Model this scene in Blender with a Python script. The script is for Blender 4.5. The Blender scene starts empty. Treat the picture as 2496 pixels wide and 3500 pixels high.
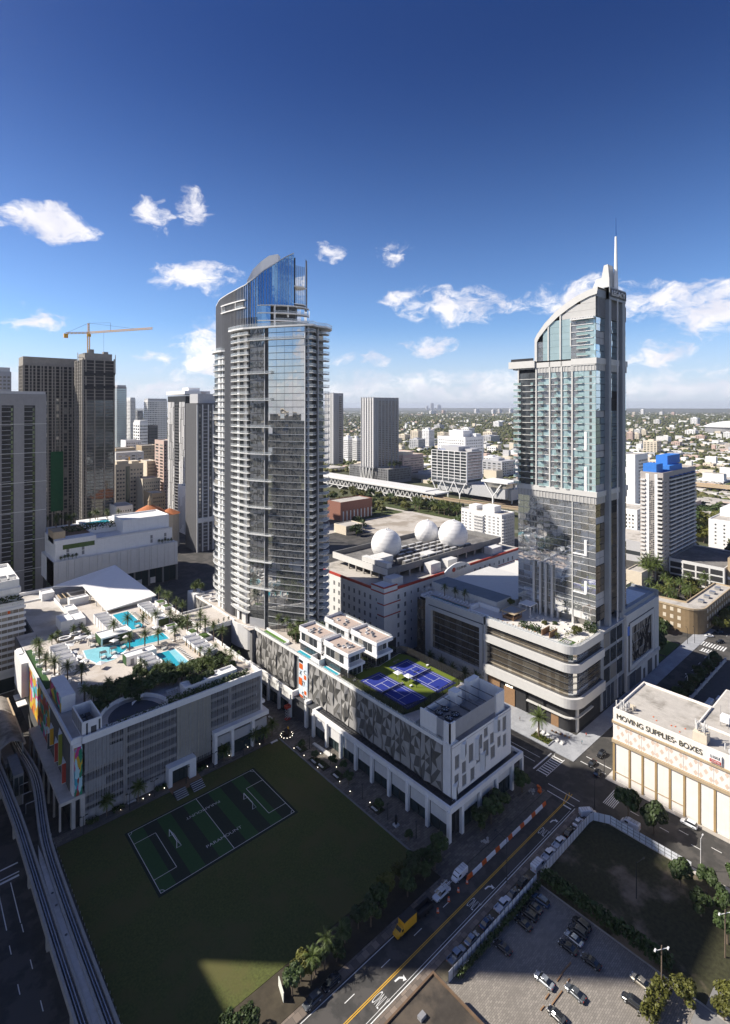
import bpy, bmesh, math, random
import numpy as np
from mathutils import Vector, Matrix
R = math.radians
rng = random.Random(7)
SC = bpy.context.scene
COL = SC.collection
HS = 0.89                                   # scene unit = 1.12 m: sizes of cars, palms and people are multiplied by this
# ---------------------------------------------------------------- camera (level, on a balcony 120 units up, view shifted down)
cam = bpy.data.cameras.new('camera')
cam.lens = 1806 / 3500 * 36
cam.sensor_width = 36; cam.sensor_fit = 'AUTO'
cam.shift_y = -359 / 3500
cam.clip_start = 1; cam.clip_end = 60000
co = bpy.data.objects.new('camera', cam); COL.objects.link(co)
co.location = (0, 0, 120); co.rotation_euler = (R(90), 0, R(48.2 - 90))
SC.camera = co
# ---------------------------------------------------------------- light: sun from the left, sky, exposure
SUN_AZ, SUN_EL = R(135.4), R(40)
sun_vec = Vector((math.cos(SUN_AZ) * math.cos(SUN_EL), math.sin(SUN_AZ) * math.cos(SUN_EL), math.sin(SUN_EL)))
sl = bpy.data.lights.new('sun', 'SUN'); sl.energy = 5.0; sl.angle = R(0.55); sl.color = (1.0, 0.93, 0.83)
so = bpy.data.objects.new('sun', sl); COL.objects.link(so)
so.location = (-200, 200, 400); so.rotation_euler = (-sun_vec).to_track_quat('-Z', 'Y').to_euler()
SKY_STRENGTH = 0.052
SC.view_settings.view_transform = 'Standard'
try: SC.view_settings.look = 'None'
except Exception: pass
SC.view_settings.exposure = 0.6; SC.view_settings.gamma = 1.0; SC.view_settings.use_curve_mapping = False
SC.cycles.use_denoising = True
SC.cycles.max_bounces = 6; SC.cycles.diffuse_bounces = 2; SC.cycles.glossy_bounces = 3; SC.cycles.transmission_bounces = 4
SC.cycles.transparent_max_bounces = 6; SC.cycles.volume_bounces = 0
SC.cycles.sample_clamp_indirect = 6.0
SC.cycles.caustics_reflective = False; SC.cycles.caustics_refractive = False
class NT:                                   # tiny node-tree helper
 def __init__(s, t): s.t = t
 def n(s, typ, **kw):
  nd = s.t.nodes.new(typ)
  for k, v in kw.items():
   if k.startswith('i_'): nd.inputs[k[2:].replace('_', ' ')].default_value = v
   else: setattr(nd, k, v)
  return nd
 def l(s, a, b): s.t.links.new(a, b)
 def math(s, op, a, b=None, c=None, clamp=False):
  nd = s.t.nodes.new('ShaderNodeMath'); nd.operation = op; nd.use_clamp = clamp
  for i, x in enumerate((a, b, c)):
   if x is None: continue
   if isinstance(x, (int, float)): nd.inputs[i].default_value = x
   else: s.l(x, nd.inputs[i])
  return nd.outputs[0]
 def mix(s, f, a, b, blend='MIX'):
  nd = s.t.nodes.new('ShaderNodeMix'); nd.data_type = 'RGBA'; nd.blend_type = blend
  for sock, x in ((nd.inputs[0], f), (nd.inputs[6], a), (nd.inputs[7], b)):
   if isinstance(x, (int, float)): sock.default_value = x
   elif isinstance(x, (tuple, list)): sock.default_value = (*x[:3], 1)
   else: s.l(x, sock)
  return nd.outputs[2]
 def ramp(s, f, lo, hi, clamp=True):      # linear map lo..hi -> 0..1
  nd = s.t.nodes.new('ShaderNodeMapRange'); nd.clamp = clamp
  nd.inputs[1].default_value = lo; nd.inputs[2].default_value = hi
  s.l(f, nd.inputs[0]); return nd.outputs[0]
 def smooth(s, f, lo, hi):
  nd = s.t.nodes.new('ShaderNodeMapRange'); nd.interpolation_type = 'SMOOTHSTEP'
  nd.inputs[1].default_value = lo; nd.inputs[2].default_value = hi
  s.l(f, nd.inputs[0]); return nd.outputs[0]
 def noise(s, vec, scale, detail=3, rough=0.55, dist=0.0):
  nd = s.t.nodes.new('ShaderNodeTexNoise'); nd.inputs['Scale'].default_value = scale
  nd.inputs['Detail'].default_value = detail; nd.inputs['Roughness'].default_value = rough
  nd.inputs['Distortion'].default_value = dist
  if vec is not None: s.l(vec, nd.inputs['Vector'])
  return nd.outputs['Fac']
world = bpy.data.worlds.new('World'); SC.world = world; world.use_nodes = True
wt = world.node_tree; wt.nodes.clear(); W = NT(wt)
wo = W.n('ShaderNodeOutputWorld'); bg = W.n('ShaderNodeBackground'); W.l(bg.outputs[0], wo.inputs[0])
sky = W.n('ShaderNodeTexSky', sky_type='NISHITA', sun_disc=False, sun_elevation=SUN_EL, sun_rotation=R(90) - SUN_AZ,
   altitude=60, air_density=1.0, dust_density=0.6, ozone_density=3.0)
tc = W.n('ShaderNodeTexCoord'); sep = W.n('ShaderNodeSeparateXYZ'); W.l(tc.outputs['Generated'], sep.inputs[0])
el = sep.outputs[2]
# deeper blue with height (clear winter air through a polariser)
deep = W.mix(W.smooth(el, 0.0, 0.60), (1.36, 1.70, 2.20), (0.30, 0.50, 0.98))
skyc = W.mix(1.0, sky.outputs[0], deep, 'MULTIPLY')
skyc = W.mix(W.math('MULTIPLY', W.smooth(el, 0.16, 0.0), 0.62), skyc, (10.0, 10.6, 12.6))
# brighter, whiter sky round the sun
sdir = W.n('ShaderNodeVectorMath', operation='DOT_PRODUCT'); W.l(tc.outputs['Generated'], sdir.inputs[0]); sdir.inputs[1].default_value = sun_vec
sunny = W.math('POWER', W.math('MAXIMUM', sdir.outputs['Value'], 0.0), 12.0)
skyc = W.mix(W.math('MULTIPLY', sunny, 0.5), skyc, (14.0, 13.4, 12.6))
# clouds: azimuth / elevation plane
az = W.math('ARCTAN2', sep.outputs[1], sep.outputs[0])
cv = W.n('ShaderNodeCombineXYZ'); W.l(az, cv.inputs[0]); W.l(W.math('MULTIPLY', el, 1.7), cv.inputs[1])
wn_ = W.n('ShaderNodeTexNoise'); wn_.inputs['Scale'].default_value = 16; wn_.inputs['Detail'].default_value = 3; W.l(cv.outputs[0], wn_.inputs['Vector'])
wv = W.n('ShaderNodeVectorMath', operation='SUBTRACT'); W.l(wn_.outputs['Color'], wv.inputs[0]); wv.inputs[1].default_value = (.5, .5, .5)
wsc = W.n('ShaderNodeVectorMath', operation='SCALE'); W.l(wv.outputs[0], wsc.inputs[0]); wsc.inputs['Scale'].default_value = .075
wad = W.n('ShaderNodeVectorMath', operation='ADD'); W.l(cv.outputs[0], wad.inputs[0]); W.l(wsc.outputs[0], wad.inputs[1])
cvec = wad.outputs[0]; sw = W.n('ShaderNodeSeparateXYZ'); W.l(cvec, sw.inputs[0]); azw = sw.outputs[0]; elw = W.math('MULTIPLY', sw.outputs[1], 1/1.7)
n1 = W.noise(cvec, 17.0, 8, 0.62, 0.2)
n2 = W.noise(cvec, 60.0, 4, 0.6, 0.0)
fb = W.math('ADD', W.math('MULTIPLY', n1, 0.78), W.math('MULTIPLY', n2, 0.22))
# puffs drawn as soft ellipses in the sky (azimuth deg left of the view axis, elevation tangent, half sizes), frayed by noise
PUFFS = [(-0.60, 0.345, .062, .024, 1.0), (-0.40, 0.355, .03, .026, .8), (-0.325, 0.37, .028, .03, .9), (-0.32, 0.245, .066, .022, 1.0),
   (-0.625, 0.165, .05, .02, .65), (-0.075, 0.293, .03, .02, .75), (0.055, 0.298, .042, .018, .75),
   (0.09, 0.20, .05, .022, .8), (0.17, 0.19, .10, .028, .85), (0.12, 0.115, .045, .018, .8), (0.435, 0.205, .10, .032, .85),
   (0.56, 0.205, .09, .022, .8), (0.66, 0.185, .075, .04, 1.0), (0.47, 0.16, .06, .02, .5), (-0.06, 0.088, .035, .014, .7), (0.02, 0.09, .03, .012, .6),
   (-0.39, 0.098, .035, .014, .7), (0.40, 0.10, .06, .02, .6), (0.56, 0.10, .05, .022, .75), (-0.27, 0.105, .075, .05, .95)]
cover = None
for (t, e, a, b, k) in PUFFS:
 ang = R(48.2) - math.atan(t); e2 = e * math.cos(math.atan(t))      # tangent on the image plane -> true elevation
 dx = W.math('MULTIPLY', W.math('SUBTRACT', azw, ang), 1 / a)
 dy = W.math('MULTIPLY', W.math('SUBTRACT', elw, e2 / math.sqrt(1 + e2 * e2)), 1 / b)
 r2 = W.math('ADD', W.math('MULTIPLY', dx, dx), W.math('MULTIPLY', dy, dy))
 g = W.math('MULTIPLY', W.math('SUBTRACT', 1.0, W.math('MULTIPLY', r2, 0.5)), k)
 cover = g if cover is None else W.math('MAXIMUM', cover, g)
inview = W.smooth(W.math('ABSOLUTE', W.math('SUBTRACT', az, R(48.2))), 0.75, 1.0)
scat = W.math('MULTIPLY', W.smooth(W.noise(cvec, 3.2, 3), 0.40, 0.60), W.math('MULTIPLY', inview, 0.9))   # unseen clouds outside the view, thickened to whiten the fill light
cover = W.math('MAXIMUM', W.math('MAXIMUM', cover, 0.0), W.math('MULTIPLY', scat, W.smooth(el, 0.55, 0.2)))
dens = W.smooth(W.math('ADD', W.math('MULTIPLY', cover, 0.80), W.math('MULTIPLY', W.math('SUBTRACT', fb, 0.5), 2.2)), 0.24, 0.80)
dens = W.math('MULTIPLY', dens, W.smooth(cover, 0.02, 0.22))
bank = W.math('MULTIPLY', W.smooth(W.math('ADD', W.math('SUBTRACT', fb, 0.5), W.math('MULTIPLY', W.smooth(el, 0.12, 0.025), 0.36)), 0.20, 0.46), 0.72)
bank = W.math('MULTIPLY', bank, W.smooth(el, 0.0, 0.03))
dens = W.math('MAXIMUM', dens, bank)
shade = W.smooth(W.math('ADD', W.noise(cvec, 9.0, 3), W.math('MULTIPLY', el, 0.2)), 0.35, 0.75)
cloudc = W.mix(shade, (10.6, 10.7, 12.2), (15.8, 15.3, 15.2))
W.l(W.mix(dens, skyc, cloudc), bg.inputs[0]); bg.inputs[1].default_value = SKY_STRENGTH
# ---------------------------------------------------------------- materials
MATS = {}
def mat(name, c, rough=0.7, metal=0.0, spec=0.4, var=0.12, scale=0.6, c2=None, cscale=0.08, cthr=(0.45, 0.62), rand=0.0, bump=0.0, bscale=6.0, streak=0.0, emit=0.0, alpha=1.0):
 if name in MATS: return MATS[name]
 m = bpy.data.materials.new(name); m.use_nodes = True
 t = m.node_tree; N = NT(t); b = t.nodes['Principled BSDF']
 pos = N.n('ShaderNodeNewGeometry').outputs['Position']
 n = N.noise(pos, scale, 4, 0.6)
 col = N.mix(N.ramp(n, 0.25, 0.75), tuple(x * (1 - var) for x in c), tuple(min(1, x * (1 + var)) for x in c))
 if c2: col = N.mix(N.smooth(N.noise(pos, cscale, 5, 0.62), *cthr), col, c2)
 if streak:
  mp = N.n('ShaderNodeMapping'); mp.inputs['Scale'].default_value = (1.3, 1.3, 0.09); N.l(pos, mp.inputs[0])
  col = N.mix(N.math('MULTIPLY', N.smooth(N.noise(mp.outputs[0], 1.0, 4, 0.65), 0.48, 0.75), streak), col, tuple(x * 0.45 for x in c))
 if rand:
  rn = N.n('ShaderNodeObjectInfo').outputs['Random']
  hs = N.n('ShaderNodeHueSaturation'); N.l(col, hs.inputs['Color'])
  N.l(N.math('ADD', 1 - rand, N.math('MULTIPLY', rn, 2 * rand)), hs.inputs['Value']); col = hs.outputs[0]
 N.l(col, b.inputs['Base Color'])
 b.inputs['Roughness'].default_value = rough; b.inputs['Metallic'].default_value = metal; b.inputs['Specular IOR Level'].default_value = spec
 if bump:
  bn = N.n('ShaderNodeBump'); bn.inputs['Strength'].default_value = bump; bn.inputs['Distance'].default_value = 0.1
  N.l(N.noise(pos, bscale, 3), bn.inputs['Height']); N.l(bn.outputs[0], b.inputs['Normal'])
 if emit:
  b.inputs['Emission Color'].default_value = (*c, 1); b.inputs['Emission Strength'].default_value = emit
 if alpha < 1: b.inputs['Alpha'].default_value = alpha
 MATS[name] = m; return m
def glass(name, c, metal=0.55, rough=0.04, wob=0.04, wscale=0.35, rand=0.35, c2=None, frac=0.2):
 """window glass: mirror-like coated pane, a slight waviness, some panes with pale blinds behind"""
 if name in MATS: return MATS[name]
 m = bpy.data.materials.new(name); m.use_nodes = True
 t = m.node_tree; N = NT(t); b = t.nodes['Principled BSDF']
 pos = N.n('ShaderNodeNewGeometry').outputs['Position']; rn = N.n('ShaderNodeObjectInfo').outputs['Random']
 col = N.mix(N.math('MULTIPLY', rn, rand), c, tuple(x * 0.35 for x in c))
 if c2:
  wn = N.n('ShaderNodeTexWhiteNoise'); wn.noise_dimensions = '1D'; N.l(N.math('MULTIPLY', rn, 91.7), wn.inputs['W'])
  col = N.mix(N.math('LESS_THAN', wn.outputs['Value'], frac), col, c2)
 N.l(col, b.inputs['Base Color'])
 b.inputs['Metallic'].default_value = metal; b.inputs['Roughness'].default_value = rough; b.inputs['Specular IOR Level'].default_value = 0.8
 bn = N.n('ShaderNodeBump'); bn.inputs['Strength'].default_value = wob; bn.inputs['Distance'].default_value = 1.0
 off = N.n('ShaderNodeVectorMath'); off.operation = 'ADD'; N.l(pos, off.inputs[0])
 cx = N.n('ShaderNodeCombineXYZ'); N.l(N.math('MULTIPLY', rn, 50.0), cx.inputs[0]); N.l(N.math('MULTIPLY', rn, 23.0), cx.inputs[2]); N.l(cx.outputs[0], off.inputs[1])
 N.l(N.noise(off.outputs[0], wscale, 2), bn.inputs['Height']); N.l(bn.outputs[0], b.inputs['Normal'])
 MATS[name] = m; return m
# ---------------------------------------------------------------- mesh and object helpers
class MB:
 """collects shapes in world coordinates; build() links them as ONE mesh object"""
 def __init__(s): s.v = []; s.f = []; s.m = []; s.cm = 0
 def box(s, x0, x1, y0, y1, z0, z1):
  if x0 > x1: x0, x1 = x1, x0
  if y0 > y1: y0, y1 = y1, y0
  if z0 > z1: z0, z1 = z1, z0
  i = len(s.v)
  s.v += [(x0, y0, z0), (x1, y0, z0), (x1, y1, z0), (x0, y1, z0), (x0, y0, z1), (x1, y0, z1), (x1, y1, z1), (x0, y1, z1)]
  s.f += [(i, i+3, i+2, i+1), (i+4, i+5, i+6, i+7), (i, i+1, i+5, i+4), (i+1, i+2, i+6, i+5), (i+2, i+3, i+7, i+6), (i+3, i, i+4, i+7)]
  s.m += [s.cm] * 6; return s
 def face(s, *pts):
  i = len(s.v); s.v += [tuple(p) for p in pts]; s.f.append(tuple(range(i, i + len(pts)))); s.m.append(s.cm); return s
 def prism(s, poly, z0, z1, top=True, bot=True):
  a = sum(poly[i][0] * poly[(i+1) % len(poly)][1] - poly[(i+1) % len(poly)][0] * poly[i][1] for i in range(len(poly)))
  if a < 0: poly = poly[::-1]
  n = len(poly); i = len(s.v); zf = z0 if callable(z0) else (lambda x, y: z0); zg = z1 if callable(z1) else (lambda x, y: z1)
  s.v += [(x, y, zf(x, y)) for x, y in poly] + [(x, y, zg(x, y)) for x, y in poly]
  for k in range(n):
   j = (k + 1) % n; s.f.append((i+k, i+j, i+n+j, i+n+k)); s.m.append(s.cm)
  if top: s.f.append(tuple(range(i+n, i+2*n))); s.m.append(s.cm)
  if bot: s.f.append(tuple(range(i+n-1, i-1, -1))); s.m.append(s.cm)
  return s
 def ring(s, outer, inner, z0, z1):       # wall between two outlines with the same number of points
  n = len(outer); i = len(s.v)
  for P in (outer, inner):
   s.v += [(x, y, z0) for x, y in P] + [(x, y, z1) for x, y in P]
  for k in range(n):
   j = (k + 1) % n
   for q in ((i+k, i+j, i+n+j, i+n+k), (i+3*n+k, i+3*n+j, i+2*n+j, i+2*n+k), (i+n+k, i+n+j, i+3*n+j, i+3*n+k), (i+k, i+2*n+k, i+2*n+j, i+j)):
    s.f.append(q); s.m.append(s.cm)
  return s
 def sweep(s, pts, w, z0, z1, close=False):  # band of width w along a polyline, z0..z1 (numbers or per-point lists)
  n = len(pts); L = []
  for k in range(n):
   a = pts[k-1] if (k > 0 or close) else pts[k]; b = pts[(k+1) % n] if (k < n-1 or close) else pts[k]
   dx, dy = b[0]-a[0], b[1]-a[1]; d = math.hypot(dx, dy) or 1
   L.append((-dy/d*w/2, dx/d*w/2))
  i = len(s.v); z0l = z0 if isinstance(z0, (list, tuple)) else [z0]*n; z1l = z1 if isinstance(z1, (list, tuple)) else [z1]*n
  for k in range(n):
   x, y = pts[k][0], pts[k][1]; ox, oy = L[k]
   s.v += [(x-ox, y-oy, z0l[k]), (x+ox, y+oy, z0l[k]), (x+ox, y+oy, z1l[k]), (x-ox, y-oy, z1l[k])]
  for k in range(n if close else n-1):
   a = i+4*k; b = i+4*((k+1) % n)
   s.f += [(a+3, b+3, b+2, a+2), (a, a+1, b+1, b), (a, b, b+3, a+3), (a+1, a+2, b+2, b+1)]; s.m += [s.cm]*4
  if not close:
   s.f += [(i, i+3, i+2, i+1), (i+4*n-4, i+4*n-3, i+4*n-2, i+4*n-1)]; s.m += [s.cm]*2
  return s
 def tube(s, a, b, r0, r1=None, n=6, caps=True):
  r1 = r0 if r1 is None else r1; a = Vector(a); b = Vector(b); d = (b - a)
  if d.length < 1e-6: return s
  d.normalize(); u = d.orthogonal().normalized(); w = d.cross(u); i = len(s.v)
  for c, r in ((a, r0), (b, r1)):
   for k in range(n):
    t = 2*math.pi*k/n; p = c + u*(r*math.cos(t)) + w*(r*math.sin(t)); s.v.append(tuple(p))
  for k in range(n):
   j = (k+1) % n; s.f.append((i+k, i+j, i+n+j, i+n+k)); s.m.append(s.cm)
  if caps:
   s.f.append(tuple(range(i+n-1, i-1, -1))); s.f.append(tuple(range(i+n, i+2*n))); s.m += [s.cm]*2
  return s
 def bar(s, a, b, w, h=None):             # square bar
  h = h or w; a = Vector(a); b = Vector(b); d = (b-a).normalized()
  up = Vector((0, 0, 1)) if abs(d.z) < 0.95 else Vector((1, 0, 0))
  u = d.cross(up).normalized()*w/2; v = u.cross(d).normalized()*h/2; i = len(s.v)
  for c in (a, b):
   for q in (-u-v, u-v, u+v, -u+v): s.v.append(tuple(c+q))
  s.f += [(i, i+1, i+2, i+3), (i+7, i+6, i+5, i+4), (i, i+4, i+5, i+1), (i+1, i+5, i+6, i+2), (i+2, i+6, i+7, i+3), (i+3, i+7, i+4, i)]
  s.m += [s.cm]*6; return s
 def lathe(s, c, prof, n=16, sx=1.0, sy=1.0):   # prof: (radius, z) from bottom to top
  i = len(s.v)
  for r, z in prof:
   for k in range(n):
    t = 2*math.pi*k/n; s.v.append((c[0]+r*sx*math.cos(t), c[1]+r*sy*math.sin(t), c[2]+z))
  for q in range(len(prof)-1):
   for k in range(n):
    j = (k+1) % n; s.f.append((i+q*n+k, i+q*n+j, i+(q+1)*n+j, i+(q+1)*n+k)); s.m.append(s.cm)
  s.f.append(tuple(range(i+n-1, i-1, -1))); s.f.append(tuple(range(i+(len(prof)-1)*n, i+len(prof)*n))); s.m += [s.cm]*2
  return s
 def mesh(s, name, mats):
  me = bpy.data.meshes.new(name); me.from_pydata(s.v, [], s.f)
  for m in (mats if isinstance(mats, (list, tuple)) else [mats]): me.materials.append(m)
  if any(s.m): me.polygons.foreach_set('material_index', s.m)
  me.update(); return me
 def build(s, name, mats, parent=None, smooth=False, **props):
  me = s.mesh(name, mats)
  if smooth: me.polygons.foreach_set('use_smooth', [True]*len(me.polygons))
  return link(name, me, parent, **props)
KIDS = {}; WL = {}
Z3 = Vector((0, 0, 0))
def link(name, data, parent=None, at=(0, 0, 0), rz=0.0, sc=None, **props):
 """links an object whose mesh is placed at world position `at`"""
 o = bpy.data.objects.new(name, data); COL.objects.link(o)
 at = Vector(at); base = Z3
 if parent is not None:
  o.parent = parent; KIDS.setdefault(parent.name, []).append(o); base = WL.get(parent.name, Z3)
 o.location = at - base
 if rz: o.rotation_euler = (0, 0, rz)
 if sc: o.scale = sc
 WL[o.name] = at
 for k, v in props.items(): o[k] = v
 return o
def thing(name, label, cat, at=(0, 0, 0), group=None, rz=0.0):
 o = link(name, None, None, at, rz, label=label, category=cat)
 o.empty_display_size = 1.0
 if group: o['group'] = group
 return o
def structure(name, mb, m, **kw): return mb.build(name, m, None, kind='structure', **kw)
def copy_tree(o, at, rz=0.0, label=None, group=None, sc=None, mats=None):
 c = o.copy(); COL.objects.link(c); c.location = at; c.rotation_euler = (0, 0, rz); WL[c.name] = Vector(at)
 if sc: c.scale = (sc, sc, sc) if isinstance(sc, (int, float)) else sc
 if label: c['label'] = label
 if group: c['group'] = group
 def kids(src, dst):
  for ch in KIDS.get(src.name, []):
   d = ch.copy(); COL.objects.link(d); d.parent = dst; KIDS.setdefault(dst.name, []).append(d)
   if mats and d.material_slots and d.material_slots[0].material and d.material_slots[0].material.name in mats:
    d.material_slots[0].link = 'OBJECT'; d.material_slots[0].material = mats[d.material_slots[0].material.name] if d.material_slots[0].material is None else mats[ch.material_slots[0].material.name]
   kids(ch, d)
 kids(o, c); return c
def remove_tree(o):
 for ch in KIDS.pop(o.name, []): remove_tree(ch)
 bpy.data.objects.remove(o)
MESHC = {}
def boxmesh(name, w, d, h, m):               # shared block, centred in x and y, base at 0
 key = (name, round(w, 3), round(d, 3), round(h, 3), m.name)
 if key not in MESHC: MESHC[key] = MB().box(-w/2, w/2, -d/2, d/2, 0, h).mesh(name, m)
 return MESHC[key]
def pieces(parent, name, boxes, m, limit=300, eye=(0, 0, 120), **props):
 """each box (x0,x1,y0,y1,z0,z1) becomes one part with a shared mesh; past the limit the smallest in view are joined"""
 if len(boxes) > limit:
  def seen(b):
   c = ((b[0]+b[1])/2-eye[0], (b[2]+b[3])/2-eye[1], (b[4]+b[5])/2-eye[2]); d2 = c[0]**2+c[1]**2+c[2]**2
   return -max((b[1]-b[0]), (b[3]-b[2])) * (b[5]-b[4]) / d2
  boxes = sorted(boxes, key=seen)
 for b in boxes[:limit]:
  w, d, h = b[1]-b[0], b[3]-b[2], b[5]-b[4]
  link(name, boxmesh(name, w, d, h, m), parent, ((b[0]+b[1])/2, (b[2]+b[3])/2, b[4]), **props)
 if len(boxes) > limit:
  mb = MB()
  for b in boxes[limit:]: mb.box(*b)
  mb.build(name + '_rest', m, parent, kind='stuff')
class Face:
 """a vertical building face: S looks to -Y and runs along +X, W looks to -X and runs along +Y"""
 def __init__(s, side, o): s.side = side; s.o = o
 def box(s, a0, a1, b0, b1, c0, c1):      # along, height, outwards
  x, y, z = s.o
  if s.side == 'S': return (x+a0, x+a1, y-c1, y-c0, z+b0, z+b1)
  if s.side == 'W': return (x-c1, x-c0, y+a0, y+a1, z+b0, z+b1)
  if s.side == 'N': return (x+a0, x+a1, y+c0, y+c1, z+b0, z+b1)
  return (x+c0, x+c1, y+a0, y+a1, z+b0, z+b1)
 def pt(s, a, b, c):
  x, y, z = s.o
  return {'S': (x+a, y-c, z+b), 'W': (x-c, y+a, z+b), 'N': (x+a, y+c, z+b), 'E': (x+c, y+a, z+b)}[s.side]
def wall_grid(mb, fc, W_, H_, holes, depth=0.25):
 """wall sheet with real openings: holes are (a0,a1,b0,b1); their reveals go `depth` inwards"""
 us = sorted({0, W_, *[h[0] for h in holes], *[h[1] for h in holes]}); vs = sorted({0, H_, *[h[2] for h in holes], *[h[3] for h in holes]})
 hs = set()
 iu = {u: i for i, u in enumerate(us)}; iv = {v: i for i, v in enumerate(vs)}
 for h in holes:
  for i in range(iu[h[0]], iu[h[1]]):
   for j in range(iv[h[2]], iv[h[3]]): hs.add((i, j))
 flip = fc.side in ('W', 'N')
 def q(*p): mb.face(*(p[::-1] if flip else p))
 for j in range(len(vs)-1):
  i = 0
  while i < len(us)-1:
   if (i, j) in hs: i += 1; continue
   k = i
   while k < len(us)-1 and (k, j) not in hs: k += 1
   q(fc.pt(us[i], vs[j], 0), fc.pt(us[k], vs[j], 0), fc.pt(us[k], vs[j+1], 0), fc.pt(us[i], vs[j+1], 0)); i = k
 for a0, a1, b0, b1 in holes:
  q(fc.pt(a0, b0, 0), fc.pt(a1, b0, 0), fc.pt(a1, b0, -depth), fc.pt(a0, b0, -depth))
  q(fc.pt(a0, b1, -depth), fc.pt(a1, b1, -depth), fc.pt(a1, b1, 0), fc.pt(a0, b1, 0))
  q(fc.pt(a0, b0, 0), fc.pt(a0, b0, -depth), fc.pt(a0, b1, -depth), fc.pt(a0, b1, 0))
  q(fc.pt(a1, b0, -depth), fc.pt(a1, b0, 0), fc.pt(a1, b1, 0), fc.pt(a1, b1, -depth))
def text_mesh(body, size, depth, m, xs=1.0, spacing=1.0):
 cu = bpy.data.curves.new('lettering', 'FONT'); cu.body = body; cu.size = size; cu.offset = -.012; cu.extrude = depth; cu.align_x = 'LEFT'; cu.space_character = spacing
 o = bpy.data.objects.new('lettering', cu); COL.objects.link(o)
 me = bpy.data.meshes.new_from_object(o.evaluated_get(bpy.context.evaluated_depsgraph_get()))
 bpy.data.objects.remove(o); bpy.data.curves.remove(cu)
 me.materials.clear(); me.materials.append(m); return me
def lettering(name, body, width, height, depth, m, parent, at, right, up):
 """letters whose box is width x height, lower left corner at `at`, running along `right`, standing along `up`"""
 me = text_mesh(body, 1.0, 0.02, m)
 v = np.empty(len(me.vertices)*3, np.float32); me.vertices.foreach_get('co', v); v = v.reshape(-1, 3)
 lo, hi = v.min(0), v.max(0); v = (v-lo)/np.maximum(hi-lo, 1e-6)
 r = np.array(right, float); u = np.array(up, float); n = np.cross(r, u)
 w = np.array(at)+np.outer(v[:, 0]*width, r)+np.outer(v[:, 1]*height, u)+np.outer(v[:, 2]*depth, n)
 me.vertices.foreach_set('co', w.astype(np.float32).ravel()); me.update()
 return link(name, me, parent)
def vnoise(x, y, s=0):
 return math.sin(x*1.7+s)*math.cos(y*2.3-s*1.3)*0.5+math.sin(x*4.1+y*3.3+s*2.1)*0.3+math.cos(x*7.7-y*6.1+s)*0.2
# ================================================================ materials
M = {}
M['asphalt'] = mat('asphalt', (.052, .05, .047), .9, var=.25, scale=.5, c2=(.082, .076, .07), cscale=.12, cthr=(.48, .56))
M['concrete'] = mat('concrete', (.36, .34, .31), .85, var=.12, scale=.8, streak=.25)
M['grey_concrete'] = mat('grey_concrete', (.22, .215, .21), .85, var=.12, scale=.8, streak=.3)
M['pale_concrete'] = mat('pale_concrete', (.50, .47, .43), .85, var=.1, scale=.7, c2=(.38, .35, .31), cscale=.09)
M['roof'] = mat('roof_felt', (.45, .42, .38), .9, var=.12, scale=.5, c2=(.24, .22, .19), cscale=.11, cthr=(.5, .7))
M['roof_dark'] = mat('roof_dark', (.13, .125, .12), .9, var=.2, scale=.4, c2=(.2, .19, .18), cscale=.1)
M['white'] = mat('white_paint', (.80, .79, .77), .6, var=.05, scale=.5, streak=.14)
M['white_clean'] = mat('white_clean', (.82, .81, .80), .5, var=.03)
M['off_white'] = mat('off_white', (.66, .65, .63), .6, var=.05, streak=.12)
M['light_grey'] = mat('light_grey', (.46, .46, .47), .6, var=.06, streak=.1)
M['mid_grey'] = mat('mid_grey', (.25, .25, .26), .6, var=.08, streak=.15)
M['dark_grey'] = mat('dark_grey', (.075, .077, .082), .6, var=.1)
M['black'] = mat('black_paint', (.018, .018, .02), .5, var=.1)
M['tan'] = mat('tan_stucco', (.44, .34, .22), .8, var=.07, streak=.2)
M['cream'] = mat('cream_stucco', (.66, .58, .46), .8, var=.06, streak=.15)
M['pink'] = mat('pink_stucco', (.56, .42, .36), .8, var=.06, streak=.15)
M['grass'] = mat('lawn_grass', (.076, .088, .022), .95, var=.4, scale=2.2, c2=(.094, .090, .028), cscale=.07, bump=.4, bscale=7)
M['turf'] = mat('synthetic_turf', (.032, .085, .026), .95, var=.12, scale=1.5)
M['turf_dark'] = mat('synthetic_turf_dark', (.024, .034, .022), .95, var=.15, scale=1.5)
M['green'] = mat('planted_green', (.06, .11, .022), .95, var=.3, scale=1.5)
M['line'] = mat('white_line_paint', (.72, .72, .70), .7, var=.08, scale=1.5)
M['yellow_line'] = mat('yellow_line_paint', (.62, .36, .03), .7, var=.15, scale=1.2)
M['water'] = mat('pool_water', (.03, .36, .46), .08, spec=.6, var=.10, scale=.5, bump=.12, bscale=1.6)
M['water_pale'] = mat('pool_shallow_water', (.26, .58, .66), .08, spec=.6, var=.10, scale=.6, bump=.1, bscale=1.6)
M['deck'] = mat('stone_deck', (.52, .475, .43), .8, var=.1, scale=1.2, c2=(.44, .39, .34), cscale=.12)
M['wood'] = mat('timber', (.27, .16, .085), .7, var=.2, scale=2)
M['steel'] = mat('steel', (.45, .46, .48), .35, metal=.8, var=.1)
M['dark_metal'] = mat('dark_metal', (.05, .05, .055), .4, metal=.5, var=.1)
M['rail'] = mat('rail_metal', (.6, .61, .62), .35, metal=.4, var=.05)
M['yellow'] = mat('yellow_paint', (.72, .38, .025), .5, var=.08, rand=.05)
M['orange'] = mat('orange_plastic', (.70, .13, .02), .5, var=.08)
M['red'] = mat('red_paint', (.45, .06, .04), .55, var=.08)
M['blue'] = mat('blue_paint', (.03, .13, .50), .55, var=.08)
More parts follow.
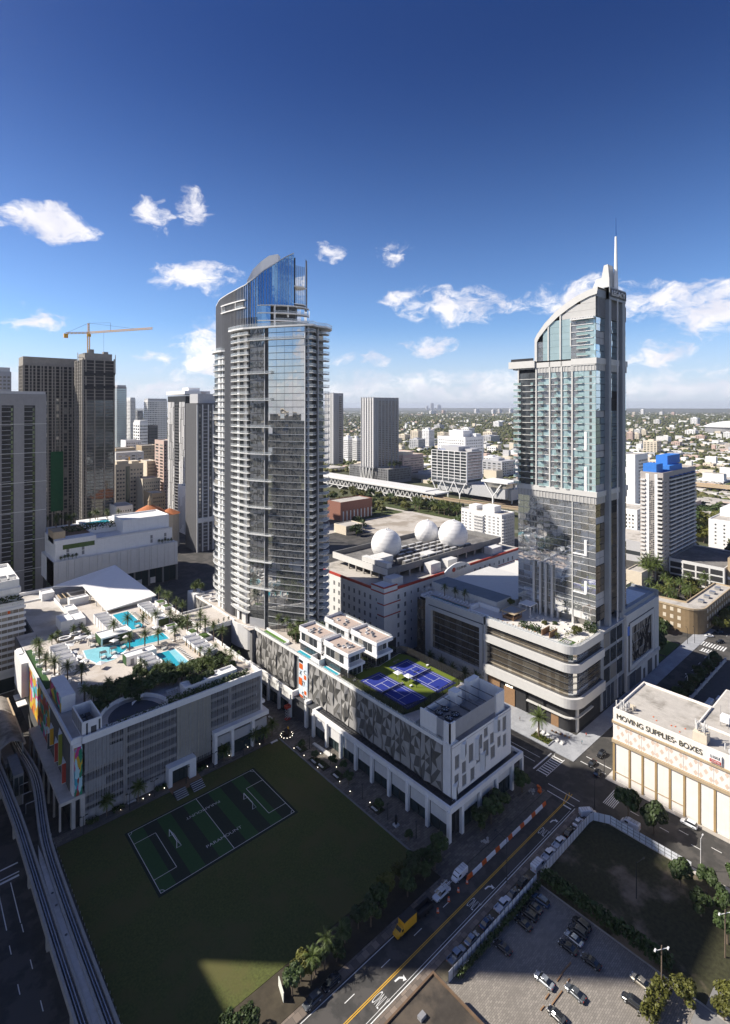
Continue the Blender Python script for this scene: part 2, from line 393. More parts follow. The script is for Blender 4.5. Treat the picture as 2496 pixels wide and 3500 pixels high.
M['court_blue'] = mat('court_blue', (.012, .026, .22), .8, var=.06)
M['court_green'] = mat('court_green', (.115, .15, .012), .85, var=.1)
M['bark'] = mat('palm_bark', (.16, .12, .085), .9, var=.25, scale=3)
M['frond'] = mat('palm_fronds', (.075, .105, .022), .6, var=.3, scale=1.2, rand=.18)
M['leaf'] = mat('tree_leaves', (.038, .062, .014), .6, var=.45, scale=.9, rand=.25)
M['leaf_olive'] = mat('olive_tree_leaves', (.085, .088, .014), .6, var=.45, scale=.9, rand=.22)
M['leaf_far'] = mat('far_tree_leaves', (.075, .088, .026), .8, var=.5, scale=.05, c2=(.105, .10, .035), cscale=.015)
M['soil'] = mat('bare_soil', (.30, .25, .19), .95, var=.15, scale=.4, c2=(.44, .39, .33), cscale=.05)
M['tyre'] = mat('tyre_rubber', (.02, .02, .02), .8)
M['tile'] = mat('terracotta_tiles', (.42, .145, .055), .8, var=.3, scale=2.0)
M['lamp'] = mat('path_light', (1.0, .9, .7), .5, emit=5.0)
M['glass_dark'] = glass('dark_glass', (.10, .115, .125), .55, .04)
M['glass_shop'] = glass('shop_glass', (.07, .10, .105), .45, .05)
M['glass_win'] = glass('window_glass', (.085, .095, .105), .35, .06, c2=(.42, .40, .36), frac=.22)
M['glass_bronze'] = glass('bronze_glass', (.42, .36, .28), .8, .04, c2=(.50, .45, .37), frac=.3)
M['glass_teal'] = glass('teal_glass', (.60, .79, .82), .5, .04, wob=.06, wscale=.16, rand=.12)
M['glass_silver'] = glass('silver_glass', (.84, .86, .86), .84, .03, wob=.06, wscale=.12, rand=.12)
M['glass_tower'] = glass('smoked_tower_glass', (.58, .58, .56), .82, .02, wob=.06, wscale=.13, rand=.15)
M['glass_blue'] = glass('blue_crown_glass', (.17, .36, .62), .75, .06, wob=.03, rand=.3)
M['glass_rail'] = mat('railing_glass', (.55, .60, .62), .1, spec=.6, var=.05, alpha=.24)
M['glass_sky'] = glass('sky_glass', (.62, .76, .82), .9, .02, wob=.05, rand=.15)
M['interior'] = mat('dark_interior', (.03, .03, .032), .8, var=.2)
def pavers(name, c1, c2, mortar, sx, sy, off=.5):
 m = bpy.data.materials.new(name); m.use_nodes = True; N = NT(m.node_tree); b = m.node_tree.nodes['Principled BSDF']
 pos = N.n('ShaderNodeNewGeometry').outputs['Position']
 br = N.n('ShaderNodeTexBrick', offset=off); N.l(pos, br.inputs['Vector'])
 br.inputs['Color1'].default_value = (*c1, 1); br.inputs['Color2'].default_value = (*c2, 1); br.inputs['Mortar'].default_value = (*mortar, 1)
 br.inputs['Scale'].default_value = 1.0; br.inputs['Mortar Size'].default_value = .03; br.inputs['Brick Width'].default_value = sx; br.inputs['Row Height'].default_value = sy
 col = N.mix(N.math('MULTIPLY', N.smooth(N.noise(pos, .16, 4), .45, .7), .5), br.outputs['Color'], tuple(x*.55 for x in c1))
 N.l(col, b.inputs['Base Color']); b.inputs['Roughness'].default_value = .85; MATS[name] = m; return m
M['lot_pavers'] = pavers('parking_pavers', (.30, .27, .235), (.21, .19, .165), (.12, .11, .095), .75, .38)
M['walk_pavers'] = pavers('promenade_pavers', (.20, .175, .145), (.10, .09, .08), (.06, .055, .05), 1.4, .7)
M['side_pavers'] = pavers('sidewalk_pavers', (.27, .215, .17), (.115, .095, .08), (.06, .055, .05), 1.5, 1.5, .5)
M['plaza'] = mat('plaza_stone', (.30, .31, .33), .8, var=.15, scale=1.2, c2=(.36, .37, .39), cscale=.2)
# far ground: tree cover broken by pale roofs and streets, finer with distance handled by real houses and trees
def ground_mat():
 m = bpy.data.materials.new('city_ground'); m.use_nodes = True; N = NT(m.node_tree); b = m.node_tree.nodes['Principled BSDF']
 pos = N.n('ShaderNodeNewGeometry').outputs['Position']
 g = N.mix(N.noise(pos, .012, 6, .65), (.035, .045, .018), (.095, .095, .045))
 vo = N.n('ShaderNodeTexVoronoi'); vo.inputs['Scale'].default_value = .03; N.l(pos, vo.inputs['Vector'])
 pale = N.math('MULTIPLY', N.math('LESS_THAN', vo.outputs['Distance'], .30), N.smooth(N.noise(pos, .0022, 4, .6), .42, .6))
 col = N.mix(N.math('MULTIPLY', pale, .4), g, (.42, .40, .37))
 N.l(col, b.inputs['Base Color']); b.inputs['Roughness'].default_value = .95; return m
m_white = M['white_clean']; m_offw = M['off_white']; m_lgrey = M['light_grey']; m_mgrey = M['mid_grey']; m_win = M['glass_win']; m_dmetal = M['dark_metal']; m_dgrey = M['dark_grey']; m_wp = M['white']
M['ground'] = ground_mat()
# ================================================================ ground, streets, lawn
mb = MB()
for (a, b) in ((-900, 700), (700, 4000), (4000, 15000), (15000, 46000)):
 for (c_, d_) in ((-900, 700), (700, 4000), (4000, 15000), (15000, 46000)): mb.face((a, c_, -.15), (b, c_, -.15), (b, d_, -.15), (a, d_, -.15))
mb.face((-9000, 700, -.15), (-900, 700, -.15), (-900, 46000, -.15), (-9000, 46000, -.15)); mb.face((700, -9000, -.15), (46000, -9000, -.15), (46000, -900, -.15), (700, -900, -.15))
structure('ground', mb, M['ground'])
def sheet(name, polys, m, z=0.0, kind='structure'):
 mb = MB()
 for p in polys: mb.face(*[(x, y, z) for x, y in (p if len(p) > 4 or not isinstance(p[0], (int, float)) else [(p[0], p[2]), (p[1], p[2]), (p[1], p[3]), (p[0], p[3])])])
 return mb.build(name, m, None, kind=kind)
sheet('street', [(-120, 430, -60, 700)], M['asphalt'], 0.0)
def slab(name, rects, m, h=.13, **kw):
 mb = MB()
 for r in rects: mb.box(*r, .002, h)
 return structure(name, mb, m, **kw)
slab('lawn', [(33.2, 104.3, 96, 163)], M['grass'], .10)
slab('promenade', [(104.4, 116.5, 85.6, 162.9), (33.2, 99.5, 163.1, 167.2), (99.6, 117, 163.1, 300), (116.6, 152.2, 85.6, 94.5), (150.6, 152.2, 94.6, 300)], M['walk_pavers'], .12)
slab('planting_strip', [(33.2, 104.3, 87.6, 95.9)], M['soil'] if 0 else mat('dark_mulch', (.055, .045, .03), .95, var=.3), .11)
slab('north_sidewalk', [(56, 104.3, 85.4, 87.5)], M['side_pavers'], .12)
slab('south_sidewalk', [(64, 152.5, 73.9, 75.6), (150.2, 155.6, 70.6, 73.8)], M['side_pavers'], .12)
slab('verge', [(86, 150.1, 70.9, 73.8)], mat('dry_verge', (.13, .11, .075), .95, var=.3, scale=1), .06)
sheet('parking_lot', [(70, 121, 20, 70.4)], M['lot_pavers'], .05)
sheet('vacant_lot', [(121.2, 153.5, 20, 70.4)], mat('patchy_lot', (.040, .040, .018), .95, var=.5, scale=1.2, c2=(.21, .165, .12), cscale=.07, cthr=(.50, .66)), .05)
slab('lot_kerb', [(121, 121.3, 20, 70.3)], M['concrete'], .2)
slab('far_sidewalk', [(153.6, 155.4, 20, 70.5), (171.4, 173, 20, 75.5), (173, 240, 73.8, 75.5)], M['pale_concrete'], .14)
slab('plaza', [(171.6, 186, 86.2, 170), (186, 330, 86.2, 92.4)], M['plaza'], .14)
slab('corner_lawn', [(172.8, 176.6, 96.2, 103.2), (266, 276, 93, 103), (278, 296, 93, 104)], M['green'], .2)
slab('lot_beyond', [(236, 330, 20, 73)], mat('dark_lot', (.075, .072, .07), .9, var=.2), .04)
slab('gravel_lot', [(99.7, 112, 262, 360), (60, 112, 330, 420)], mat('gravel_ground', (.24, .215, .19), .95, var=.2, scale=.4, c2=(.34, .31, .28), cscale=.07), .05)
# road paint
def paint(name, rects, m, z=.008):
 mb = MB()
 for r in rects:
  if len(r) == 4: mb.face((r[0], r[2], z), (r[1], r[2], z), (r[1], r[3], z), (r[0], r[3], z))
  else: mb.face(*[(r[i], r[i+1], z) for i in range(0, len(r), 2)])
 return mb.build(name, m, None, kind='structure')
def paint_road():
 y = []
 for c in (79.0, 79.35): y.append((40, 151, c-.09, c+.09))
 y += [(151, 79.3, 156, 80.6, 156, 80.35, 151, 79.05), (151, 79.1, 157, 79.4, 157, 79.15, 151, 78.85), (154.5, 79.3, 157, 80.3, 157, 80.05, 154.5, 79.05)]
 paint('yellow_centre_line', y, M['yellow_line'])
 w = [(40, 152, 75.75, 75.95), (40, 150, 76.4, 76.5), (150.6, 151.1, 76.5, 79), (40, 107, 84.9, 85.05)]
 for k in range(12): w.append((50+k*10.2-2.6, 50+k*10.2, 81.9, 82.05)) if k < 6 else None
 w += [(155.6, 155.9, 76.3, 86.6), (152.5, 152.8, 76.4, 85.2)]
 for k in range(9): w.append((158.8+k*1.28, 159.3+k*1.28, 88.9, 92))               # ladder crossing
 w += [(158.3, 170.3, 88.6, 88.8), (158.3, 170.3, 92.1, 92.3), (158.5, 170.2, 93.2, 93.7)]
 for k in range(7): w.append((160.6, 169.6, 68.2+k*.5, 68.42+k*.5))
 w += [(173.6, 173.9, 76.3, 84.8), (177.4, 177.7, 76.2, 84.6), (165.2, 165.4, 95, 170), (162, 162.2, 95, 170)]
 for k in range(16): w.append((190+k*9, 193+k*9, 80.0, 80.15))
 for k in range(12): w.append((163.2+(k % 2)*3, 163.4+(k % 2)*3, 22+k*4, 24.4+k*4))
 for k in range(9): w.append((168+k*1.2, 168.6+k*1.2, 92.5, 92.6))
 for k in range(7): w.append((296.5+k*1.1, 297+k*1.1, 76.5, 84.5) if k < 1 else (297, 301, 76.5+k*1.15, 77.1+k*1.15))
 for k in range(9): w.append((304, 310, 76+k*1.2, 76.6+k*1.2))
 for k in range(10): w.append((247+k*5, 247.2+k*5, 62, 70))
 w += [(5, 24.6, 164.5, 165), (5, 24.4, 161.2, 161.6), (5, 24.2, 159.8, 160.5), (22.1, 22.3, 145, 159), (19.4, 19.6, 145, 159)]
 for k in range(9): w += [(22.2, 22.38, 142-k*10.6, 145-k*10.6-.4), (19.3, 19.48, 138-k*10.6, 141-k*10.6-.4)]
 paint('lane_marking', [r for r in w if r], M['line'])
 for x in (137, 104.5, 73.5):                                                       # ONLY read by drivers heading +X, arrow ahead of it
  lettering('road_lettering', 'ONLY', 2.5, 3.0, .004, M['line'], None, (x-1.5, 78.75, .008), (0, -1, 0), (1, 0, 0))['kind'] = 'structure'
 ar = []
 for x in (141.6, 109.9, 78.2):
  pts = [(x, 78.3), (x+1.3, 78.2), (x+2.0, 77.6), (x+1.7, 77.3), (x+1.1, 77.85), (x, 77.95)]
  ar.append(tuple(q for p in pts for q in p)); ar.append((x+2.3, 77.9, x+1.3, 77.0, x+2.1, 76.7))
 paint('turn_arrow', ar, M['line'])
paint_road()
# ---------------------------------------------------------------- soccer pitch
X0, X1, Y0, Y1 = 49.3, 88.7, 130.6, 155.0
slab('pitch_edge', [(X0-.8, X1+.8, Y0-.9, Y1+.6)], mat('pitch_edge', (.018, .026, .016), .95, var=.2), .12)
sheet('pitch_turf', [(X0+k*3.94, X0+(k+1)*3.94, Y0, Y1) for k in range(10) if k % 2 == 0], M['turf'], .126)
sheet('pitch_dark_turf', [(X0+k*3.94, X0+(k+1)*3.94, Y0, Y1) for k in range(10) if k % 2], M['turf_dark'], .126)
mb = MB(); z = .132; t = .07
def pl(x0, x1, y0, y1): mb.face((x0, y0, z), (x1, y0, z), (x1, y1, z), (x0, y1, z))
for y in (Y0, Y1): pl(X0-t, X1+t, y-t, y+t)
for x in (X0, X1, 69.2): pl(x-t, x+t, Y0, Y1)
for (a, b, yy0, yy1) in ((X0, 55.2, 135.4, 150.2), (82.8, X1, 135.2, 148.6)):
 pl(a, b, yy0-t, yy0+t); pl(a, b, yy1-t, yy1+t); x = b if a == X0 else a; pl(x-t, x+t, yy0, yy1)
for (cx, cy, a0) in ((X0, Y0, 0), (X1, Y0, 90), (X1, Y1, 180), (X0, Y1, 270)):
 for k in range(6):
  a, b = R(a0+k*15), R(a0+k*15+15)
  mb.face(*[(cx+r*math.cos(q), cy+r*math.sin(q), z) for r, q in ((.9, a), (1.02, a), (1.02, b), (.9, b))])
structure('pitch_line', mb, M['line'])
for (at, r, u) in (((63.8, 135.6, .134), (1, 0, 0), (0, 1, 0)), ((74.1, 149.7, .134), (-1, 0, 0), (0, -1, 0))):
 lettering('pitch_lettering', 'PARAMOUNT', 10.5, .95, .004, M['line'], None, at, r, u)['kind'] = 'structure'
def goal(x, y0, y1, back, label):
 g = thing('soccer_goal', label, 'goal', (x, (y0+y1)/2, .12), 'soccer goals on the striped pitch')
 m = MB(); h = 2.0; bx = x+back
 m.tube((x, y0, .12), (x, y0, h), .09); m.tube((x, y1, .12), (x, y1, h), .09); m.tube((x, y0, h), (x, y1, h), .09); m.build('goal_frame', m_white, g)
 m = MB()
 for y in (y0, y1): m.tube((x, y, h), (bx, y, .15), .05).tube((x, y, .15), (bx, y, .15), .05)
 m.tube((bx, y0, .15), (bx, y1, .15), .05); m.build('stay', M['rail'], g)
 m = MB()
 for k in range(12):
  y = y0+(y1-y0)*(k+.5)/12; m.tube((x, y, h), (bx, y, .15), .012, n=3, caps=False)
 for k in range(1, 6):
  f = k/6; m.tube((x+(bx-x)*f, y0, h-(h-.15)*f), (x+(bx-x)*f, y1, h-(h-.15)*f), .012, n=3, caps=False)
 m.build('net', M['rail'], g, kind='stuff')
goal(57.6, 141.2, 146.4, 1.3, 'white soccer goal at the left end of the striped pitch')
goal(80.0, 139.7, 145.0, 1.2, 'white soccer goal at the right end of the striped pitch')
for i, (xa, xb) in enumerate(((64.6, 68.3), (69.9, 73.7))):
 s = thing('bleacher_steps', ('left' if i == 0 else 'right')+' flight of striped steps from the entrance to the pitch', 'steps', ((xa+xb)/2, 159.5, .1), 'striped steps above the pitch')
 for k in range(5):
  y = 157.9+k*.66; h = .25+k*.22
  link('step', boxmesh('step', xb-xa, .66, 1.2, M['black']), s, ((xa+xb)/2, y+.33, h-1.2))
  link('nosing', boxmesh('nosing', xb-xa, .22, .03, m_white), s, ((xa+xb)/2, y+.13, h+.003))
slab('entrance_pad', [(64.5, 74.5, 161.3, 167)], M['wood'], .2)
# ================================================================ vegetation (meshes shared between copies)
def palm_mesh(seed, L=2.9, n=30, droop=1.0, leaf=.62, pairs=11):
 r = random.Random(seed); m = MB()
 for k in range(n):
  az = k*2.39996+r.uniform(-.2, .2); e0 = R(85-105*((k+.5)/n)**.85)+r.uniform(-.1, .1); l = L*r.uniform(.85, 1.1)
  p = Vector((0, 0, 0)); d = Vector((math.cos(az)*math.cos(e0), math.sin(az)*math.cos(e0), math.sin(e0))); pts = [p.copy()]; seg = 6
  for q in range(seg):
   p = p+d*(l/seg); pts.append(p.copy()); d.z -= .17*droop*(1+q*.12); d.normalize()
  side = Vector((-math.sin(az), math.cos(az), 0))
  for q in range(seg):
   w = .05*(1-q/seg)+.015; a, b = pts[q], pts[q+1]; m.face(a-side*w, a+side*w, b+side*w*.8, b-side*w*.8)
  for q in range(pairs):
   f = (q+1.2)/(pairs+1)*seg; i = min(int(f), seg-1); c = pts[i].lerp(pts[i+1], f-i); dr = (pts[i+1]-pts[i]).normalized()
   ll = leaf*math.sin(math.pi*min(1, .22+.72*(q+1)/pairs))*r.uniform(.8, 1.15)
   for sgn in (-1, 1):
    tip = c+side*sgn*ll*.8+dr*ll*.55+Vector((0, 0, -.28*ll*r.uniform(.4, 1.6))); m.face(c-dr*.085, c+dr*.085, tip)
 return m
def trunk_mb(h, r0=.19, r1=.14, lean=0.0, seed=0):
 m = MB(); n = 5; r = random.Random(seed); x = y = 0; P = [(0, 0, 0)]
 for k in range(n):
  x += lean*(k+1)/n*.35; P.append((x, y, h*(k+1)/n))
 for k in range(n):
  a = r0+(r1-r0)*k/n; m.tube(P[k], P[k+1], a*1.06, a*.94, 8, caps=(k in (0, n-1)))
 return m, P[-1]
def crown_mesh(seed, rx, rz, n=1300, leaf=.42, lobes=9, flat=0.6):
 r = random.Random(seed); m = MB(); L = []
 for k in range(lobes):
  a = k*2.4+r.uniform(-.4, .4); q = math.sqrt((k+.4)/lobes)*.72
  L.append((math.cos(a)*q*rx, math.sin(a)*q*rx, rz*(r.uniform(-.35, .5)-q*.25), rx*r.uniform(.30, .46)))
 for k in range(n):
  cx, cy, cz, cr = L[r.randrange(lobes)]
  u = r.uniform(-.75, 1); a = r.uniform(0, 6.2832); s = math.sqrt(max(0, 1-u*u)); d = Vector((s*math.cos(a), s*math.sin(a), u)); rad = cr*r.uniform(.72, 1.1)
  c = Vector((cx, cy, cz))+Vector((d.x*rad, d.y*rad, d.z*rad*rz/rx*1.15)); nn = (d+Vector((r.uniform(-.7, .7), r.uniform(-.7, .7), r.uniform(-.4, .8)))).normalized()
  t = nn.orthogonal().normalized(); b = nn.cross(t); w = leaf*r.uniform(.6, 1.3); h = w*r.uniform(.6, 1.1)
  m.face(c-t*w, c-b*h*.6+nn*w*.2, c+t*w, c+b*h)
 return m
VEG = {}
def palm_proto(kind, seed):
 key = (kind, seed)
 if key in VEG: return VEG[key]
 r = random.Random(seed*7+1)
 if kind == 'date': h, L, n = 4.6+r.uniform(-.5, .7), 2.9, 34
 elif kind == 'coco': h, L, n = 5.6+r.uniform(-1, 1.2), 2.6, 20
 else: h, L, n = 2.6+r.uniform(-.3, .5), 2.0, 26
 t, top = trunk_mb(h, .22 if kind == 'date' else .14, .19 if kind == 'date' else .1, r.uniform(.1, .9) if kind == 'coco' else .05, seed)
 tm = t.mesh('trunk', M['bark']); c = palm_mesh(seed, L, n, 1.0 if kind != 'coco' else 1.35, .62 if kind == 'date' else .7, 11 if kind == 'date' else 9)
 c.v = [(x+top[0], y+top[1], z+top[2]-.05) for x, y, z in c.v]; VEG[key] = (tm, c.mesh('crown', M['frond'])); return VEG[key]
def palm(x, y, z, label, group, kind='date', sc=1.0, seed=None):
 seed = rng.randrange(5) if seed is None else seed; tm, cm = palm_proto(kind, seed)
 t = thing('palm_tree', label, 'palm tree', (x, y, z), group, rng.uniform(0, 6.28)); t.scale = (sc*HS*1.2,)*3
 link('trunk', tm, t, (x, y, z)); link('crown', cm, t, (x, y, z)); return t
def tree_proto(kind, seed):
 key = (kind, seed)
 if key in VEG: return VEG[key]
 r = random.Random(seed*13+5); m = MB()
 h = {'street': 3.0, 'round': 2.2, 'far': 2.0}[kind]; rx, rz = {'street': (3.0, 2.5), 'round': (3.4, 2.6), 'far': (4.2, 3.0)}[kind]
 m.tube((0, 0, 0), (.1, .05, h), .24, .17, 7)
 for k in range(5):
  a = k*1.257+r.uniform(-.3, .3); m.tube((.1, .05, h*.85), (math.cos(a)*rx*.55, math.sin(a)*rx*.55, h+rz*r.uniform(.3, .8)), .13, .05, 5)
 cm = crown_mesh(seed, rx, rz, {'street': 1500, 'round': 1300, 'far': 420}[kind], {'street': .40, 'round': .42, 'far': .75}[kind])
 cm.v = [(x, y, z+h+rz*.75) for x, y, z in cm.v]
 VEG[key] = (m.mesh('trunk', M['bark']), cm.mesh('crown', M['leaf']), cm.mesh('crown', M['leaf_olive'])); return VEG[key]
def tree(x, y, z, label, group, kind='street', sc=1.0, olive=False, szz=1.0, name='tree'):
 p = tree_proto(kind, rng.randrange(4))
 t = thing(name, label, 'tree', (x, y, z), group, rng.uniform(0, 6.28)); t.scale = (sc, sc, sc*szz)
 link('trunk', p[0], t, (x, y, z)); link('crown', p[2 if olive else 1], t, (x, y, z)); return t
def bush_mb(boxes, seed, leaf=.28, dens=9.0):
 """leafy hedge filling boxes"""
 r = random.Random(seed); m = MB()
 for (x0, x1, y0, y1, z0, z1) in boxes:
  vol = (x1-x0)*(y1-y0)+(x1-x0+y1-y0)*(z1-z0)*2
  for k in range(int(vol*dens)):
   c = Vector((r.uniform(x0, x1), r.uniform(y0, y1), r.uniform(z0, z1)*.6+.4*z1*r.uniform(.85, 1.1) if z0 >= 0 else z1))
   nn = Vector((r.uniform(-1, 1), r.uniform(-1, 1), r.uniform(.1, 1.2))).normalized(); t = nn.orthogonal().normalized(); b = nn.cross(t); w = leaf*r.uniform(.6, 1.4)
   m.face(c-t*w, c-b*w*.7, c+t*w, c+b*w)
 return m
def shrub(name, label, boxes, seed=1, m='leaf', group=None, leaf=.28, dens=9.0, cat='hedge'):
 o = bush_mb(boxes, seed, leaf, dens).build(name, M[m]); o['label'] = label; o['category'] = cat
 if group: o['group'] = group
 return o
# ================================================================ the garage with the pool deck on its roof
DZ = 24.0
def garage():
 g = thing('pool_deck_garage', 'long white garage with vertical fins, colourful mural and a pool deck on its roof', 'building', (69, 200, 0))
 m = MB(); m.box(38, 99, 170.5, 262, 0, 23.6).box(44.5, 99, 262, 320, 0, 23.6)
 m.box(38, 99, 168.4, 262, 23.6, 23.98).box(44.5, 99, 262, 320, 23.6, 23.98); m.build('body', mat('garage_inside', (.10, .10, .10), .9), g)
 m = MB()
 m.box(40.6, 99, 166.9, 167.5, 23.3, 25.2).box(98.5, 99.2, 167.5, 262, 23.6, 25.0).box(38.4, 40.6, 167.8, 168.4, 23, 25.2).box(37.8, 38.4, 167.8, 246, 23.6, 25.0)
 m.box(99, 99.4, 166.9, 167.6, 8.5, 25.2)
 m.build('parapet', m_wp, g)
 fl = []
 for k in range(6):
  z = 4.3+k*3.2; fl += [(52.8, 68.2, 167.5, 170, z, z+.95), (80.2, 98.8, 167.5, 170, z, z+.95)] if z > 10.5 or k < 2 else [(52.8, 68.2, 167.5, 170, z, z+.95), (80.2, 98.8, 167.5, 170, z, z+.95)]
  if k not in (4,): fl.append((41.2, 52, 167.5, 170, z, z+.95))
 pieces(g, 'floor_edge', fl, M['concrete'])
 pieces(g, 'pier', [(52.0, 52.9, 167.4, 168.3, 0, 23.3), (86.6, 87.5, 167.4, 168.3, 10, 23.3), (98.3, 99, 167.4, 168.3, 10, 23.3)], M['concrete'])
 pan = [(68.3+k*.98, 68.3+(k+1)*.98-.05, 167.35, 167.6, 4 if k > 5 else 6.2, 23.3) for k in range(12)]
 pieces(g, 'cladding_panel', pan, mat('ribbed_cladding', (.50, .47, .38), .45, var=.12, scale=.9, streak=.35, metal=.25))
 lp = []
 for k in range(11):
  x = 41.3+k*.97
  lp += [(x, x+.9, 167.35, 167.6, 14.8, 23.3 if k < 7 else 19.5), (x, x+.9, 167.35, 167.6, 0.2, 3.4)]
  if k < 6: lp.append((x, x+.9, 167.35, 167.6, 8.6, 11.4))
 lp += [(53+k*2.5, 55.4+k*2.5, 167.3, 167.6, .2, 3.8) for k in range(5)]
 pieces(g, 'wall_panel', lp, mat('stained_panel', (.37, .37, .37), .6, var=.14, scale=.7, streak=.45))
 fins = []; x = 41.5; k = 0
 while x < 98.6:
  z0 = 3.2 if x < 80 else 11.2
  if 64 < x < 74: z0 = 6.4
  fins.append((x-.04, x+.04, 167.08, 167.22, z0, 23.3)); k += 1; x += (.52, .30, .62, .45, .34)[k % 5]
 pieces(g, 'fin', fins, m_lgrey)
 m = MB(); m.box(80.2, 101.2, 165.2, 167.3, 9.4, 10.8).box(99.4, 101.2, 167.3, 176, 9.4, 10.8).box(99.4, 100.8, 167.3, 174, 12.8, 13.8)
 for xx in (80.4, 86.6, 94.6): m.box(xx, xx+1, 165.4, 167.2, 0, 9.4)
 m.build('shop_canopy', m_wp, g)
 pieces(g, 'shop_panel', [(81.5, 86.5, 166.4, 166.8, 5, 8.2), (87.7, 94.5, 166.4, 166.8, 4.6, 8.0), (95.7, 101, 166.4, 166.8, 4.4, 8.0)], m_lgrey)
 pieces(g, 'shop_window', [(81.5, 86.5, 166.5, 166.9, .2, 4.9), (87.7, 94.5, 166.5, 166.9, .2, 4.5), (95.7, 101, 166.5, 166.9, .2, 4.3)], M['glass_shop'])
 m = MB(); m.box(64.6, 65.8, 164.6, 167.2, 0, 6.3).box(71.4, 73.6, 164.6, 167.2, 0, 6.3).box(65.8, 71.4, 164.6, 167.2, 5.1, 6.3); m.build('entrance_portal', m_wp, g)
 pieces(g, 'entrance_glass', [(65.8+k*1.4, 65.8+(k+1)*1.4-.06, 166, 166.2, .2, 5.05) for k in range(4)], M['glass_shop'])
 m = MB(); m.box(37.8, 38.8, 167, 168.6, 0, 8.2).box(40, 41.2, 166.6, 167.6, 0, 8.2).box(34.9, 41.2, 166.6, 213, 8.2, 9.1);
 for k in range(7): m.box(35, 35.5, 168.5+k*7.2, 169.1+k*7.2, 0, 8.2)
 m.build('arcade', M['pale_concrete'], g)
 pieces(g, 'arcade_window', [(37.85, 37.99, 169.5+k*6.1, 175.3+k*6.1, .3, 7.9) for k in range(7)], M['glass_shop'])
 m = MB(); m.box(38.2, 40.55, 167.6, 246, 9.1, 23.6); m.box(35.6, 38.1, 231, 246, 12, 24.6).box(36.2, 38.1, 240, 246, 24.6, 25); m.build('street_wall', m_wp, g)
 m = MB()
 for (a, b) in ((231.5, 236), (237.5, 242)): m.box(34.6, 37.6, a, b, 8.6, 8.9)
 m.build('awning', m_wp, g)
 for i, (y, z0, z1, c) in enumerate(((194, 10, 15.5, 'dark_grey'), (190.5, 13, 18.5, 'yellow'), (184, 11, 17, 'red'), (179, 12.5, 22, 'olive'), (174.5, 9.5, 15.5, 'red'))):
  o = MB().prism([(38.2, y), (36.9, y), (38.2, y+4.5)], z0, z1).build('window_wedge', m_wp, g)
  MB().box(36.95, 38.15, y-.06, y, z0+.2, z1-.2).build('coloured_side', M[c] if c in M else mat('olive_side', (.28, .30, .04), .6), o)
 mural = bpy.data.materials.new('mural_paint'); mural.use_nodes = True; N = NT(mural.node_tree); b = mural.node_tree.nodes['Principled BSDF']
 pos = N.n('ShaderNodeNewGeometry').outputs['Position']; mp = N.n('ShaderNodeMapping'); mp.inputs['Scale'].default_value = (1, .23, .30); N.l(pos, mp.inputs[0])
 nz = N.n('ShaderNodeTexNoise'); nz.inputs['Scale'].default_value = .35; N.l(pos, nz.inputs['Vector']); vm = N.n('ShaderNodeVectorMath', operation='ADD'); N.l(mp.outputs[0], vm.inputs[0]); N.l(nz.outputs['Color'], vm.inputs[1])
 vo = N.n('ShaderNodeTexVoronoi'); vo.inputs['Scale'].default_value = 1.3; N.l(vm.outputs[0], vo.inputs['Vector'])
 rp = N.n('ShaderNodeValToRGB'); rp.color_ramp.interpolation = 'CONSTANT'; els = rp.color_ramp.elements
 cols = [(.55, .33, .02), (.06, .36, .46), (.62, .20, .03), (.50, .035, .20), (.40, .62, .66), (.62, .44, .03), (.30, .05, .03), (.02, .22, .12)]
 els[0].color = (*cols[0], 1); els[1].position = .14; els[1].color = (*cols[1], 1)
 for i, c in enumerate(cols[2:]): e = els.new(.27+i*.12); e.color = (*c, 1)
 sx = N.n('ShaderNodeSeparateColor'); N.l(vo.outputs['Color'], sx.inputs[0]); N.l(sx.outputs[0], rp.inputs[0]); N.l(rp.outputs[0], b.inputs['Base Color']); b.inputs['Roughness'].default_value = .7
 M['mural'] = mural
 m = MB(); m.box(37.95, 38.2, 195.5, 230.5, 9.2, 24.6); m.build('mural', mural, g)
 m = MB(); m.box(38.6, 40.55, 166.95, 167.55, 8.3, 22.6); m.build('mural', mural, g, label='narrow abstract mural strip at the corner')
 m = MB(); m.box(38.5, 98.6, 168, 262, 23.98, 24.0).box(45, 98.6, 262, 320, 23.98, 24.0); m.build('roof_deck', M['deck'], g)
 m = MB(); m.box(45, 66, 262, 319.5, 24.0, 24.03).box(38.5, 54, 246, 262, 24.0, 24.03); m.build('bare_roof', M['pale_concrete'], g)
 m = MB(); m.box(45, 78, 316, 316.8, 24, 25.6).box(45, 78, 303.5, 304, 24, 24.8).box(59.6, 60.1, 262, 300, 24, 25.2).box(47, 66.5, 240, 240.3, 24, 25); m.build('roof_wall', m_wp, g)
 for (x0, x1, y0, y1, h, nm) in ((55, 60.4, 300.5, 307.5, 3.6, 'a'), (63.5, 72, 284, 288.5, 3.2, 'b'), (53.5, 58.4, 254.5, 264, 4.2, 'c'), (58.6, 63.6, 256, 266, 3.2, 'd'), (59, 63, 267, 275, 4.0, 'e')):
  m = MB(); m.box(x0, x1, y0, y1, 24, 24+h-.5); r = .3
  m.ring([(x0, y0), (x1, y0), (x1, y1), (x0, y1)], [(x0+r, y0+r), (x1-r, y0+r), (x1-r, y1-r), (x0+r, y1-r)], 24+h-.5, 24+h); m.build('stair_room', m_wp, g)
 x0, x1, y0, y1 = 40.9, 46.2, 168.5, 180; m = MB(); m.ring([(x0, y0), (x1, y0), (x1, y1), (x0, y1)], [(x0+.3, y0+.3), (x1-.3, y0+.3), (x1-.3, y1-.3), (x0+.3, y1-.3)], 24, 28.6); o = m.build('plant_court', m_wp, g)
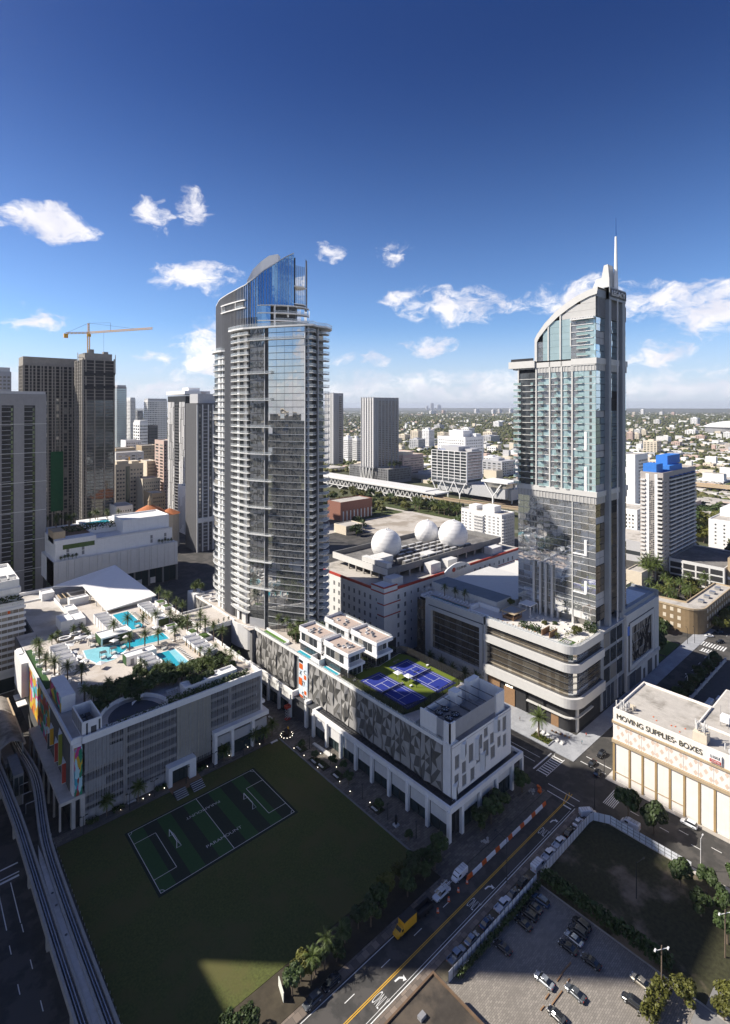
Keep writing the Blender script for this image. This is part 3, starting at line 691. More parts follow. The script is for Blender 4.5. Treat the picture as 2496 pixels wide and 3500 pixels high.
 pieces(o, 'louvre', [(x0-.04, x0+.02, y0+.6+k*2.2, y0+2.5+k*2.2, 24.8, 28.2) for k in range(5)], m_mgrey)
 pieces(o, 'door', [(43.2, 44.7, y0-.05, y0+.02, 24, 26.6), (41.9, 42.4, y0-.05, y0+.02, 24.6, 28), (45.3, 45.8, y0-.05, y0+.02, 25, 28)], m_dgrey)
 pieces(o, 'chiller', [(42+(k % 2)*1.8, 43.4+(k % 2)*1.8, 171+(k//2)*2.4, 173+(k//2)*2.4, 24, 26.2) for k in range(6)], m_dmetal)
 m = MB(); m.box(39.4, 43.4, 186.8, 202.5, 24, 29); o = m.build('painted_block', m_wp, g)
 MB().box(39.3, 39.4, 187, 202.3, 20.5, 28.8).build('mural', M['mural'], o, label='yellow and grey painted side')
 m = MB(); m.box(38.5, 41, 206, 244, 24.0, 24.06); m.build('grass_strip', M['turf'], g)
 pts = [(47.5+9.3*(1-math.cos(a))-0, 170.5+10*math.sin(a)) for a in [R(d) for d in range(100, 181, 8)]]
 pts = [(56.5+10*math.cos(R(d)), 170+11.5*math.sin(R(d))) for d in range(150, -1, -10)]
 m = MB(); m.sweep(pts, .3, 24, 25.3); m.build('curved_wall', m_wp, g)
 m = MB(); m.sweep([(56.5+9*math.cos(R(d)), 170+10.4*math.sin(R(d))) for d in range(150, -1, -10)], 1.6, 24.0, 24.05); m.build('curved_path', M['deck'], g)
 m = MB(); m.prism([(56.5+7.8*math.cos(R(d)), 170+9.2*math.sin(R(d))) for d in range(0, 181, 15)], 24.0, 24.06); m.build('play_court', mat('play_surface', (.05, .06, .085), .9), g)
 m = MB(); m.box(46.4, 66, 168.9, 169.2, 24, 24.9); m.build('planter_wall', m_wp, g)
 for (x, y) in ((53, 176), (56, 172.5), (59.5, 175)):
  m = MB(); m.face((x, y, 26.2), (x+1.7, y+.4, 27.2), (x+.6, y+1.7, 26.4)); m.face((x+.6, y+1.7, 26.38), (x+1.7, y+.4, 27.18), (x, y, 26.18)); o = m.build('shade_sail', m_offw); o['label'] = 'small white sail shade over the dark play court'; o['category'] = 'shade'; o['group'] = 'sail shades over the play court'
 m = MB(); m.box(72.3, 91.4, 170.6, 174.8, 24, 26.2); x = 72.3
 for a, b in ((72.3, 80), (80, 86), (86, 91.4)): m.ring([(a, 170.6), (b, 170.6), (b, 174.8), (a, 174.8)], [(a+.35, 170.95), (b-.35, 170.95), (b-.35, 174.45), (a+.35, 174.45)], 26.2, 26.8)
 m.build('skylight_block', m_wp, g)
 m = MB()
 for k in range(5): m.sweep([(68+k*.9, 175+1.4*math.cos(R(a))) for a in range(0, 181, 20)], .12, [24+1.5*math.sin(R(a)) for a in range(0, 181, 20)], [24.12+1.5*math.sin(R(a)) for a in range(0, 181, 20)])
 for k in range(7): m.bar((67.8, 175+1.4*math.cos(R(20+k*23)), 24+1.5*math.sin(R(20+k*23))), (72, 175+1.4*math.cos(R(20+k*23)), 24+1.5*math.sin(R(20+k*23))), .08)
 m.build('pergola_arch', M['rail'], g)
 return g
garage()
shrub('parapet_hedge', 'dark hedge spilling over the white garage parapet', [(66, 95, 167.6, 170.2, 24.2, 25.6)], 3, leaf=.3)
shrub('planter_hedge', 'low dark hedge by the play court parapet', [(47, 65.5, 167.7, 168.8, 24.1, 24.9)], 4, leaf=.24)
shrub('pool_hedge', 'clipped hedge beside the small tower of roof rooms', [(60.5, 62, 240.5, 258, 24, 25.2)], 5, leaf=.25)
shrub('pool_hedge', 'dark planted bed along the right edge of the pool deck', [(93, 98, 222, 236, 24, 25.6)], 6, leaf=.3)
# ---------------------------------------------------------------- pools
def pool(label, poly, deep, shallow=None, zoff=0.0):
 o = thing('swimming_pool', label, 'pool', (sum(p[0] for p in poly)/len(poly), sum(p[1] for p in poly)/len(poly), DZ), 'pools on the garage deck')
 cx, cy = sum(p[0] for p in poly)/len(poly), sum(p[1] for p in poly)/len(poly)
 ou = [(cx+(x-cx)*1.0+.35*(1 if x > cx else -1), cy+(y-cy)+.35*(1 if y > cy else -1)) for x, y in poly]
 MB().ring(ou, poly, DZ, DZ+.10).build('coping', m_white, o)
 MB().prism(poly, DZ, DZ+.05).build('water', deep, o)
 if shallow: MB().prism(shallow, DZ+.05, DZ+.056, bot=False).build('water', M['water_pale'], o)
pool('square-ended turquoise pool at the far end by the white slanted roof', [(75.6, 236.3), (82.2, 236.3), (82.4, 259.4), (75.6, 259.4)], M['water'])
pool('long curving turquoise pool across the middle of the deck', [(56, 229), (55.2, 221), (57.4, 212.9), (63, 213.2), (69.4, 219.2), (85.4, 217.4), (85.6, 224.8), (75, 225.6), (68.3, 225.2), (62, 227.8)], M['water'], [(56, 229), (55.2, 221), (57.4, 212.9), (63, 213.2), (66.5, 216.4), (64, 227), (62, 227.8)])
pool('deep blue pool at the near right of the deck', [(76.2, 186.2), (83.2, 186.2), (83.3, 206.6), (76.2, 207.0)], M['water'], [(79.5, 186.2), (83.2, 186.2), (83.3, 206.6), (81, 206.8)])
# ---------------------------------------------------------------- cabanas
def cabana_proto():
 t = thing('cabana', 'x', 'cabana')
 m = MB(); w, d, h = 5.6, 2.9, 2.6       # opening towards -X
 m.box(.9, w, 0, .22, 0, h).box(.9, w, d-.22, d, 0, h).box(w-.22, w, .22, d-.22, 0, h).box(0, w, 0, d, h, h+.2); m.build('shell', m_white, t)
 m = MB(); m.ring([(0, 0), (w, 0), (w, d), (0, d)], [(.14, .14), (w-.14, .14), (w-.14, d-.14), (.14, d-.14)], h+.2, h+1.1); m.build('roof_parapet', m_white, t)
 MB().box(.95, 1.05, .22, .9, 0, h).box(.95, 1.05, d-.9, d-.22, 0, h).build('curtain', M['tan'], t)
 MB().box(1.6, 4.2, .5, d-.5, 0, .55).build('daybed', m_offw, t)
 return t
def cab_row(desc, spots, rz, group):
 for i, (x, y) in enumerate(spots):
  lab = '%s white cabana from the camera in the row %s' % (['first', 'second', 'third', 'fourth', 'fifth', 'sixth'][i], desc)
  copy_tree(CAB, (x, y, DZ), rz, lab, group)
CAB = cabana_proto()
cab_row('left of the far pool', [(72.2, 239.5+k*4.1) for k in range(5)], R(180), 'cabanas left of the far pool')
cab_row('right of the far pool', [(85.6, 238.2+k*3.7) for k in range(5)], 0, 'cabanas right of the far pool')
cab_row('right of the near blue pool', [(87, 188+k*4.1) for k in range(5)], 0, 'cabanas right of the near pool')
cab_row('left of the near blue pool', [(73, 194+k*3.9) for k in range(3)], R(180), 'cabanas left of the near pool')
cab_row('at the left edge of the deck', [(50.5, 216+k*4.2) for k in range(5)], R(180), 'cabanas at the left edge of the deck')
remove_tree(CAB)
def deck_block(name, label, x0, x1, y0, y1, h, green_side, extras):
 t = thing(name, label, 'pool house', ((x0+x1)/2, (y0+y1)/2, DZ)); m = MB(); m.box(x0, x1, y0, y1, DZ, DZ+h-.4)
 m.ring([(x0, y0), (x1, y0), (x1, y1), (x0, y1)], [(x0+.25, y0+.25), (x1-.25, y0+.25), (x1-.25, y1-.25), (x0+.25, y1-.25)], DZ+h-.4, DZ+h); m.build('wall', m_white, t)
 MB().box(x0-.12, x0, y0+.2, y1-.2, DZ, DZ+h-.1).build('green_wall', M['turf'], t)
 for nm, b, mm in extras: MB().box(*b).build(nm, M[mm], t)
deck_block('pool_bar', 'white pool bar with a dark green wall below the far pool', 62.2, 74.3, 228, 236, 3.3, 1, [('bar_opening', (62.8, 67.5, 227.9, 228.0, DZ+.6, DZ+2.7), 'interior'), ('ivy_wall', (68.5, 74, 227.85, 228.0, DZ, DZ+3), 'leaf'), ('counter', (62.8, 67.5, 227.4, 227.9, DZ+.6, DZ+.9), 'wood')])
deck_block('pool_house', 'white pool house with a green end wall between the two nearer pools', 64.6, 75.6, 204.6, 209.3, 3.3, 1, [('roof_unit', (71, 72, 206.5, 207.5, DZ+2.9, DZ+3.7), 'mid_grey'), ('door', (66, 67.2, 204.5, 204.6, DZ, DZ+2.2), 'mid_grey')])
t = thing('green_wall_pavilion', 'white pavilion with a dark ivy front right of the far pool', 'pavilion', (88.5, 234, DZ)); MB().box(86, 91, 232, 237.5, DZ, DZ+3.2).build('wall', m_white, t); MB().box(86.6, 91.05, 231.85, 232, DZ, DZ+3).build('ivy_wall', M['leaf'], t)
for (x, y, w, d) in ((95.5, 256, 4, 5), (95.8, 249, 4, 4.5), (94.5, 205, 4, 6), (93, 213, 3.4, 5), (88, 226, 4.5, 3)):
 p = thing('planter', 'white planter on the deck, %s' % ({256: 'far right corner', 249: 'foot of the second palm on the right edge', 205: 'near end of the right edge', 213: 'middle of the right edge', 226: 'right end of the long pool'}[y]), 'planter', (x, y, DZ), 'white planters on the deck')
 MB().ring([(x, y), (x+w, y), (x+w, y+d), (x, y+d)], [(x+.25, y+.25), (x+w-.25, y+.25), (x+w-.25, y+d-.25), (x+.25, y+d-.25)], DZ, DZ+1.3).build('wall', m_white, p)
 MB().box(x+.25, x+w-.25, y+.25, y+d-.25, DZ+.9, DZ+1.15).build('planting', M['green'], p, kind='stuff')
# palms on the deck
def where_on_deck(x, y):
 if x > 93: return 'right edge of the pool deck'
 if y > 228: return 'edge of the far pool'
 if y > 212: return 'middle pool'
 return 'near pool'
for i, (x, y) in enumerate([(98.0, 262.3), (97.6, 254.5), (97.9, 249.8), (97.6, 240.3), (98, 234.1), (91.5, 231.5), (86.5, 235.1), (81.0, 235.2), (74.7, 235.2), (69.6, 216.9), (75.2, 216.2), (80.0, 214.8), (86.0, 212.6), (68.4, 233), (93.1, 216.9), (98, 215.2), (97.8, 210), (97.9, 202.4), (97.9, 194.7), (94, 209)]):
 palm(x, y, DZ+(.9 if x > 93 else 0), 'date palm with a full round crown standing by the '+where_on_deck(x, y), 'date palms on the pool deck', 'date', rng.uniform(.9, 1.12))
for i, (x, y, s) in enumerate([(41.4, 232, 1.05), (40.6, 226, .95), (41.2, 218.7, 1.1), (42.8, 213.0, 1.1), (45.5, 206.5, 1.0), (48.5, 200.5, 1.05), (41.5, 238, .9)]):
 palm(x, y, DZ, 'tall date palm in a white round pot near the mural wall', 'potted date palms along the mural wall', 'date', s)
 p = thing('round_pot', 'round white pot holding a palm near the mural wall', 'pot', (x, y, DZ), 'round white pots along the mural wall'); MB().lathe((x, y, DZ), [(1.1, 0), (1.25, 1.0), (1.05, 1.0), (1.0, .8)], 14).build('pot', m_white, p)
for (x, y) in ((48, 243.5), (50.5, 244.5), (56.8, 247.5)): palm(x, y, DZ, 'short bushy palm beside the white roof rooms', 'short palms by the roof rooms', 'short', 1.05)
for i in range(46):
 x = 46+i*.88+rng.uniform(-.8, .8); y = 184+rng.uniform(-4, 9)-(5 if x > 76 else 0)
 if 74.5 < x < 84.5 and y > 184: y = 181
 palm(x, y, DZ, 'shaded palm in the dark grove behind the play court', 'palms of the shaded roof grove', 'coco' if i % 3 else 'date', rng.uniform(.6, .85))
for i in range(34):
 x = 49+(i % 17)*2.05+rng.uniform(-1, 1); y = (182 if i < 17 else 189)+rng.uniform(-3, 3)-(6 if x > 75 else 0)
 tree(x, y, DZ-.8, 'dark leafy tree in the grove behind the play court', 'leafy trees of the shaded roof grove', 'round', rng.uniform(.6, .9))
for i in range(11):
 x = 85+rng.uniform(0, 12); y = 176.5+rng.uniform(0, 10)
 tree(x, y, DZ-.8, 'leafy tree in the sunlit grove at the right end of the deck', 'leafy trees at the right end of the deck', 'round', rng.uniform(.55, .8))
for i in range(12):
 x = 84+rng.uniform(0, 14); y = 172+rng.uniform(0, 17)
 palm(x, y, DZ, 'slender palm in the grove at the right end of the deck', 'palms at the right end of the deck', 'coco', rng.uniform(.6, .85))
# parasols, gazebos, loungers
def parasol_proto():
 t = thing('parasol', 'x', 'parasol'); m = MB(); m.tube((0, 0, 0), (0, 0, 2.3), .05); m.build('pole', M['rail'], t)
 m = MB(); c = [(1.35, 1.35), (-1.35, 1.35), (-1.35, -1.35), (1.35, -1.35)]
 for k in range(4): a, b = c[k], c[(k+1) % 4]; m.face((*a, 1.9), (*b, 1.9), (0, 0, 2.5)); m.face((*b, 1.88), (*a, 1.88), (0, 0, 2.47))
 m.build('canopy', m_white, t); return t
P = parasol_proto()
for i, (x, y) in enumerate([(66.5, 234.2-8), (71.5, 226.8), (56.4, 238.8), (60.6, 236.2), (51.8, 225.7), (52.6, 220.4), (53.1, 215.6), (52.3, 233.5), (62.8, 211.2), (66.5, 211.8), (84, 228), (87.6, 220), (57, 209.5)]):
 copy_tree(P, (x, y, DZ), rng.uniform(0, 1.5), 'white square parasol on the paved deck round the curving pool', 'white parasols on the pool deck')
remove_tree(P)
def gazebo_proto():
 t = thing('gazebo', 'x', 'gazebo'); m = MB()
 for sx in (-1, 1):
  for sy in (-1, 1): m.box(sx*1.0-.07, sx*1.0+.07, sy*1.0-.07, sy*1.0+.07, 0, 2.3)
 m.box(-1.1, 1.1, -1.1, 1.1, 2.3, 2.45); m.build('frame', m_dgrey, t); MB().box(-.85, .85, -.85, .85, .1, .6).build('daybed', m_offw, t); return t
G_ = gazebo_proto()
for (x, y) in ((60.0, 217.2), (64.0, 218.4), (68.6, 221.0), (59.7, 231), (64.0, 229.4), (67.9, 227.6), (80.4, 209.3), (79.7, 238.2)):
 copy_tree(G_, (x, y, DZ), 0, 'dark framed daybed gazebo at the edge of a pool', 'daybed gazebos by the pools')
remove_tree(G_)
def lounger_proto():
 t = thing('sun_lounger', 'x', 'sun lounger'); MB().box(-.32, .32, -.9, .4, .22, .34).build('cushion', m_offw, t)
 m = MB(); m.face((-.32, .4, .34), (.32, .4, .34), (.32, .95, .75), (-.32, .95, .75)); m.face((-.32, .95, .70), (.32, .95, .70), (.32, .4, .28), (-.32, .4, .28)); m.build('backrest', m_offw, t)
 MB().box(-.3, .3, -.88, .38, .1, .2).build('frame', M['wood'], t); return t
L_ = lounger_proto()
for (n, fx, lab) in ((14, lambda k: (84.6+rng.uniform(-.2, .2), 188+k*1.4, R(90)), 'beside the near blue pool'), (12, lambda k: (83.9, 238+k*1.6, R(90)), 'beside the far pool'), (9, lambda k: (55+k*1.1, 239.6, 0), 'in front of the curved garden seat'), (8, lambda k: (53.2, 213+k*1.8, R(-90)), 'left of the curving pool'), (6, lambda k: (85+k*1.1, 228, 0), 'right of the curving pool'), (6, lambda k: (85.5+k*1.2, 214, 0), 'below the curving pool')):
 for k in range(n):
  x, y, a = fx(k); copy_tree(L_, (x, y, DZ), a, 'pale sun lounger in the row '+lab, 'sun loungers '+lab)
remove_tree(L_)
t = thing('garden_bench', 'white looping garden seat in the dark planting of the deck', 'seat', (56, 245, DZ)); m = MB()
for (cx, cy, r) in ((53, 246, 2.2), (57.5, 248, 1.8), (60.3, 243.5, 2.2)): m.sweep([(cx+r*math.cos(R(a)), cy+r*.7*math.sin(R(a))) for a in range(0, 360, 20)], .7, DZ, DZ+.6, True)
m.build('seat', m_white, t); MB().box(49.8, 62.5, 240.4, 250, DZ+.03, DZ+.1).build('planting_bed', mat('dark_bed', (.06, .05, .035), .95, var=.3), t)
# rooftop air handler
t = thing('air_handler', 'grey chiller unit in a slatted cage on the bare roof', 'chiller', (62.5, 284, DZ)); m = MB()
x0, x1, y0, y1 = 60.5, 65.8, 290, 299; MB().box(x0+.6, x1-.6, y0+.6, y1-.6, DZ+.3, DZ+2.6).build('unit', M['tan'], t)
pieces(t, 'fan', [(x0+1+(k % 2)*2, x0+2.4+(k % 2)*2, y0+1+(k//2)*1.9, y0+2.4+(k//2)*1.9, DZ+2.6, DZ+2.75) for k in range(8)], M['black'])
pieces(t, 'screen', [(x0, x0+.1, y0, y1, DZ, DZ+2.6), (x1-.1, x1, y0, y1, DZ, DZ+2.6), (x0+.1, x1-.1, y0, y0+.1, DZ, DZ+2.6)], m_lgrey)
# white slanted roof
def slab_roof():
 t = thing('slanted_roof', 'large white folded roof sloping up away from the pool deck', 'roof', (83, 285, DZ))
 P = [(74, 262.5, 25.6), (97.4, 263.5, 27.0), (92.3, 316, 31.5), (72, 298, 30), (61, 312, 26.5)]
 top = lambda x, y: 25.5+(y-262)*.112
 poly = [(74, 262.5), (97.4, 264), (92.8, 314), (62, 312), (71.5, 294)]
 zz = {0: 25.6, 1: 26.9, 2: 31.6, 3: 27.2, 4: 29.8}
 m = MB(); n = len(poly); i = 0; a = [(x, y, zz[k]) for k, (x, y) in enumerate(poly)]; b = [(x, y, zz[k]-.5) for k, (x, y) in enumerate(poly)]
 m.face(a[0], a[1], a[2]); m.face(a[0], a[2], a[4]); m.face(a[4], a[2], a[3]); m.face(b[2], b[1], b[0]); m.face(b[4], b[2], b[0]); m.face(b[3], b[2], b[4])
 for k in range(n): j = (k+1) % n; m.face(b[k], b[j], a[j], a[k])
 m.build('roof_plane', m_white, t)
 pieces(t, 'strut', [(x, x+.4, y, y+.4, DZ, z) for x, y, z in ((73.6, 268, 25.8), (73, 276, 26.8), (72.4, 284, 28), (72, 291, 29))], m_wp)
 MB().box(76, 96, 266, 310, DZ, DZ+1.2).build('base_wall', m_wp, t)
slab_roof()
# ================================================================ long block with folded panels, tennis courts and villas
M['panel_light'] = mat('perforated_panel', (.35, .34, .325), .55, var=.06, scale=.8, streak=.12)
M['panel_dark'] = mat('perforated_panel_dark', (.11, .107, .10), .55, var=.08, scale=.8)
def panel_meshes():
 out = []
 for s in range(5):
  r = random.Random(40+s); m = MB(); w, h = 3.85, 13.4; rows = 5
  P = [[None]*3 for _ in range(rows+1)]
  for j in range(rows+1):
   for i in range(3):
    d = 0.0 if i == 1 else .0
    d = r.choice((.0, .25, .65)) if i == 1 else r.choice((-.05, .1, .35))
    y = (i/2)*w+(r.uniform(-.5, .5) if i == 1 else (.25*(1 if i == 0 else -1)*r.choice((0, 1))))
    P[j][i] = (-d, y-w/2, h*j/rows+(r.uniform(-.4, .4) if 0 < j < rows else 0))
  for j in range(rows):
   for i in range(2):
    a, b, c, d = P[j][i], P[j][i+1], P[j+1][i+1], P[j+1][i]
    tr = ((a, c, b), (a, d, c)) if r.random() < .5 else ((a, d, b), (b, d, c))
    for t in tr:
     m.cm = 1 if r.random() < .42 else 0; m.face(*t)
  m.cm = 0
  m.box(.0, .25, -w/2+.05, w/2-.05, 0, h)
  out.append(m.mesh('folded_panel', [M['panel_light'], M['panel_dark']]))
 return out
PM = panel_meshes()
def center():
 g = thing('folded_panel_block', 'long grey block clad in folded triangular panels with tennis courts and villas on top', 'building', (132, 150, 0))
 m = MB(); m.box(118.2, 147, 95.2, 203, 0, 23.55).box(116, 150, 203, 262, 0, 23.55); m.build('body', mat('block_body', (.20, .2, .2), .8), g)
 MB().box(117.6, 147.4, 94.6, 205, 23.55, 23.6).box(114.6, 152, 203, 262, 23.55, 23.62).box(99.4, 114.6, 217, 240, 23.3, 23.6).build('roof_deck', M['deck'], g)
 m = MB(); m.box(117.3, 117.7, 98, 203, 23.2, 24.3).box(114.9, 115.2, 217, 258, 23.2, 24.3).sweep([(117.5, 203), (115.6, 206), (114, 212), (113.6, 217)], .35, 14, 24.3).box(114.2, 120, 258, 266, 0, 24.6)
 m.build('parapet', m_wp, g)
 m = MB(); m.box(117.5, 121, 95.1, 98, 9.6, 24.3)
 Fc = Face('S', (117.5, 94.7, 9.6)); holes = []
 spec = [(1.2, 3.2, 1.8, 5.8), (1.4, 3.4, 7.3, 11.2), (4.6, 6.6, 4.6, 8.0), (4.7, 6.7, .9, 4.2), (7.8, 10, 6.4, 11.6), (8.6, 10.6, .6, 4.4), (12.6, 14.4, 8.2, 12.4), (11.4, 13.4, 4.6, 7.6), (14.9, 17.6, 4.6, 9.6), (15.2, 17.2, 10.6, 13.4), (18.4, 20.4, 7.2, 10.6), (18.6, 21, 2.6, 6.4), (22, 23.8, 9.4, 13), (22.2, 24, 4.8, 8), (25, 27, 8.6, 13), (25.2, 27, 3.6, 7.4)]
 holes = [h for h in spec]
 us = wall_grid; wall_grid(m, Fc, 29.6, 14.7, holes, .35)
 m.box(147.1, 147.4, 95, 115, 9.6, 24.3); m.build('white_wall', m_wp, g)
 pieces(g, 'louvre_window', [Fc.box(h[0], h[1], h[2], h[3], -.34, -.26) for h in spec], mat('grey_louvre', (.23, .225, .215), .6, var=.15, scale=2))
 for (a, b0, b1) in ((4.2, 9.2, 13.6), (10.6, 6.2, 12.4), (13.6, 1.2, 6.4), (.2, -1.2, 3.4), (20.2, 10.2, 14.4)):
  o = MB().face(Fc.pt(a, b0, 0), Fc.pt(a+.7, b0, .9), Fc.pt(a+.7, b1, .9), Fc.pt(a, b1, 0)).face(Fc.pt(a+.7, b0, .9), Fc.pt(a+2.6, b0+.8, .02), Fc.pt(a+2.6, b1+.5, .02), Fc.pt(a+.7, b1, .9)).face(Fc.pt(a, b1, 0), Fc.pt(a+.7, b1, .9), Fc.pt(a+2.6, b1+.5, .02)).face(Fc.pt(a, b0, 0), Fc.pt(a+2.6, b0+.8, .02), Fc.pt(a+.7, b0, .9)).build('bay_window', m_wp, g)
  MB().face(Fc.pt(a+.85, b0+.5, .85), Fc.pt(a+2.3, b0+.9, .18), Fc.pt(a+2.3, b1+.1, .18), Fc.pt(a+.85, b1-.4, .85)).build('pane', m_win, o)
 k = 0; y = 98.3
 while y < 202:
  if not 162.5 < y < 169: link('folded_panel', PM[(k*3+k//4) % 5], g, (117.45, y+1.95, 9.9))
  y += 4.15; k += 1
 y = 242
 while y < 257: link('folded_panel', PM[k % 5], g, (114.9, y+1.95, 9.9)); y += 4.15; k += 1
 pieces(g, 'glass_strip', [(113.9+.0*k, 114.1, 217.5+k*2.0, 219.3+k*2.0, 3, 22) for k in range(12)], M['glass_shop'])
 m = MB(); m.box(114.2, 115, 92.4, 155.8, 8.0, 9.6).box(114.2, 115, 170.2, 203, 9.2, 10.8).box(115, 150.6, 92.4, 93.2, 8.0, 9.6).box(149.8, 150.6, 93.2, 120, 8.0, 9.6).box(114.2, 118, 155.8, 156.6, 8.0, 9.6).box(114.2, 117.5, 169.5, 170.2, 8, 10.8)
 m.build('arcade_beam', m_wp, g)
 cols = [(113.7, 114.7, 92.5+k*7.85, 93.5+k*7.85, 0, 8.6) for k in range(9)]+[(114.1, 115.1, 171+k*8, 172+k*8, 0, 9.2) for k in range(5)]+[(119+k*8.4, 120+k*8.4, 92.3, 93.3, 0, 8.0) for k in range(4)]+[(149.8, 150.7, 92.3, 93.2, 0, 8)]+[(115, 117.6, 161.5, 162.8, 0, 10)]
 pieces(g, 'column', cols, m_wp)
 MB().box(115, 118.2, 93.2, 203, 8.6, 8.8).box(118.2, 149.8, 93.2, 95.2, 8.6, 8.8).box(116, 118.2, 100, 203, 0, 8.6).box(118.2, 147, 94, 95.2, 0, 8.6).build('terrace', m_dgrey, g)
 inf = [(114.8, 115.0, 93.7+k*7.85, 100.2+k*7.85, 3.9, 7.3) for k in range(8)]+[(114.8, 115, 172.2+k*8, 178.8+k*8, 5.2, 8.6) for k in range(4)]+[(120.2+k*8.4, 127+k*8.4, 93.0, 93.2, 5.2, 7.7) for k in range(3)]
 pieces(g, 'infill_panel', inf, m_offw)
 pieces(g, 'shop_window', [(115.3, 115.5, 93.7+k*3.92, 97.3+k*3.92, .2, 4.2) for k in range(16)]+[(115.3, 115.5, 172.2+k*4, 175.8+k*4, .2, 5) for k in range(8)]+[(120.2+k*4.2, 124+k*4.2, 93.5, 93.7, .2, 5.1) for k in range(7)], M['glass_shop'])
 m = MB()
 for k in range(30):
  y = 94+k*2.05; m.bar((115.2, y, 9.3), (118, y, 9.5), .14)
 m.bar((116.5, 93.4, 9.5), (116.5, 155, 9.5), .16).bar((117.4, 93.4, 9.6), (117.4, 155, 9.6), .12); m.build('trellis', m_dmetal, g)
 b = MB().box(116.9, 117.3, 163.4, 169.2, 3.4, 23.2).build('banner', mat('banner_print', (.62, .72, .80), .7, var=.1, c2=(.78, .80, .80), cscale=.3), g)
 for i, (y, z, w, h, c) in enumerate(((168.8, 19.5, 2.4, 2.0, 'orange'), (165.6, 16.3, 1.5, 1.5, 'orange'), (169, 13.2, 2.2, 2.8, 'orange'), (165.4, 10.6, 1.4, 1.4, 'orange'), (168.8, 7.8, 2.6, 1.8, 'orange'), (169, 21.9, 2.6, 1, 'black'))):
  MB().box(116.84, 116.9, y-w, y, z, z+h).build('print', M[c], b)
 for (s, y, z, w, h) in (('X', 168.6, 17.2, 1.6, 1.6), ('C', 165.6, 18.3, 1.6, 1.5), ('77', 166.9, 13.4, 1.8, 1.9), ('19', 165.3, 8.5, 1.6, 1.7), ('S', 166.9, 9.2, 1.5, 2.0), ('S', 165.3, 5.6, 1.4, 1.9)):
  lettering('print', s, w, h, .05, M['black'], b, (116.84, y, z), (0, -1, 0), (0, 0, 1))
 m = MB(); m.box(117.32, 117.4, 98, 203, 24.3, 25.1); m.build('glass_railing', M['glass_rail'], g)
 pieces(g, 'railing_post', [(117.3, 117.42, 98+k*2.6, 98.1+k*2.6, 24.3, 25.2) for k in range(40)], M['rail'])
 x0, x1, y0, y1 = 117.8, 144.8, 95.6, 107; o = MB()
 o.box(x0, x0+.4, y0+5, y1, 23.6, 30).box(x0, x0+2.4, y0, y0+.4, 23.6, 30).box(x0, x0+.4, y0, y0+2.4, 23.6, 30).box(x1-4.4, x1, y0, y0+.4, 23.6, 30.3).box(x1-.4, x1, y0+.4, y1, 23.6, 30.3).box(x0+.4, 131, y1-.4, y1, 23.6, 29).box(131, 134, y1-3, y1, 23.6, 30.6).box(134, 139, y1-.4, y1, 23.6, 29.5).box(139, x1-.4, y1-2, y1, 23.6, 31)
 o = o.build('plant_enclosure', m_wp, g)
 pieces(o, 'slat', [(x0+2.5+k*.55, x0+2.8+k*.55, y0+.05, y0+.25, 25, 29.9) for k in range(36)], m_lgrey)
 pieces(o, 'slat', [(x0+.05, x0+.25, y0+2.6+k*.4, y0+2.85+k*.4, 25, 29.9) for k in range(6)], m_lgrey)
 pieces(o, 'cooling_unit', [(120.5, 126.2, 97.2, 105.5, 23.6, 28.2), (128, 131, 97, 104, 23.6, 27), (133, 138, 97.5, 104, 23.6, 26.5)], M['grey_concrete'])
 fan = MB(); fan.lathe((0, 0, 0), [(1.3, 0), (1.35, .5), (1.2, .5), (1.15, .1)], 16); fan.cm = 1
 for k in range(6): a = k*R(60); fan.face((.12*math.cos(a+1.5), .12*math.sin(a+1.5), .42), (1.1*math.cos(a), 1.1*math.sin(a), .36), (1.1*math.cos(a+.42), 1.1*math.sin(a+.42), .46))
 fan.cm = 0; fm = fan.mesh('fan', [m_dmetal, M['steel']])
 for (x, y) in ((122, 99.4), (124.9, 99.4), (122, 103.2), (124.9, 103.2)): link('fan', fm, o, (x, y, 28.2))
 m = MB()
 for k in range(6): m.bar((120+k*4, 95.9, 29.5), (120+k*4, 106.6, 29.5), .15)
 m.build('roof_frame', m_dmetal, o)
 m = MB()
 for k in range(6): m.box(116.2+k*.0+118.2-116.2, 119.4, 108+k*.35, 108.3+k*.35, 23.6, 25.6-k*.35)
 m.build('stair', m_mgrey, g)
 return g
center()
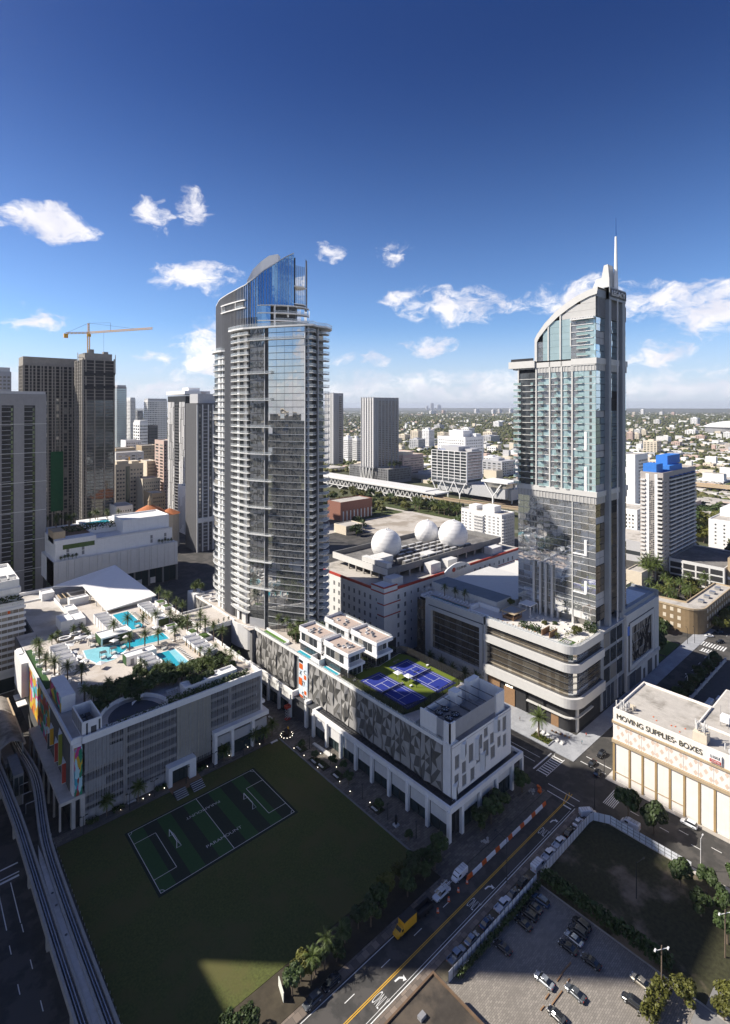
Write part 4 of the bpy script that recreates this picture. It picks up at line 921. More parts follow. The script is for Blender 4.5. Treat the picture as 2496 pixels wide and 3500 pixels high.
# ---------------------------------------------------------------- tennis
def tennis():
 t = thing('tennis_terrace', 'green terrace carrying two blue tennis courts behind a dark mesh fence', 'court', (133.5, 128, 23.6))
 MB().prism([(119, 115.4), (127, 113.6), (149.2, 115.2), (149, 142), (147.6, 145), (134.6, 142.8), (123.4, 147.5), (119, 146)], 23.6, 23.66).build('surround', M['court_green'], t)
 MB().prism([(117.8, 107.2), (147, 107.2), (147, 113.2), (127, 113.2), (119, 115), (117.8, 115)], 23.6, 23.64).build('apron', M['deck'], t)
 for (cx, lab) in ((127.1, 'blue tennis court half in shade, nearer the folded panels'), (141.8, 'blue tennis court in the sun beside the glazed podium')):
  c = thing('tennis_court', lab, 'tennis court', (cx, 128, 23.66), 'tennis courts on the terrace'); w, l = 4.35, 10.55; y0, y1 = 128-l, 128+l
  MB().box(cx-w-.5, cx+w+.5, y0-1.2, y1+1.2, 23.66, 23.68).build('surface', M['court_blue'], c)
  m = MB(); z = 23.686; q = .06
  def s(x0, x1, a, b): m.face((x0, a, z), (x1, a, z), (x1, b, z), (x0, b, z))
  for x in (cx-w, cx-w*.75, cx+w*.75, cx+w): s(x-q, x+q, y0, y1)
  for y in (y0, y1): s(cx-w, cx+w, y-q, y+q)
  for y in (128-5.7, 128+5.7): s(cx-w*.75, cx+w*.75, y-q, y+q)
  s(cx-q, cx+q, 128-5.7, 128+5.7); m.build('court_line', M['line'], c)
  m = MB(); m.box(cx-w-.6, cx+w+.6, 127.98, 128.02, 23.7, 24.6); o = m.build('net', mat('net_mesh', (.03, .03, .03), .8, alpha=.6), c)
  MB().box(cx-w-.6, cx+w+.6, 127.97, 128.03, 24.6, 24.68).build('net_tape', M['line'], c)
 P = [(119.1, 115.2), (127, 113.4), (149.3, 115), (149.3, 142.2), (147.7, 145.2), (134.6, 143), (123.4, 147.7), (119.1, 146.2)]
 f = thing('court_fence', 'tall dark mesh fence round the tennis terrace', 'fence', (119, 115, 23.6)); posts = []
 for i in range(len(P)):
  a, b = P[i], P[(i+1) % len(P)]; n = max(1, int(math.hypot(b[0]-a[0], b[1]-a[1])/3))
  for k in range(n): x, y = a[0]+(b[0]-a[0])*k/n, a[1]+(b[1]-a[1])*k/n; posts.append((x-.05, x+.05, y-.05, y+.05, 23.6, 26.8))
 pieces(f, 'post', posts, M['black'])
 MB().sweep(P, .03, 23.7, 26.7, True).build('mesh', mat('fence_mesh', (.02, .02, .02), .8, alpha=.45), f)
 for (x, y) in ((134.2, 133.4), (134.2, 123.5)):
  l = thing('court_light', 'dark double-headed light mast between the tennis courts, '+('far' if y > 128 else 'near')+' one', 'light mast', (x, y, 23.66), 'light masts between the courts')
  MB().tube((x, y, 23.66), (x, y, 29.5), .09, .06).build('pole', M['black'], l); MB().box(x-1.1, x+1.1, y-.05, y+.05, 29.3, 29.42).build('arm', M['black'], l)
  for s in (-1, 1): MB().box(x+s*1.0-.3, x+s*1.0+.3, y-.3, y+.3, 29.15, 29.3).build('lamp_head', m_dmetal, l)
 for i, (x, y) in enumerate(((133.3, 131.6), (134.4, 127.6), (131.8, 128.2), (133.2, 125.2), (121, 141), (148.3, 131))):
  b = thing('shade_canopy' if i < 2 else 'court_bench', ('white square shade canopy between the courts, '+('farther' if i == 0 else 'nearer')+' of the two') if i < 2 else 'small white bench on the green tennis surround '+('by the left court', 'near the middle mast', 'by the left fence corner', 'by the right fence')[i-2], 'canopy' if i < 2 else 'bench', (x, y, 23.66), 'court furniture')
  w = 1.25 if i < 2 else .5
  m = MB()
  if i < 2:
   for k in range(4): c = [(w, w), (-w, w), (-w, -w), (w, -w)]; a, e = c[k], c[(k+1) % 4]; m.face((x+a[0], y+a[1], 26), (x+e[0], y+e[1], 26), (x, y, 26.6))
   m.build('canopy', m_white, b); MB().tube((x, y, 23.66), (x, y, 26.4), .06).build('pole', M['rail'], b)
  else:
   MB().box(x-w, x+w, y-.35, y+.35, 24.0, 24.15).build('seat', m_white, b); MB().box(x-w+.1, x-w+.2, y-.3, y+.3, 23.66, 24.0).box(x+w-.2, x+w-.1, y-.3, y+.3, 23.66, 24.0).build('leg', M['rail'], b)
tennis()
# ---------------------------------------------------------------- villas on the roof
def villa(x0, x1, y0, y1, label):
 v = thing('roof_villa', label, 'villa', ((x0+x1)/2, (y0+y1)/2, 23.6), 'white villas on the roof'); z = 23.6
 m = MB(); m.box(x0+.6, x1-.6, y0+.8, y1-.3, z, z+3.1).box(x0+.1, x1-.1, y0, y1, z+3.1, z+4.0).box(x0+.4, x1-.4, y0+2.4, y1-.2, z+4.0, z+7.6).box(x0+.4, x0+.9, y0+.4, y0+2.4, z+4, z+7.6).box(x0, x1, y0, y1, z+7.6, z+8.4); m.build('wall', m_white, v)
 MB().ring([(x0, y0), (x1, y0), (x1, y1), (x0, y1)], [(x0+.25, y0+.25), (x1-.25, y0+.25), (x1-.25, y1-.25), (x0+.25, y1-.25)], z+8.4, z+8.9).box(x0, x0+.25, y1-6, y1, z+8.9, z+9.6).box(x0, x1, y1-.25, y1, z+8.9, z+9.6).build('parapet', m_white, v)
 MB().box(x0+.26, x1-.26, y0+.26, y1-.26, z+8.4, z+8.46).build('roof_terrace', mat('terrace_boards', (.44, .35, .30), .8, var=.1, scale=1.5), v)
 MB().box(x0+.3, x1-.3, y0+.3, y0+.36, z+8.9, z+9.7).box(x1-.36, x1-.3, y0+.36, y1-.3, z+8.9, z+9.7).build('glass_railing', M['glass_rail'], v)
 gl = [(x0+.3, x0+.38, y0+3+k*2.6, y0+5.3+k*2.6, z+4.3, z+7.2) for k in range(4)]+[(x0+.5, x0+.58, y0+1.2+k*2.2, y0+3.2+k*2.2, z+.2, z+2.8) for k in range(6)]+[(x0+1.2+k*2.1, x0+3.1+k*2.1, y0+2.3, y0+2.39, z+4.2, z+7.2) for k in range(3)]+[(x0+1+k*2, x0+2.8+k*2, y0+.72, y0+.79, z+.2, z+2.8) for k in range(3)]
 pieces(v, 'window', gl, m_win)
 for i in range(5):
  x, y = rng.uniform(x0+1.2, x1-1.6), rng.uniform(y0+2, y1-2); s = thing('lounge_chair', 'low lounge chair on the villa roof terrace', 'chair', (x, y, z+8.46), 'lounge chairs on the villa roofs')
  MB().box(x-.6, x+.6, y-.35, y+.35, z+8.5, z+8.95).build('seat', M['off_white' if i % 2 else 'mid_grey'], s); MB().box(x-.6, x+.6, y+.35, y+.5, z+8.5, z+9.3).build('backrest', M['off_white' if i % 2 else 'mid_grey'], s)
villa(120.4, 128.2, 159.6, 174, 'white two-storey roof villa nearest the tower, above the left plunge pool')
villa(120.0, 128.2, 143.2, 157.6, 'white two-storey roof villa above the plunge pool beside the courts')
villa(133.4, 142.2, 159, 174.4, 'white two-storey roof villa at the back beside the white block with red trim')
villa(133.6, 142.2, 143.0, 158, 'white two-storey roof villa next to the sunny tennis court')
for i, (x0, x1, y0, y1) in enumerate(((118, 121, 164.4, 172.8), (118.4, 121, 147.8, 156))):
 p = thing('plunge_pool', 'small plunge pool '+('under the villa nearest the tower' if i == 0 else 'under the villa nearest the courts'), 'pool', ((x0+x1)/2, (y0+y1)/2, 23.6), 'plunge pools')
 if i == 0: x1 = 120.2
 else: x1 = 119.9
 MB().ring([(x0-.2, y0-.2), (x1+.2, y0-.2), (x1+.2, y1+.2), (x0-.2, y1+.2)], [(x0, y0), (x1, y0), (x1, y1), (x0, y1)], 23.6, 23.95).build('coping', m_white, p); MB().box(x0, x1, y0, y1, 23.6, 23.85).build('water', M['water'], p)
t = thing('roof_lawn', 'narrow bright turf strip behind a white kerb on the block roof', 'lawn', (118.8, 190, 23.6)); MB().box(117.8, 120.2, 181, 198, 23.6, 23.9).build('turf', mat('bright_turf', (.07, .16, .02), .95), t); MB().box(120.2, 120.6, 181, 198, 23.6, 24.9).box(117.8, 120.2, 180.6, 181, 23.6, 24.5).build('kerb', m_white, t)
t = thing('shower_room', 'small open white room between the two plunge pools', 'room', (119, 160.2, 23.6)); MB().ring([(117.9, 157.4), (121.2, 157.4), (121.2, 162.6), (117.9, 162.6)], [(118.1, 157.6), (121, 157.6), (121, 162.4), (118.1, 162.4)], 23.6, 26).build('wall', m_white, t)
for i in range(30):
 x = rng.uniform(121.5, 137); y = 178+rng.uniform(0, 19)-max(0, x-132)*.8
 if y > 205-(x-118)*1.6+2: y = 203-(x-118)*1.6
 palm(x, y, 23.6, 'slender palm in the dense grove at the foot of the curved tower', 'palms at the foot of the curved tower', 'coco', rng.uniform(.65, .95))
for i in range(12):
 x = rng.uniform(121.5, 133); y = 177+rng.uniform(0, 14); tree(x, y, 22.8, 'leafy shrub tree in the grove at the foot of the curved tower', 'leafy trees at the foot of the curved tower', 'round', rng.uniform(.45, .7))
for (x, y) in ((130.4, 172), (130.6, 165), (130.8, 158.5), (131, 150), (130.5, 146), (124, 158.6), (145, 151)): palm(x, y, 23.6, 'small palm in the gap between the white roof villas', 'small palms between the villas', 'short', .9)
shrub('villa_hedge', 'planting between the villas and the tennis fence', [(121.8, 123, 141, 147.6, 23.7, 24.9), (129, 132.6, 143, 174, 23.6, 24.4), (143, 148, 146, 152, 23.6, 24.6)], 11)
# terrace garden at the left end of the podium, with the white bridge wall
for i in range(8): palm(115.6+rng.uniform(0, 5), 259+rng.uniform(0, 6), 24.6, 'bushy palm on top of the white end wall of the podium', 'bushy palms on the white end wall', 'short', rng.uniform(.9, 1.2))
t = thing('spiral_planter', 'pale looping planter walls on the podium terrace left of the tower', 'planter', (119, 250, 23.6)); m = MB()
for (cx, cy, r) in ((118.6, 252.5, 2.6), (119.2, 246.5, 2.0)): m.sweep([(cx+r*math.cos(R(a)), cy+r*math.sin(R(a))) for a in range(0, 320, 20)], .35, 23.6, 24.4)
m.build('wall', m_white, t)
for k in range(5):
 x, y = 103+k*2.4, 218; p = thing('pot_plant', 'dark planted pot on the white footbridge parapet', 'pot', (x, y, 23.6), 'pots on the footbridge'); MB().lathe((x, y, 23.6), [(.4, 0), (.5, .8)], 8).build('pot', m_white, p); bush_mb([(x-.4, x+.4, y-.4, y+.4, 24.3, 25.2)], k, .2, 20).build('plant', M['leaf'], p)
t = thing('footbridge', 'white footbridge deck joining the pool deck to the podium over a dark curved wall', 'bridge', (106.5, 228, 23.6)); MB().sweep([(99.4, 217.2), (106, 216.8), (113.8, 217)], .3, 22.2, 24.3).box(99.4, 115, 239.7, 240, 23.3, 24.4).build('parapet', m_wp, t)
MB().sweep([(99.4, 217.6), (106, 218.6), (113.6, 217.6)], .4, 2, 22.2).build('wall', m_dgrey, t)
# ================================================================ curved glass tower on the podium
def lerp_curve(P, n):
 L = [0]
 for a, b in zip(P, P[1:]): L.append(L[-1]+math.hypot(b[0]-a[0], b[1]-a[1]))
 out = []
 for k in range(n+1):
  s = L[-1]*k/n; i = max(0, min(len(P)-2, next((j for j in range(len(L)-1) if L[j+1] >= s-1e-9), len(P)-2))); f = (s-L[i])/(L[i+1]-L[i]); out.append((P[i][0]+(P[i+1][0]-P[i][0])*f, P[i][1]+(P[i+1][1]-P[i][1])*f))
 return out
def smooth_curve(P, n):
 for _ in range(2):
  Q = [P[0]]
  for a, b in zip(P, P[1:]): Q += [(a[0]*.75+b[0]*.25, a[1]*.75+b[1]*.25), (a[0]*.25+b[0]*.75, a[1]*.25+b[1]*.75)]
  P = Q+[P[-1]]
 return lerp_curve(P, n)
def curved_tower():
 t = thing('curved_glass_tower', 'tall curved glass tower with white balconies and a slanted blue crown', 'skyscraper', (132, 215, 23.6))
 ZB, FH, N = 23.6, 2.92, 45
 crown = smooth_curve([(119.4, 243.5), (117.8, 236.8), (117.2, 229), (117.2, 221), (117.7, 212), (120.2, 207.8), (122.9, 205.4), (126.2, 202.6), (129.6, 200.6), (134.2, 197.9)], 44)
 front = smooth_curve([(117.4, 207.3), (119.4, 202.6), (122.0, 197.3), (126.2, 190.0), (130.3, 183.6)], 14)
 back = [(136.5, 186.5), (143, 189), (148.5, 198), (148, 226), (139, 246), (127, 252)]
 inset = lambda P, d: [(x+d*.85, y+d*.3) for x, y in P]
 outline = inset([c for c in crown if c[1] > 208][::3], .35)+inset(front, .5)+back
 MB().prism(outline, ZB, 154.2).build('core', mat('tower_core',(.12,.12,.12),.8), t)
 MB().prism(back+[(122, 246), (128, 200), (133, 187)], ZB, 154.3).build('rear_wall', m_mgrey, t)
 segs = list(zip(front, front[1:])); pm = []
 for i, (a, b) in enumerate(segs):
  if i == 4: pm.append(None); continue
  dx, dy = b[0]-a[0], b[1]-a[1]
  m = MB(); m.face((0, 0, .12), (dx, dy, .12), (dx, dy, FH-.06), (0, 0, FH-.06)); m.v.append((dx*.04, dy*.04, .12)); pm.append(m.mesh('glass_panel', M['glass_tower']))
 rest = MB(); cnt = 0
 for k in range(N):
  for i, (a, b) in enumerate(segs):
   z = ZB+k*FH
   if i == 4: continue
   if 12 <= k <= 34 and cnt < 300:
    o = link('glass_panel', pm[i], t, (a[0], a[1], z)); cnt += 1
    o.rotation_euler = (rng.uniform(-.008, .008), rng.uniform(-.008, .008), rng.uniform(-.014, .014))
   else: rest.face((a[0], a[1], z+.12), (b[0], b[1], z+.12), (b[0]+rng.uniform(-.02, .02), b[1]+rng.uniform(-.02, .02), z+FH-.06), (a[0], a[1], z+FH-.06))
 rest.build('glass_panels_rest', M['glass_tower'], t, kind='stuff')
 sm = MB().sweep([(x-.10, y-.06) for x, y in front[5:]], .35, 0, .16).mesh('slab_edge', M['rail'])
 sm2 = MB().sweep([(x-.02, y-.02) for x, y in front], .2, 0, .12).mesh('slab_edge', m_dgrey)
 for k in range(1, N): link('slab_edge', sm if k < 33 or k == 43 else sm2, t, (0, 0, ZB+k*FH-.1))
 m = MB()
 for i in (0, 2, 7, 9, 11): m.bar((front[i][0]-.03, front[i][1]-.02, ZB), (front[i][0]-.03, front[i][1]-.02, 154), .05)
 m.build('mullion', m_dmetal, t)
 pieces(t, 'column', [(front[4][0]-.35, front[4][0]-.05, front[4][1]-.5, front[4][1]-.2, ZB, 152), (131.0, 131.7, 182.6, 183.3, ZB, 154.2), (137.5, 138.2, 184.6, 185.3, ZB, 154.2), (129.9, 130.3, 183.3, 183.7, ZB, 154)], m_lgrey)
 def balcony(poly, edge, wallm=None):
  s = MB().prism(poly, 0, .2).mesh('balcony', m_wp); r = MB().sweep(edge, .05, .2, 1.15).mesh('railing', M['glass_rail']); r2 = MB().sweep(edge, .07, 1.12, 1.2).mesh('handrail', M['rail'])
  return s, r, r2
 A_e = smooth_curve([(115.9, 222.2), (115.1, 217.5), (115.4, 211.5), (116.5, 207.2)], 8); A = balcony(A_e+[(118.6, 208), (118.4, 222)], A_e)
 D_e = smooth_curve([(121.6, 249.5), (118.6, 246.5), (116.6, 240.5), (116.3, 233), (117.3, 231.0)], 8); D = balcony(D_e+[(119.5, 232), (121.5, 245)], D_e)
 D_s = smooth_curve([(121.2, 247.5), (118.9, 244.5), (117.3, 239), (117.0, 233), (117.4, 231.4)], 8); Ds = balcony(D_s+[(119.5, 232), (121.5, 245)], D_s)
 B_e = [(130.3, 183.7), (132.0, 180.5), (135.3, 182.6)]; B = balcony(B_e+[(134.6, 186.5)], B_e)
 C_e = [(137.6, 185.6), (140.4, 182.6), (144.6, 185.4), (146.4, 188.6)]; Cc = balcony(C_e+[(143, 190), (138.4, 188)], C_e)
 L_e = A_e[:-1]+[(x-1.3, y-.8) for x, y in front[:7]]+[front[6]]; Lb = balcony(A_e[:-1]+[(x-1.3, y-.8) for x, y in front[:7]]+[(x, y) for x, y in front[6::-1]]+[(118.4, 222)], L_e)
 def put(meshes, z):
  o = link('balcony', meshes[0], t, (0, 0, z)); link('railing', meshes[1], o, (0, 0, z)); link('handrail', meshes[2], o, (0, 0, z)); return o
 for k in range(1, N):
  z = ZB+k*FH-.2
  if k > 1: put(Lb if k in (6, 10, 14, 18, 22, 26, 30, 34, 38) else A, z)
  if k < 42: put(D if k % 4 in (0, 3) else Ds, z)
  put(B, z); put(Cc, z)
  if k in (43,): o = put(balcony([(x-1.0, y-.6) for x, y in front]+front[::-1], [(x-1.0, y-.6) for x, y in front]), z)
 m = MB()
 wa = MB(); wa.sweep([(117.6, 219), (117.4, 216.8)], .3, ZB, 154).sweep([(117.9, 212.5), (118.2, 211.2)], .3, ZB, 154).box(117.6, 119, 213, 213.3, ZB, 154).sweep([(118.3, 239.5), (118.0, 236.5)], .4, ZB, 146).sweep([(117.9, 235), (117.9, 233.4)], .3, ZB, 146); wa.build('balcony_wall', m_wp, t)
 pieces(t, 'balcony_window', [(117.55, 117.75, 213.6, 216.4, ZB+k*FH+.2, ZB+k*FH+2.5) for k in range(2, 44)]+[(117.9, 118.1, 208.6, 211, ZB+k*FH+.2, ZB+k*FH+2.5) for k in range(2, 44)]+[(118.2, 118.35, 240, 243.4, ZB+k*FH+.2, ZB+k*FH+2.5) for k in range(2, 42)]+[(132.2+.0, 134.5, 184.9, 185.05, ZB+k*FH+.2, ZB+k*FH+2.5) for k in range(1, 44)]+[(139, 143, 187.8, 188, ZB+k*FH+.2, ZB+k*FH+2.5) for k in range(1, 44)], m_win)
 zt = lambda i: np.interp(i, [0, 5.3, 18.4, 25.7, 29.8, 33, 36.4, 39.4, 41.7, 44], [169.5, 171.5, 173.2, 174.4, 177.3, 180.5, 183.1, 185.7, 187.4, 188.8])
 for i in range(44):
  a, b = crown[i], crown[i+1]; strip = 11 <= i <= 17; lo = ZB if strip else (145 if i < 11 else 155.0) if i < 31 else 165.2
  MB().face((a[0], a[1], lo), (b[0], b[1], lo), (b[0], b[1], zt(i+1)), (a[0], a[1], zt(i))).build('crown_glass', M['glass_blue'] if i >= 20 else m_dgrey, t)
  dx, dy = b[0]-a[0], b[1]-a[1]; L = math.hypot(dx, dy); nx, ny = dy/L, -dx/L
  if nx*(-1) < 0 and ny > 0: nx, ny = -nx, -ny
  nx, ny = (nx, ny) if (nx*(-.8)+ny*(-.6)) > 0 else (-nx, -ny)
  fm = MB(); fm.prism([(a[0], a[1]), (a[0]+nx*.42, a[1]+ny*.42), (a[0]+nx*.42+dx/L*.09, a[1]+ny*.42+dy/L*.09), (a[0]+dx/L*.09, a[1]+dy/L*.09)], lo, float(zt(i))+.1); fm.build('fin', m_lgrey, t)
 MB().sweep(crown, .7, [float(zt(i)) for i in range(45)], [float(zt(i))+.35 for i in range(45)]).build('crown_cap', m_wp, t)
 MB().prism(crown+[(142, 204), (146, 215), (138, 235), (126, 247)], 154.4, 160).build('crown_core', M['interior'], t)
 ci = [(x+1.6, y+1.2) for x, y in crown]
 MB().sweep(ci, .3, [160]*45, [float(zt(i))-1.2 for i in range(45)]).build('crown_lining', m_dgrey, t)
 for (i0, i1, z0, z1) in ((8, 26, 167.6, 168.1), (8, 26, 164.2, 164.7)): MB().sweep([(x-.45, y-.2) for x, y in crown[i0:i1+1]], .9, z0, z1).build('loggia_band', m_wp, t)
 for (i0, i1) in ((9, 12), (20, 25)):
  MB().sweep([(x-.05, y) for x, y in crown[i0:i1+1]], 1.0, 164.7, 167.6).build('loggia', m_dgrey, t); MB().sweep([(x-.75, y-.3) for x, y in crown[i0:i1+1]], .06, 164.7, 165.7).build('glass_railing', M['glass_rail'], t)
  MB().box(crown[i0][0]-.8, crown[i0][0]+.2, crown[i0][1]-.3, crown[i0][1], 164.7, 167.6).build('pier', m_wp, t)
 ring = smooth_curve([(120.6, 206.6), (123.6, 203.4), (127, 200.6), (131.5, 198.2), (137, 196.8), (142, 198), (145.8, 202), (146.8, 207)], 18)
 for z in (165.0, 161.6, 158.2):
  o = MB().prism(ring+[(142, 210), (126, 212)], z, z+.4).build('ring_balcony', m_wp, t)
  if z < 165: MB().sweep(ring[4:], .06, z+.4, z+1.4).build('railing', M['glass_rail'], o)
 rin = [(x+2.2, y+2.4) for x, y in ring]
 for k in range(len(rin)-1):
  a, b = rin[k], rin[k+1]
  for z in (155.2, 158.6, 162.0): MB().face((*a, z), (*b, z), (*b, z+2.9), (*a, z+2.9)).build('window', m_win if 3 < k < 9 else M['glass_silver'], t)
 for k in (0, 1, 2):
  a, b = ring[k], ring[k+1]; MB().face((a[0]+.3, a[1]+.3, 155), (b[0]+.3, b[1]+.3, 155), (b[0]+.3, b[1]+.3, 165), (a[0]+.3, a[1]+.3, 165)).build('crown_glass', M['glass_blue'], t)
 pieces(t, 'column', [(126.2, 126.8, 201.4, 202, 155, 165), (132, 132.6, 199.6, 200.2, 155, 165)], m_wp)
 dk = [(114.7, 222.5), (114.4, 216), (115, 209.5)]+[(x-.9, y-.7) for x, y in front]+[(131.8, 180), (136, 182.6), (140.4, 182), (146.2, 185.6), (149, 190)]; dk = dk
 o = MB().prism(dk+[(148.5, 199), (148, 226), (124, 236), (117.5, 224)], 154.3, 155.0).build('upper_deck', m_wp, t); MB().sweep(dk, .06, 155, 156.2).build('railing', M['glass_rail'], o); MB().sweep(dk, .1, 156.15, 156.25).build('handrail', M['rail'], o)
 o = MB().prism(smooth_curve([(121.6, 250), (117.9, 246.8), (115.9, 240.5), (115.8, 233), (117.3, 230.8)], 10)+[(122, 244)], 146.2, 147.0).build('end_deck', m_wp, t)
 MB().sweep(smooth_curve([(121.6, 250), (117.9, 246.8), (115.9, 240.5), (115.8, 233), (117.3, 230.8)], 10), .06, 147, 148.2).build('railing', M['glass_rail'], o)
 SP = [(125.6, 223.4), (127.6, 221.4), (130.2, 218.6), (132.8, 215.6), (135.6, 212.4)]; ST = [179.5, 184.6, 188.2, 190.8, 191.4]
 MB().sweep(SP, 4, [160]*5, ST).build('white_sail', m_white, t)
 MB().face((135.5, 202.5, 155), (141.4, 199.6, 155), (141.4, 199.6, 184.2), (135.5, 202.5, 185.4)).build('recess_glass', M['glass_silver'], t); MB().box(135, 141, 203, 206, 155, 184).build('recess_wall', m_lgrey, t)
 m = MB()
 for k in range(8): m.bar((135.5+k*.8, 202.4-k*.39, 165), (135.5+k*.8, 202.4-k*.39, 184.4), .06)
 m.build('mullion', m_dmetal, t)
 for z in (166.2, 174.2): MB().prism([(134.4, 197.9), (138.5, 196.9), (142.2, 199.2), (141, 201), (135.5, 203)], z, z+.4).build('balcony', m_wp, t)
 MB().prism([(141.6, 199.4), (142.3, 199.2), (145.6, 203.6), (144.8, 204)], 164, lambda x, y: 188.0-(x-141.6)*1.3).build('blade', m_mgrey, t)
 MB().sweep([(x-.1, y) for x, y in front[:5]], .2, ZB, 27.5).build('foot_glass', m_lgrey, t)
 pieces(t, 'foot_wall', [(117, 118.2, 210.5, 213.8, ZB, 29), (118.2, 119.4, 234, 236.5, ZB, 28)], m_offw)
curved_tower()
# ================================================================ white block with three radomes
def radome_block():
 z1 = 33.0; x0, y0, x1, y1 = 173, 180, 292, 236
 t = thing('white_data_block', 'large white windowed block with red roof trim and rooftop equipment', 'building', (230, 200, 0))
 Fs, Fw = Face('S', (x0, y0, 0)), Face('W', (x0, y0, 0)); m = MB(); hs, hw = [], []
 for k in range(22):
  for j in range(6):
   a = 9+k*4.7; b = 4.0+j*4.6
   if 43 < a < 56 and b > 20: continue
   if k % 5 == 2: hs.append((a, a+.9, b+.5, b+1.9))
   else: hs.append((a, a+1.5, b, b+2.2))
 for k in range(9):
  for j in range(6):
   a = 5.0+k*4.0; b = 4.5+j*4.4; hw.append((a, a+1.4, b, b+2.3) if k else (a, a+.9, b+.5, b+1.7))
 wall_grid(m, Fs, x1-x0, z1-1, hs, .2); wall_grid(m, Fw, y1-y0, z1-1, hw, .2)
 m.face((x0, y1, 0), (x1, y1, 0), (x1, y1, z1-1), (x0, y1, z1-1)).face((x1, y0, 0), (x1, y1, 0), (x1, y1, z1-1), (x1, y0, z1-1)); m.build('wall', m_wp, t)
 pieces(t, 'window', [Fs.box(h[0], h[1], h[2], h[3], -.22, -.16) for h in hs]+[Fw.box(h[0], h[1], h[2], h[3], -.22, -.16) for h in hw], mat('grey_shutter', (.20, .205, .21), .5, var=.12))
 MB().box(x0+.3, x1-.3, y0+.3, y1-.3, z1-2, z1-1.0).build('roof', M['roof'], t)
 m = MB(); m.box(x0+9, x0+44, y0-.12, y0+.5, z1-1.2, z1).box(x0+66, x1, y0-.12, y0+.5, z1-1.2, z1).box(x0-.12, x0+.5, y0+9, y1, z1-1.2, z1).box(x0-.15, x0+.5, y0, y0+9, z1+1, z1+1.5).box(x0+.5, x0+9, y0-.15, y0+.5, z1+1, z1+1.5)
 m.box(x0-.15, x0, y0, y0+9, z1-1.6, z1-1.0).box(x0, x0+9, y0-.15, y0, z1-1.6, z1-1.0)
 for z in (20.5, 26): m.box(x0-.12, x0, y0, y0+4.6, z, z+.5).box(x0-.12, x0+11, y0-.12, y0, z, z+.5).box(x1-26, x1, y0-.12, y0, z, z+.4)
 m.build('red_trim', M['red'], t); MB().box(x0, x0+9, y0, y0+9, z1-1, z1+1).box(x0+.1, x1, y0-.02, y0+.1, 0, .2).build('corner_parapet', m_wp, t)
 MB().prism([(0, 0)]*0+[(x0+44, y0-.3), (x0+66, y0-.3), (x0+66, y0+.4), (x0+44, y0+.4)], z1-10, z1-.5).build('sign_wall', m_wp, t)
 arc = MB(); P = [(x0+44+22*k/10, z1-.5+3.2*math.sin(math.pi*k/10)**.8) for k in range(11)]
 arc.v = [(x, y0-.3, z) for x, z in P]+[(x, y0+.4, z) for x, z in P]; arc.f = [tuple(range(11)), tuple(range(21, 10, -1))]+[(k+1, k, 11+k, 12+k) for k in range(10)]; arc.m = [0]*len(arc.f); arc.build('sign_arch', m_wp, t)
 lettering('sign_lettering', 'EQUINIX', 8.6, 1.5, .15, M['black'], t, (x0+54, y0-.32, z1-1.2), (1, 0, 0), (0, 0, 1))
 o = MB().lathe((0, 0, 0), [(1.2, 0), (1.2, .15)], 14); o.v = [(x0+51.6+v[0]*1.2, y0-.32-v[2], z1-.4+v[1]) for v in o.v]; o.build('sign_emblem', M['red'], t)
 MB().box(x0+54, x0+68, y0-.8, y0-.3, z1-10.5, z1-7.6).build('sign_ledge', M['red'], t)
 m = MB(); a0, a1, b0, b1 = x0+12, x1-8, y0+10, y1-2; m.ring([(a0, b0), (a1, b0), (a1, b1), (a0, b1)], [(a0+.6, b0+.6), (a1-.6, b0+.6), (a1-.6, b1-.6), (a0+.6, b1-.6)], 35.2, 38.6); m.build('screen_wall', M['grey_concrete'], t)
 MB().box(x0+11.8, x0+12, y0+10, y1-2, 35.2, 38.6).build('screen_face', m_offw, t)
 pieces(t, 'screen_post', [(a0+k*8, a0+k*8+.7, b0, b0+.7, 32, 35.2) for k in range(13)]+[(a0, a0+.7, b0+k*6, b0+k*6+.7, 32, 35.2) for k in range(6)], M['concrete'])
 pieces(t, 'roof_room', [(x0+12.5, x0+16, y0+11, y0+30, 38, 41), (x0+16.5, x0+26, y0+20, y0+28, 36, 41), (x0+8, x0+16, y0+3, y0+9, 32, 36), (x0+38, x0+46, y0+4, y0+9, 32, 37), (x0+52, x0+60, y0+4, y0+9, 32, 36.5), (x0+92, x0+102, y0+3, y0+9, 32, 36), (x0+44, x0+52, y0+12, y0+18, 36, 39.5), (x0+82, x0+92, y0+28, y0+33, 37, 41)], m_offw)
 ch = []
 for i in range(9):
  for j in range(5):
   x, y = x0+27+i*6.4, y0+12+j*5.2
   if 20 < x-x0 < 33 and j > 1 or (x-x0 > 60 and j > 3): continue
   ch.append((x, x+5, y, y+2.4, 36.2, 39))
 pieces(t, 'chiller', ch, mat('chiller_grey', (.16, .155, .15), .6, var=.2)); pieces(t, 'fan_deck', [(c[0]+.2, c[1]-.2, c[2]+.4, c[3]-.4, 39.02, 39.15) for c in ch], m_lgrey)
 MB().box(a0+.7, a1-.7, b0+.7, b1-.7, 35.6, 36.2).build('equipment_deck', M['roof_dark'], t)
 MB().box(x0-.02, x0+8, y0-.04, y0, 0, 9).build('base_shadow_sheet', m_dgrey, t)  # dark sheet over the wall foot, a shadow put in as colour
radome_block()
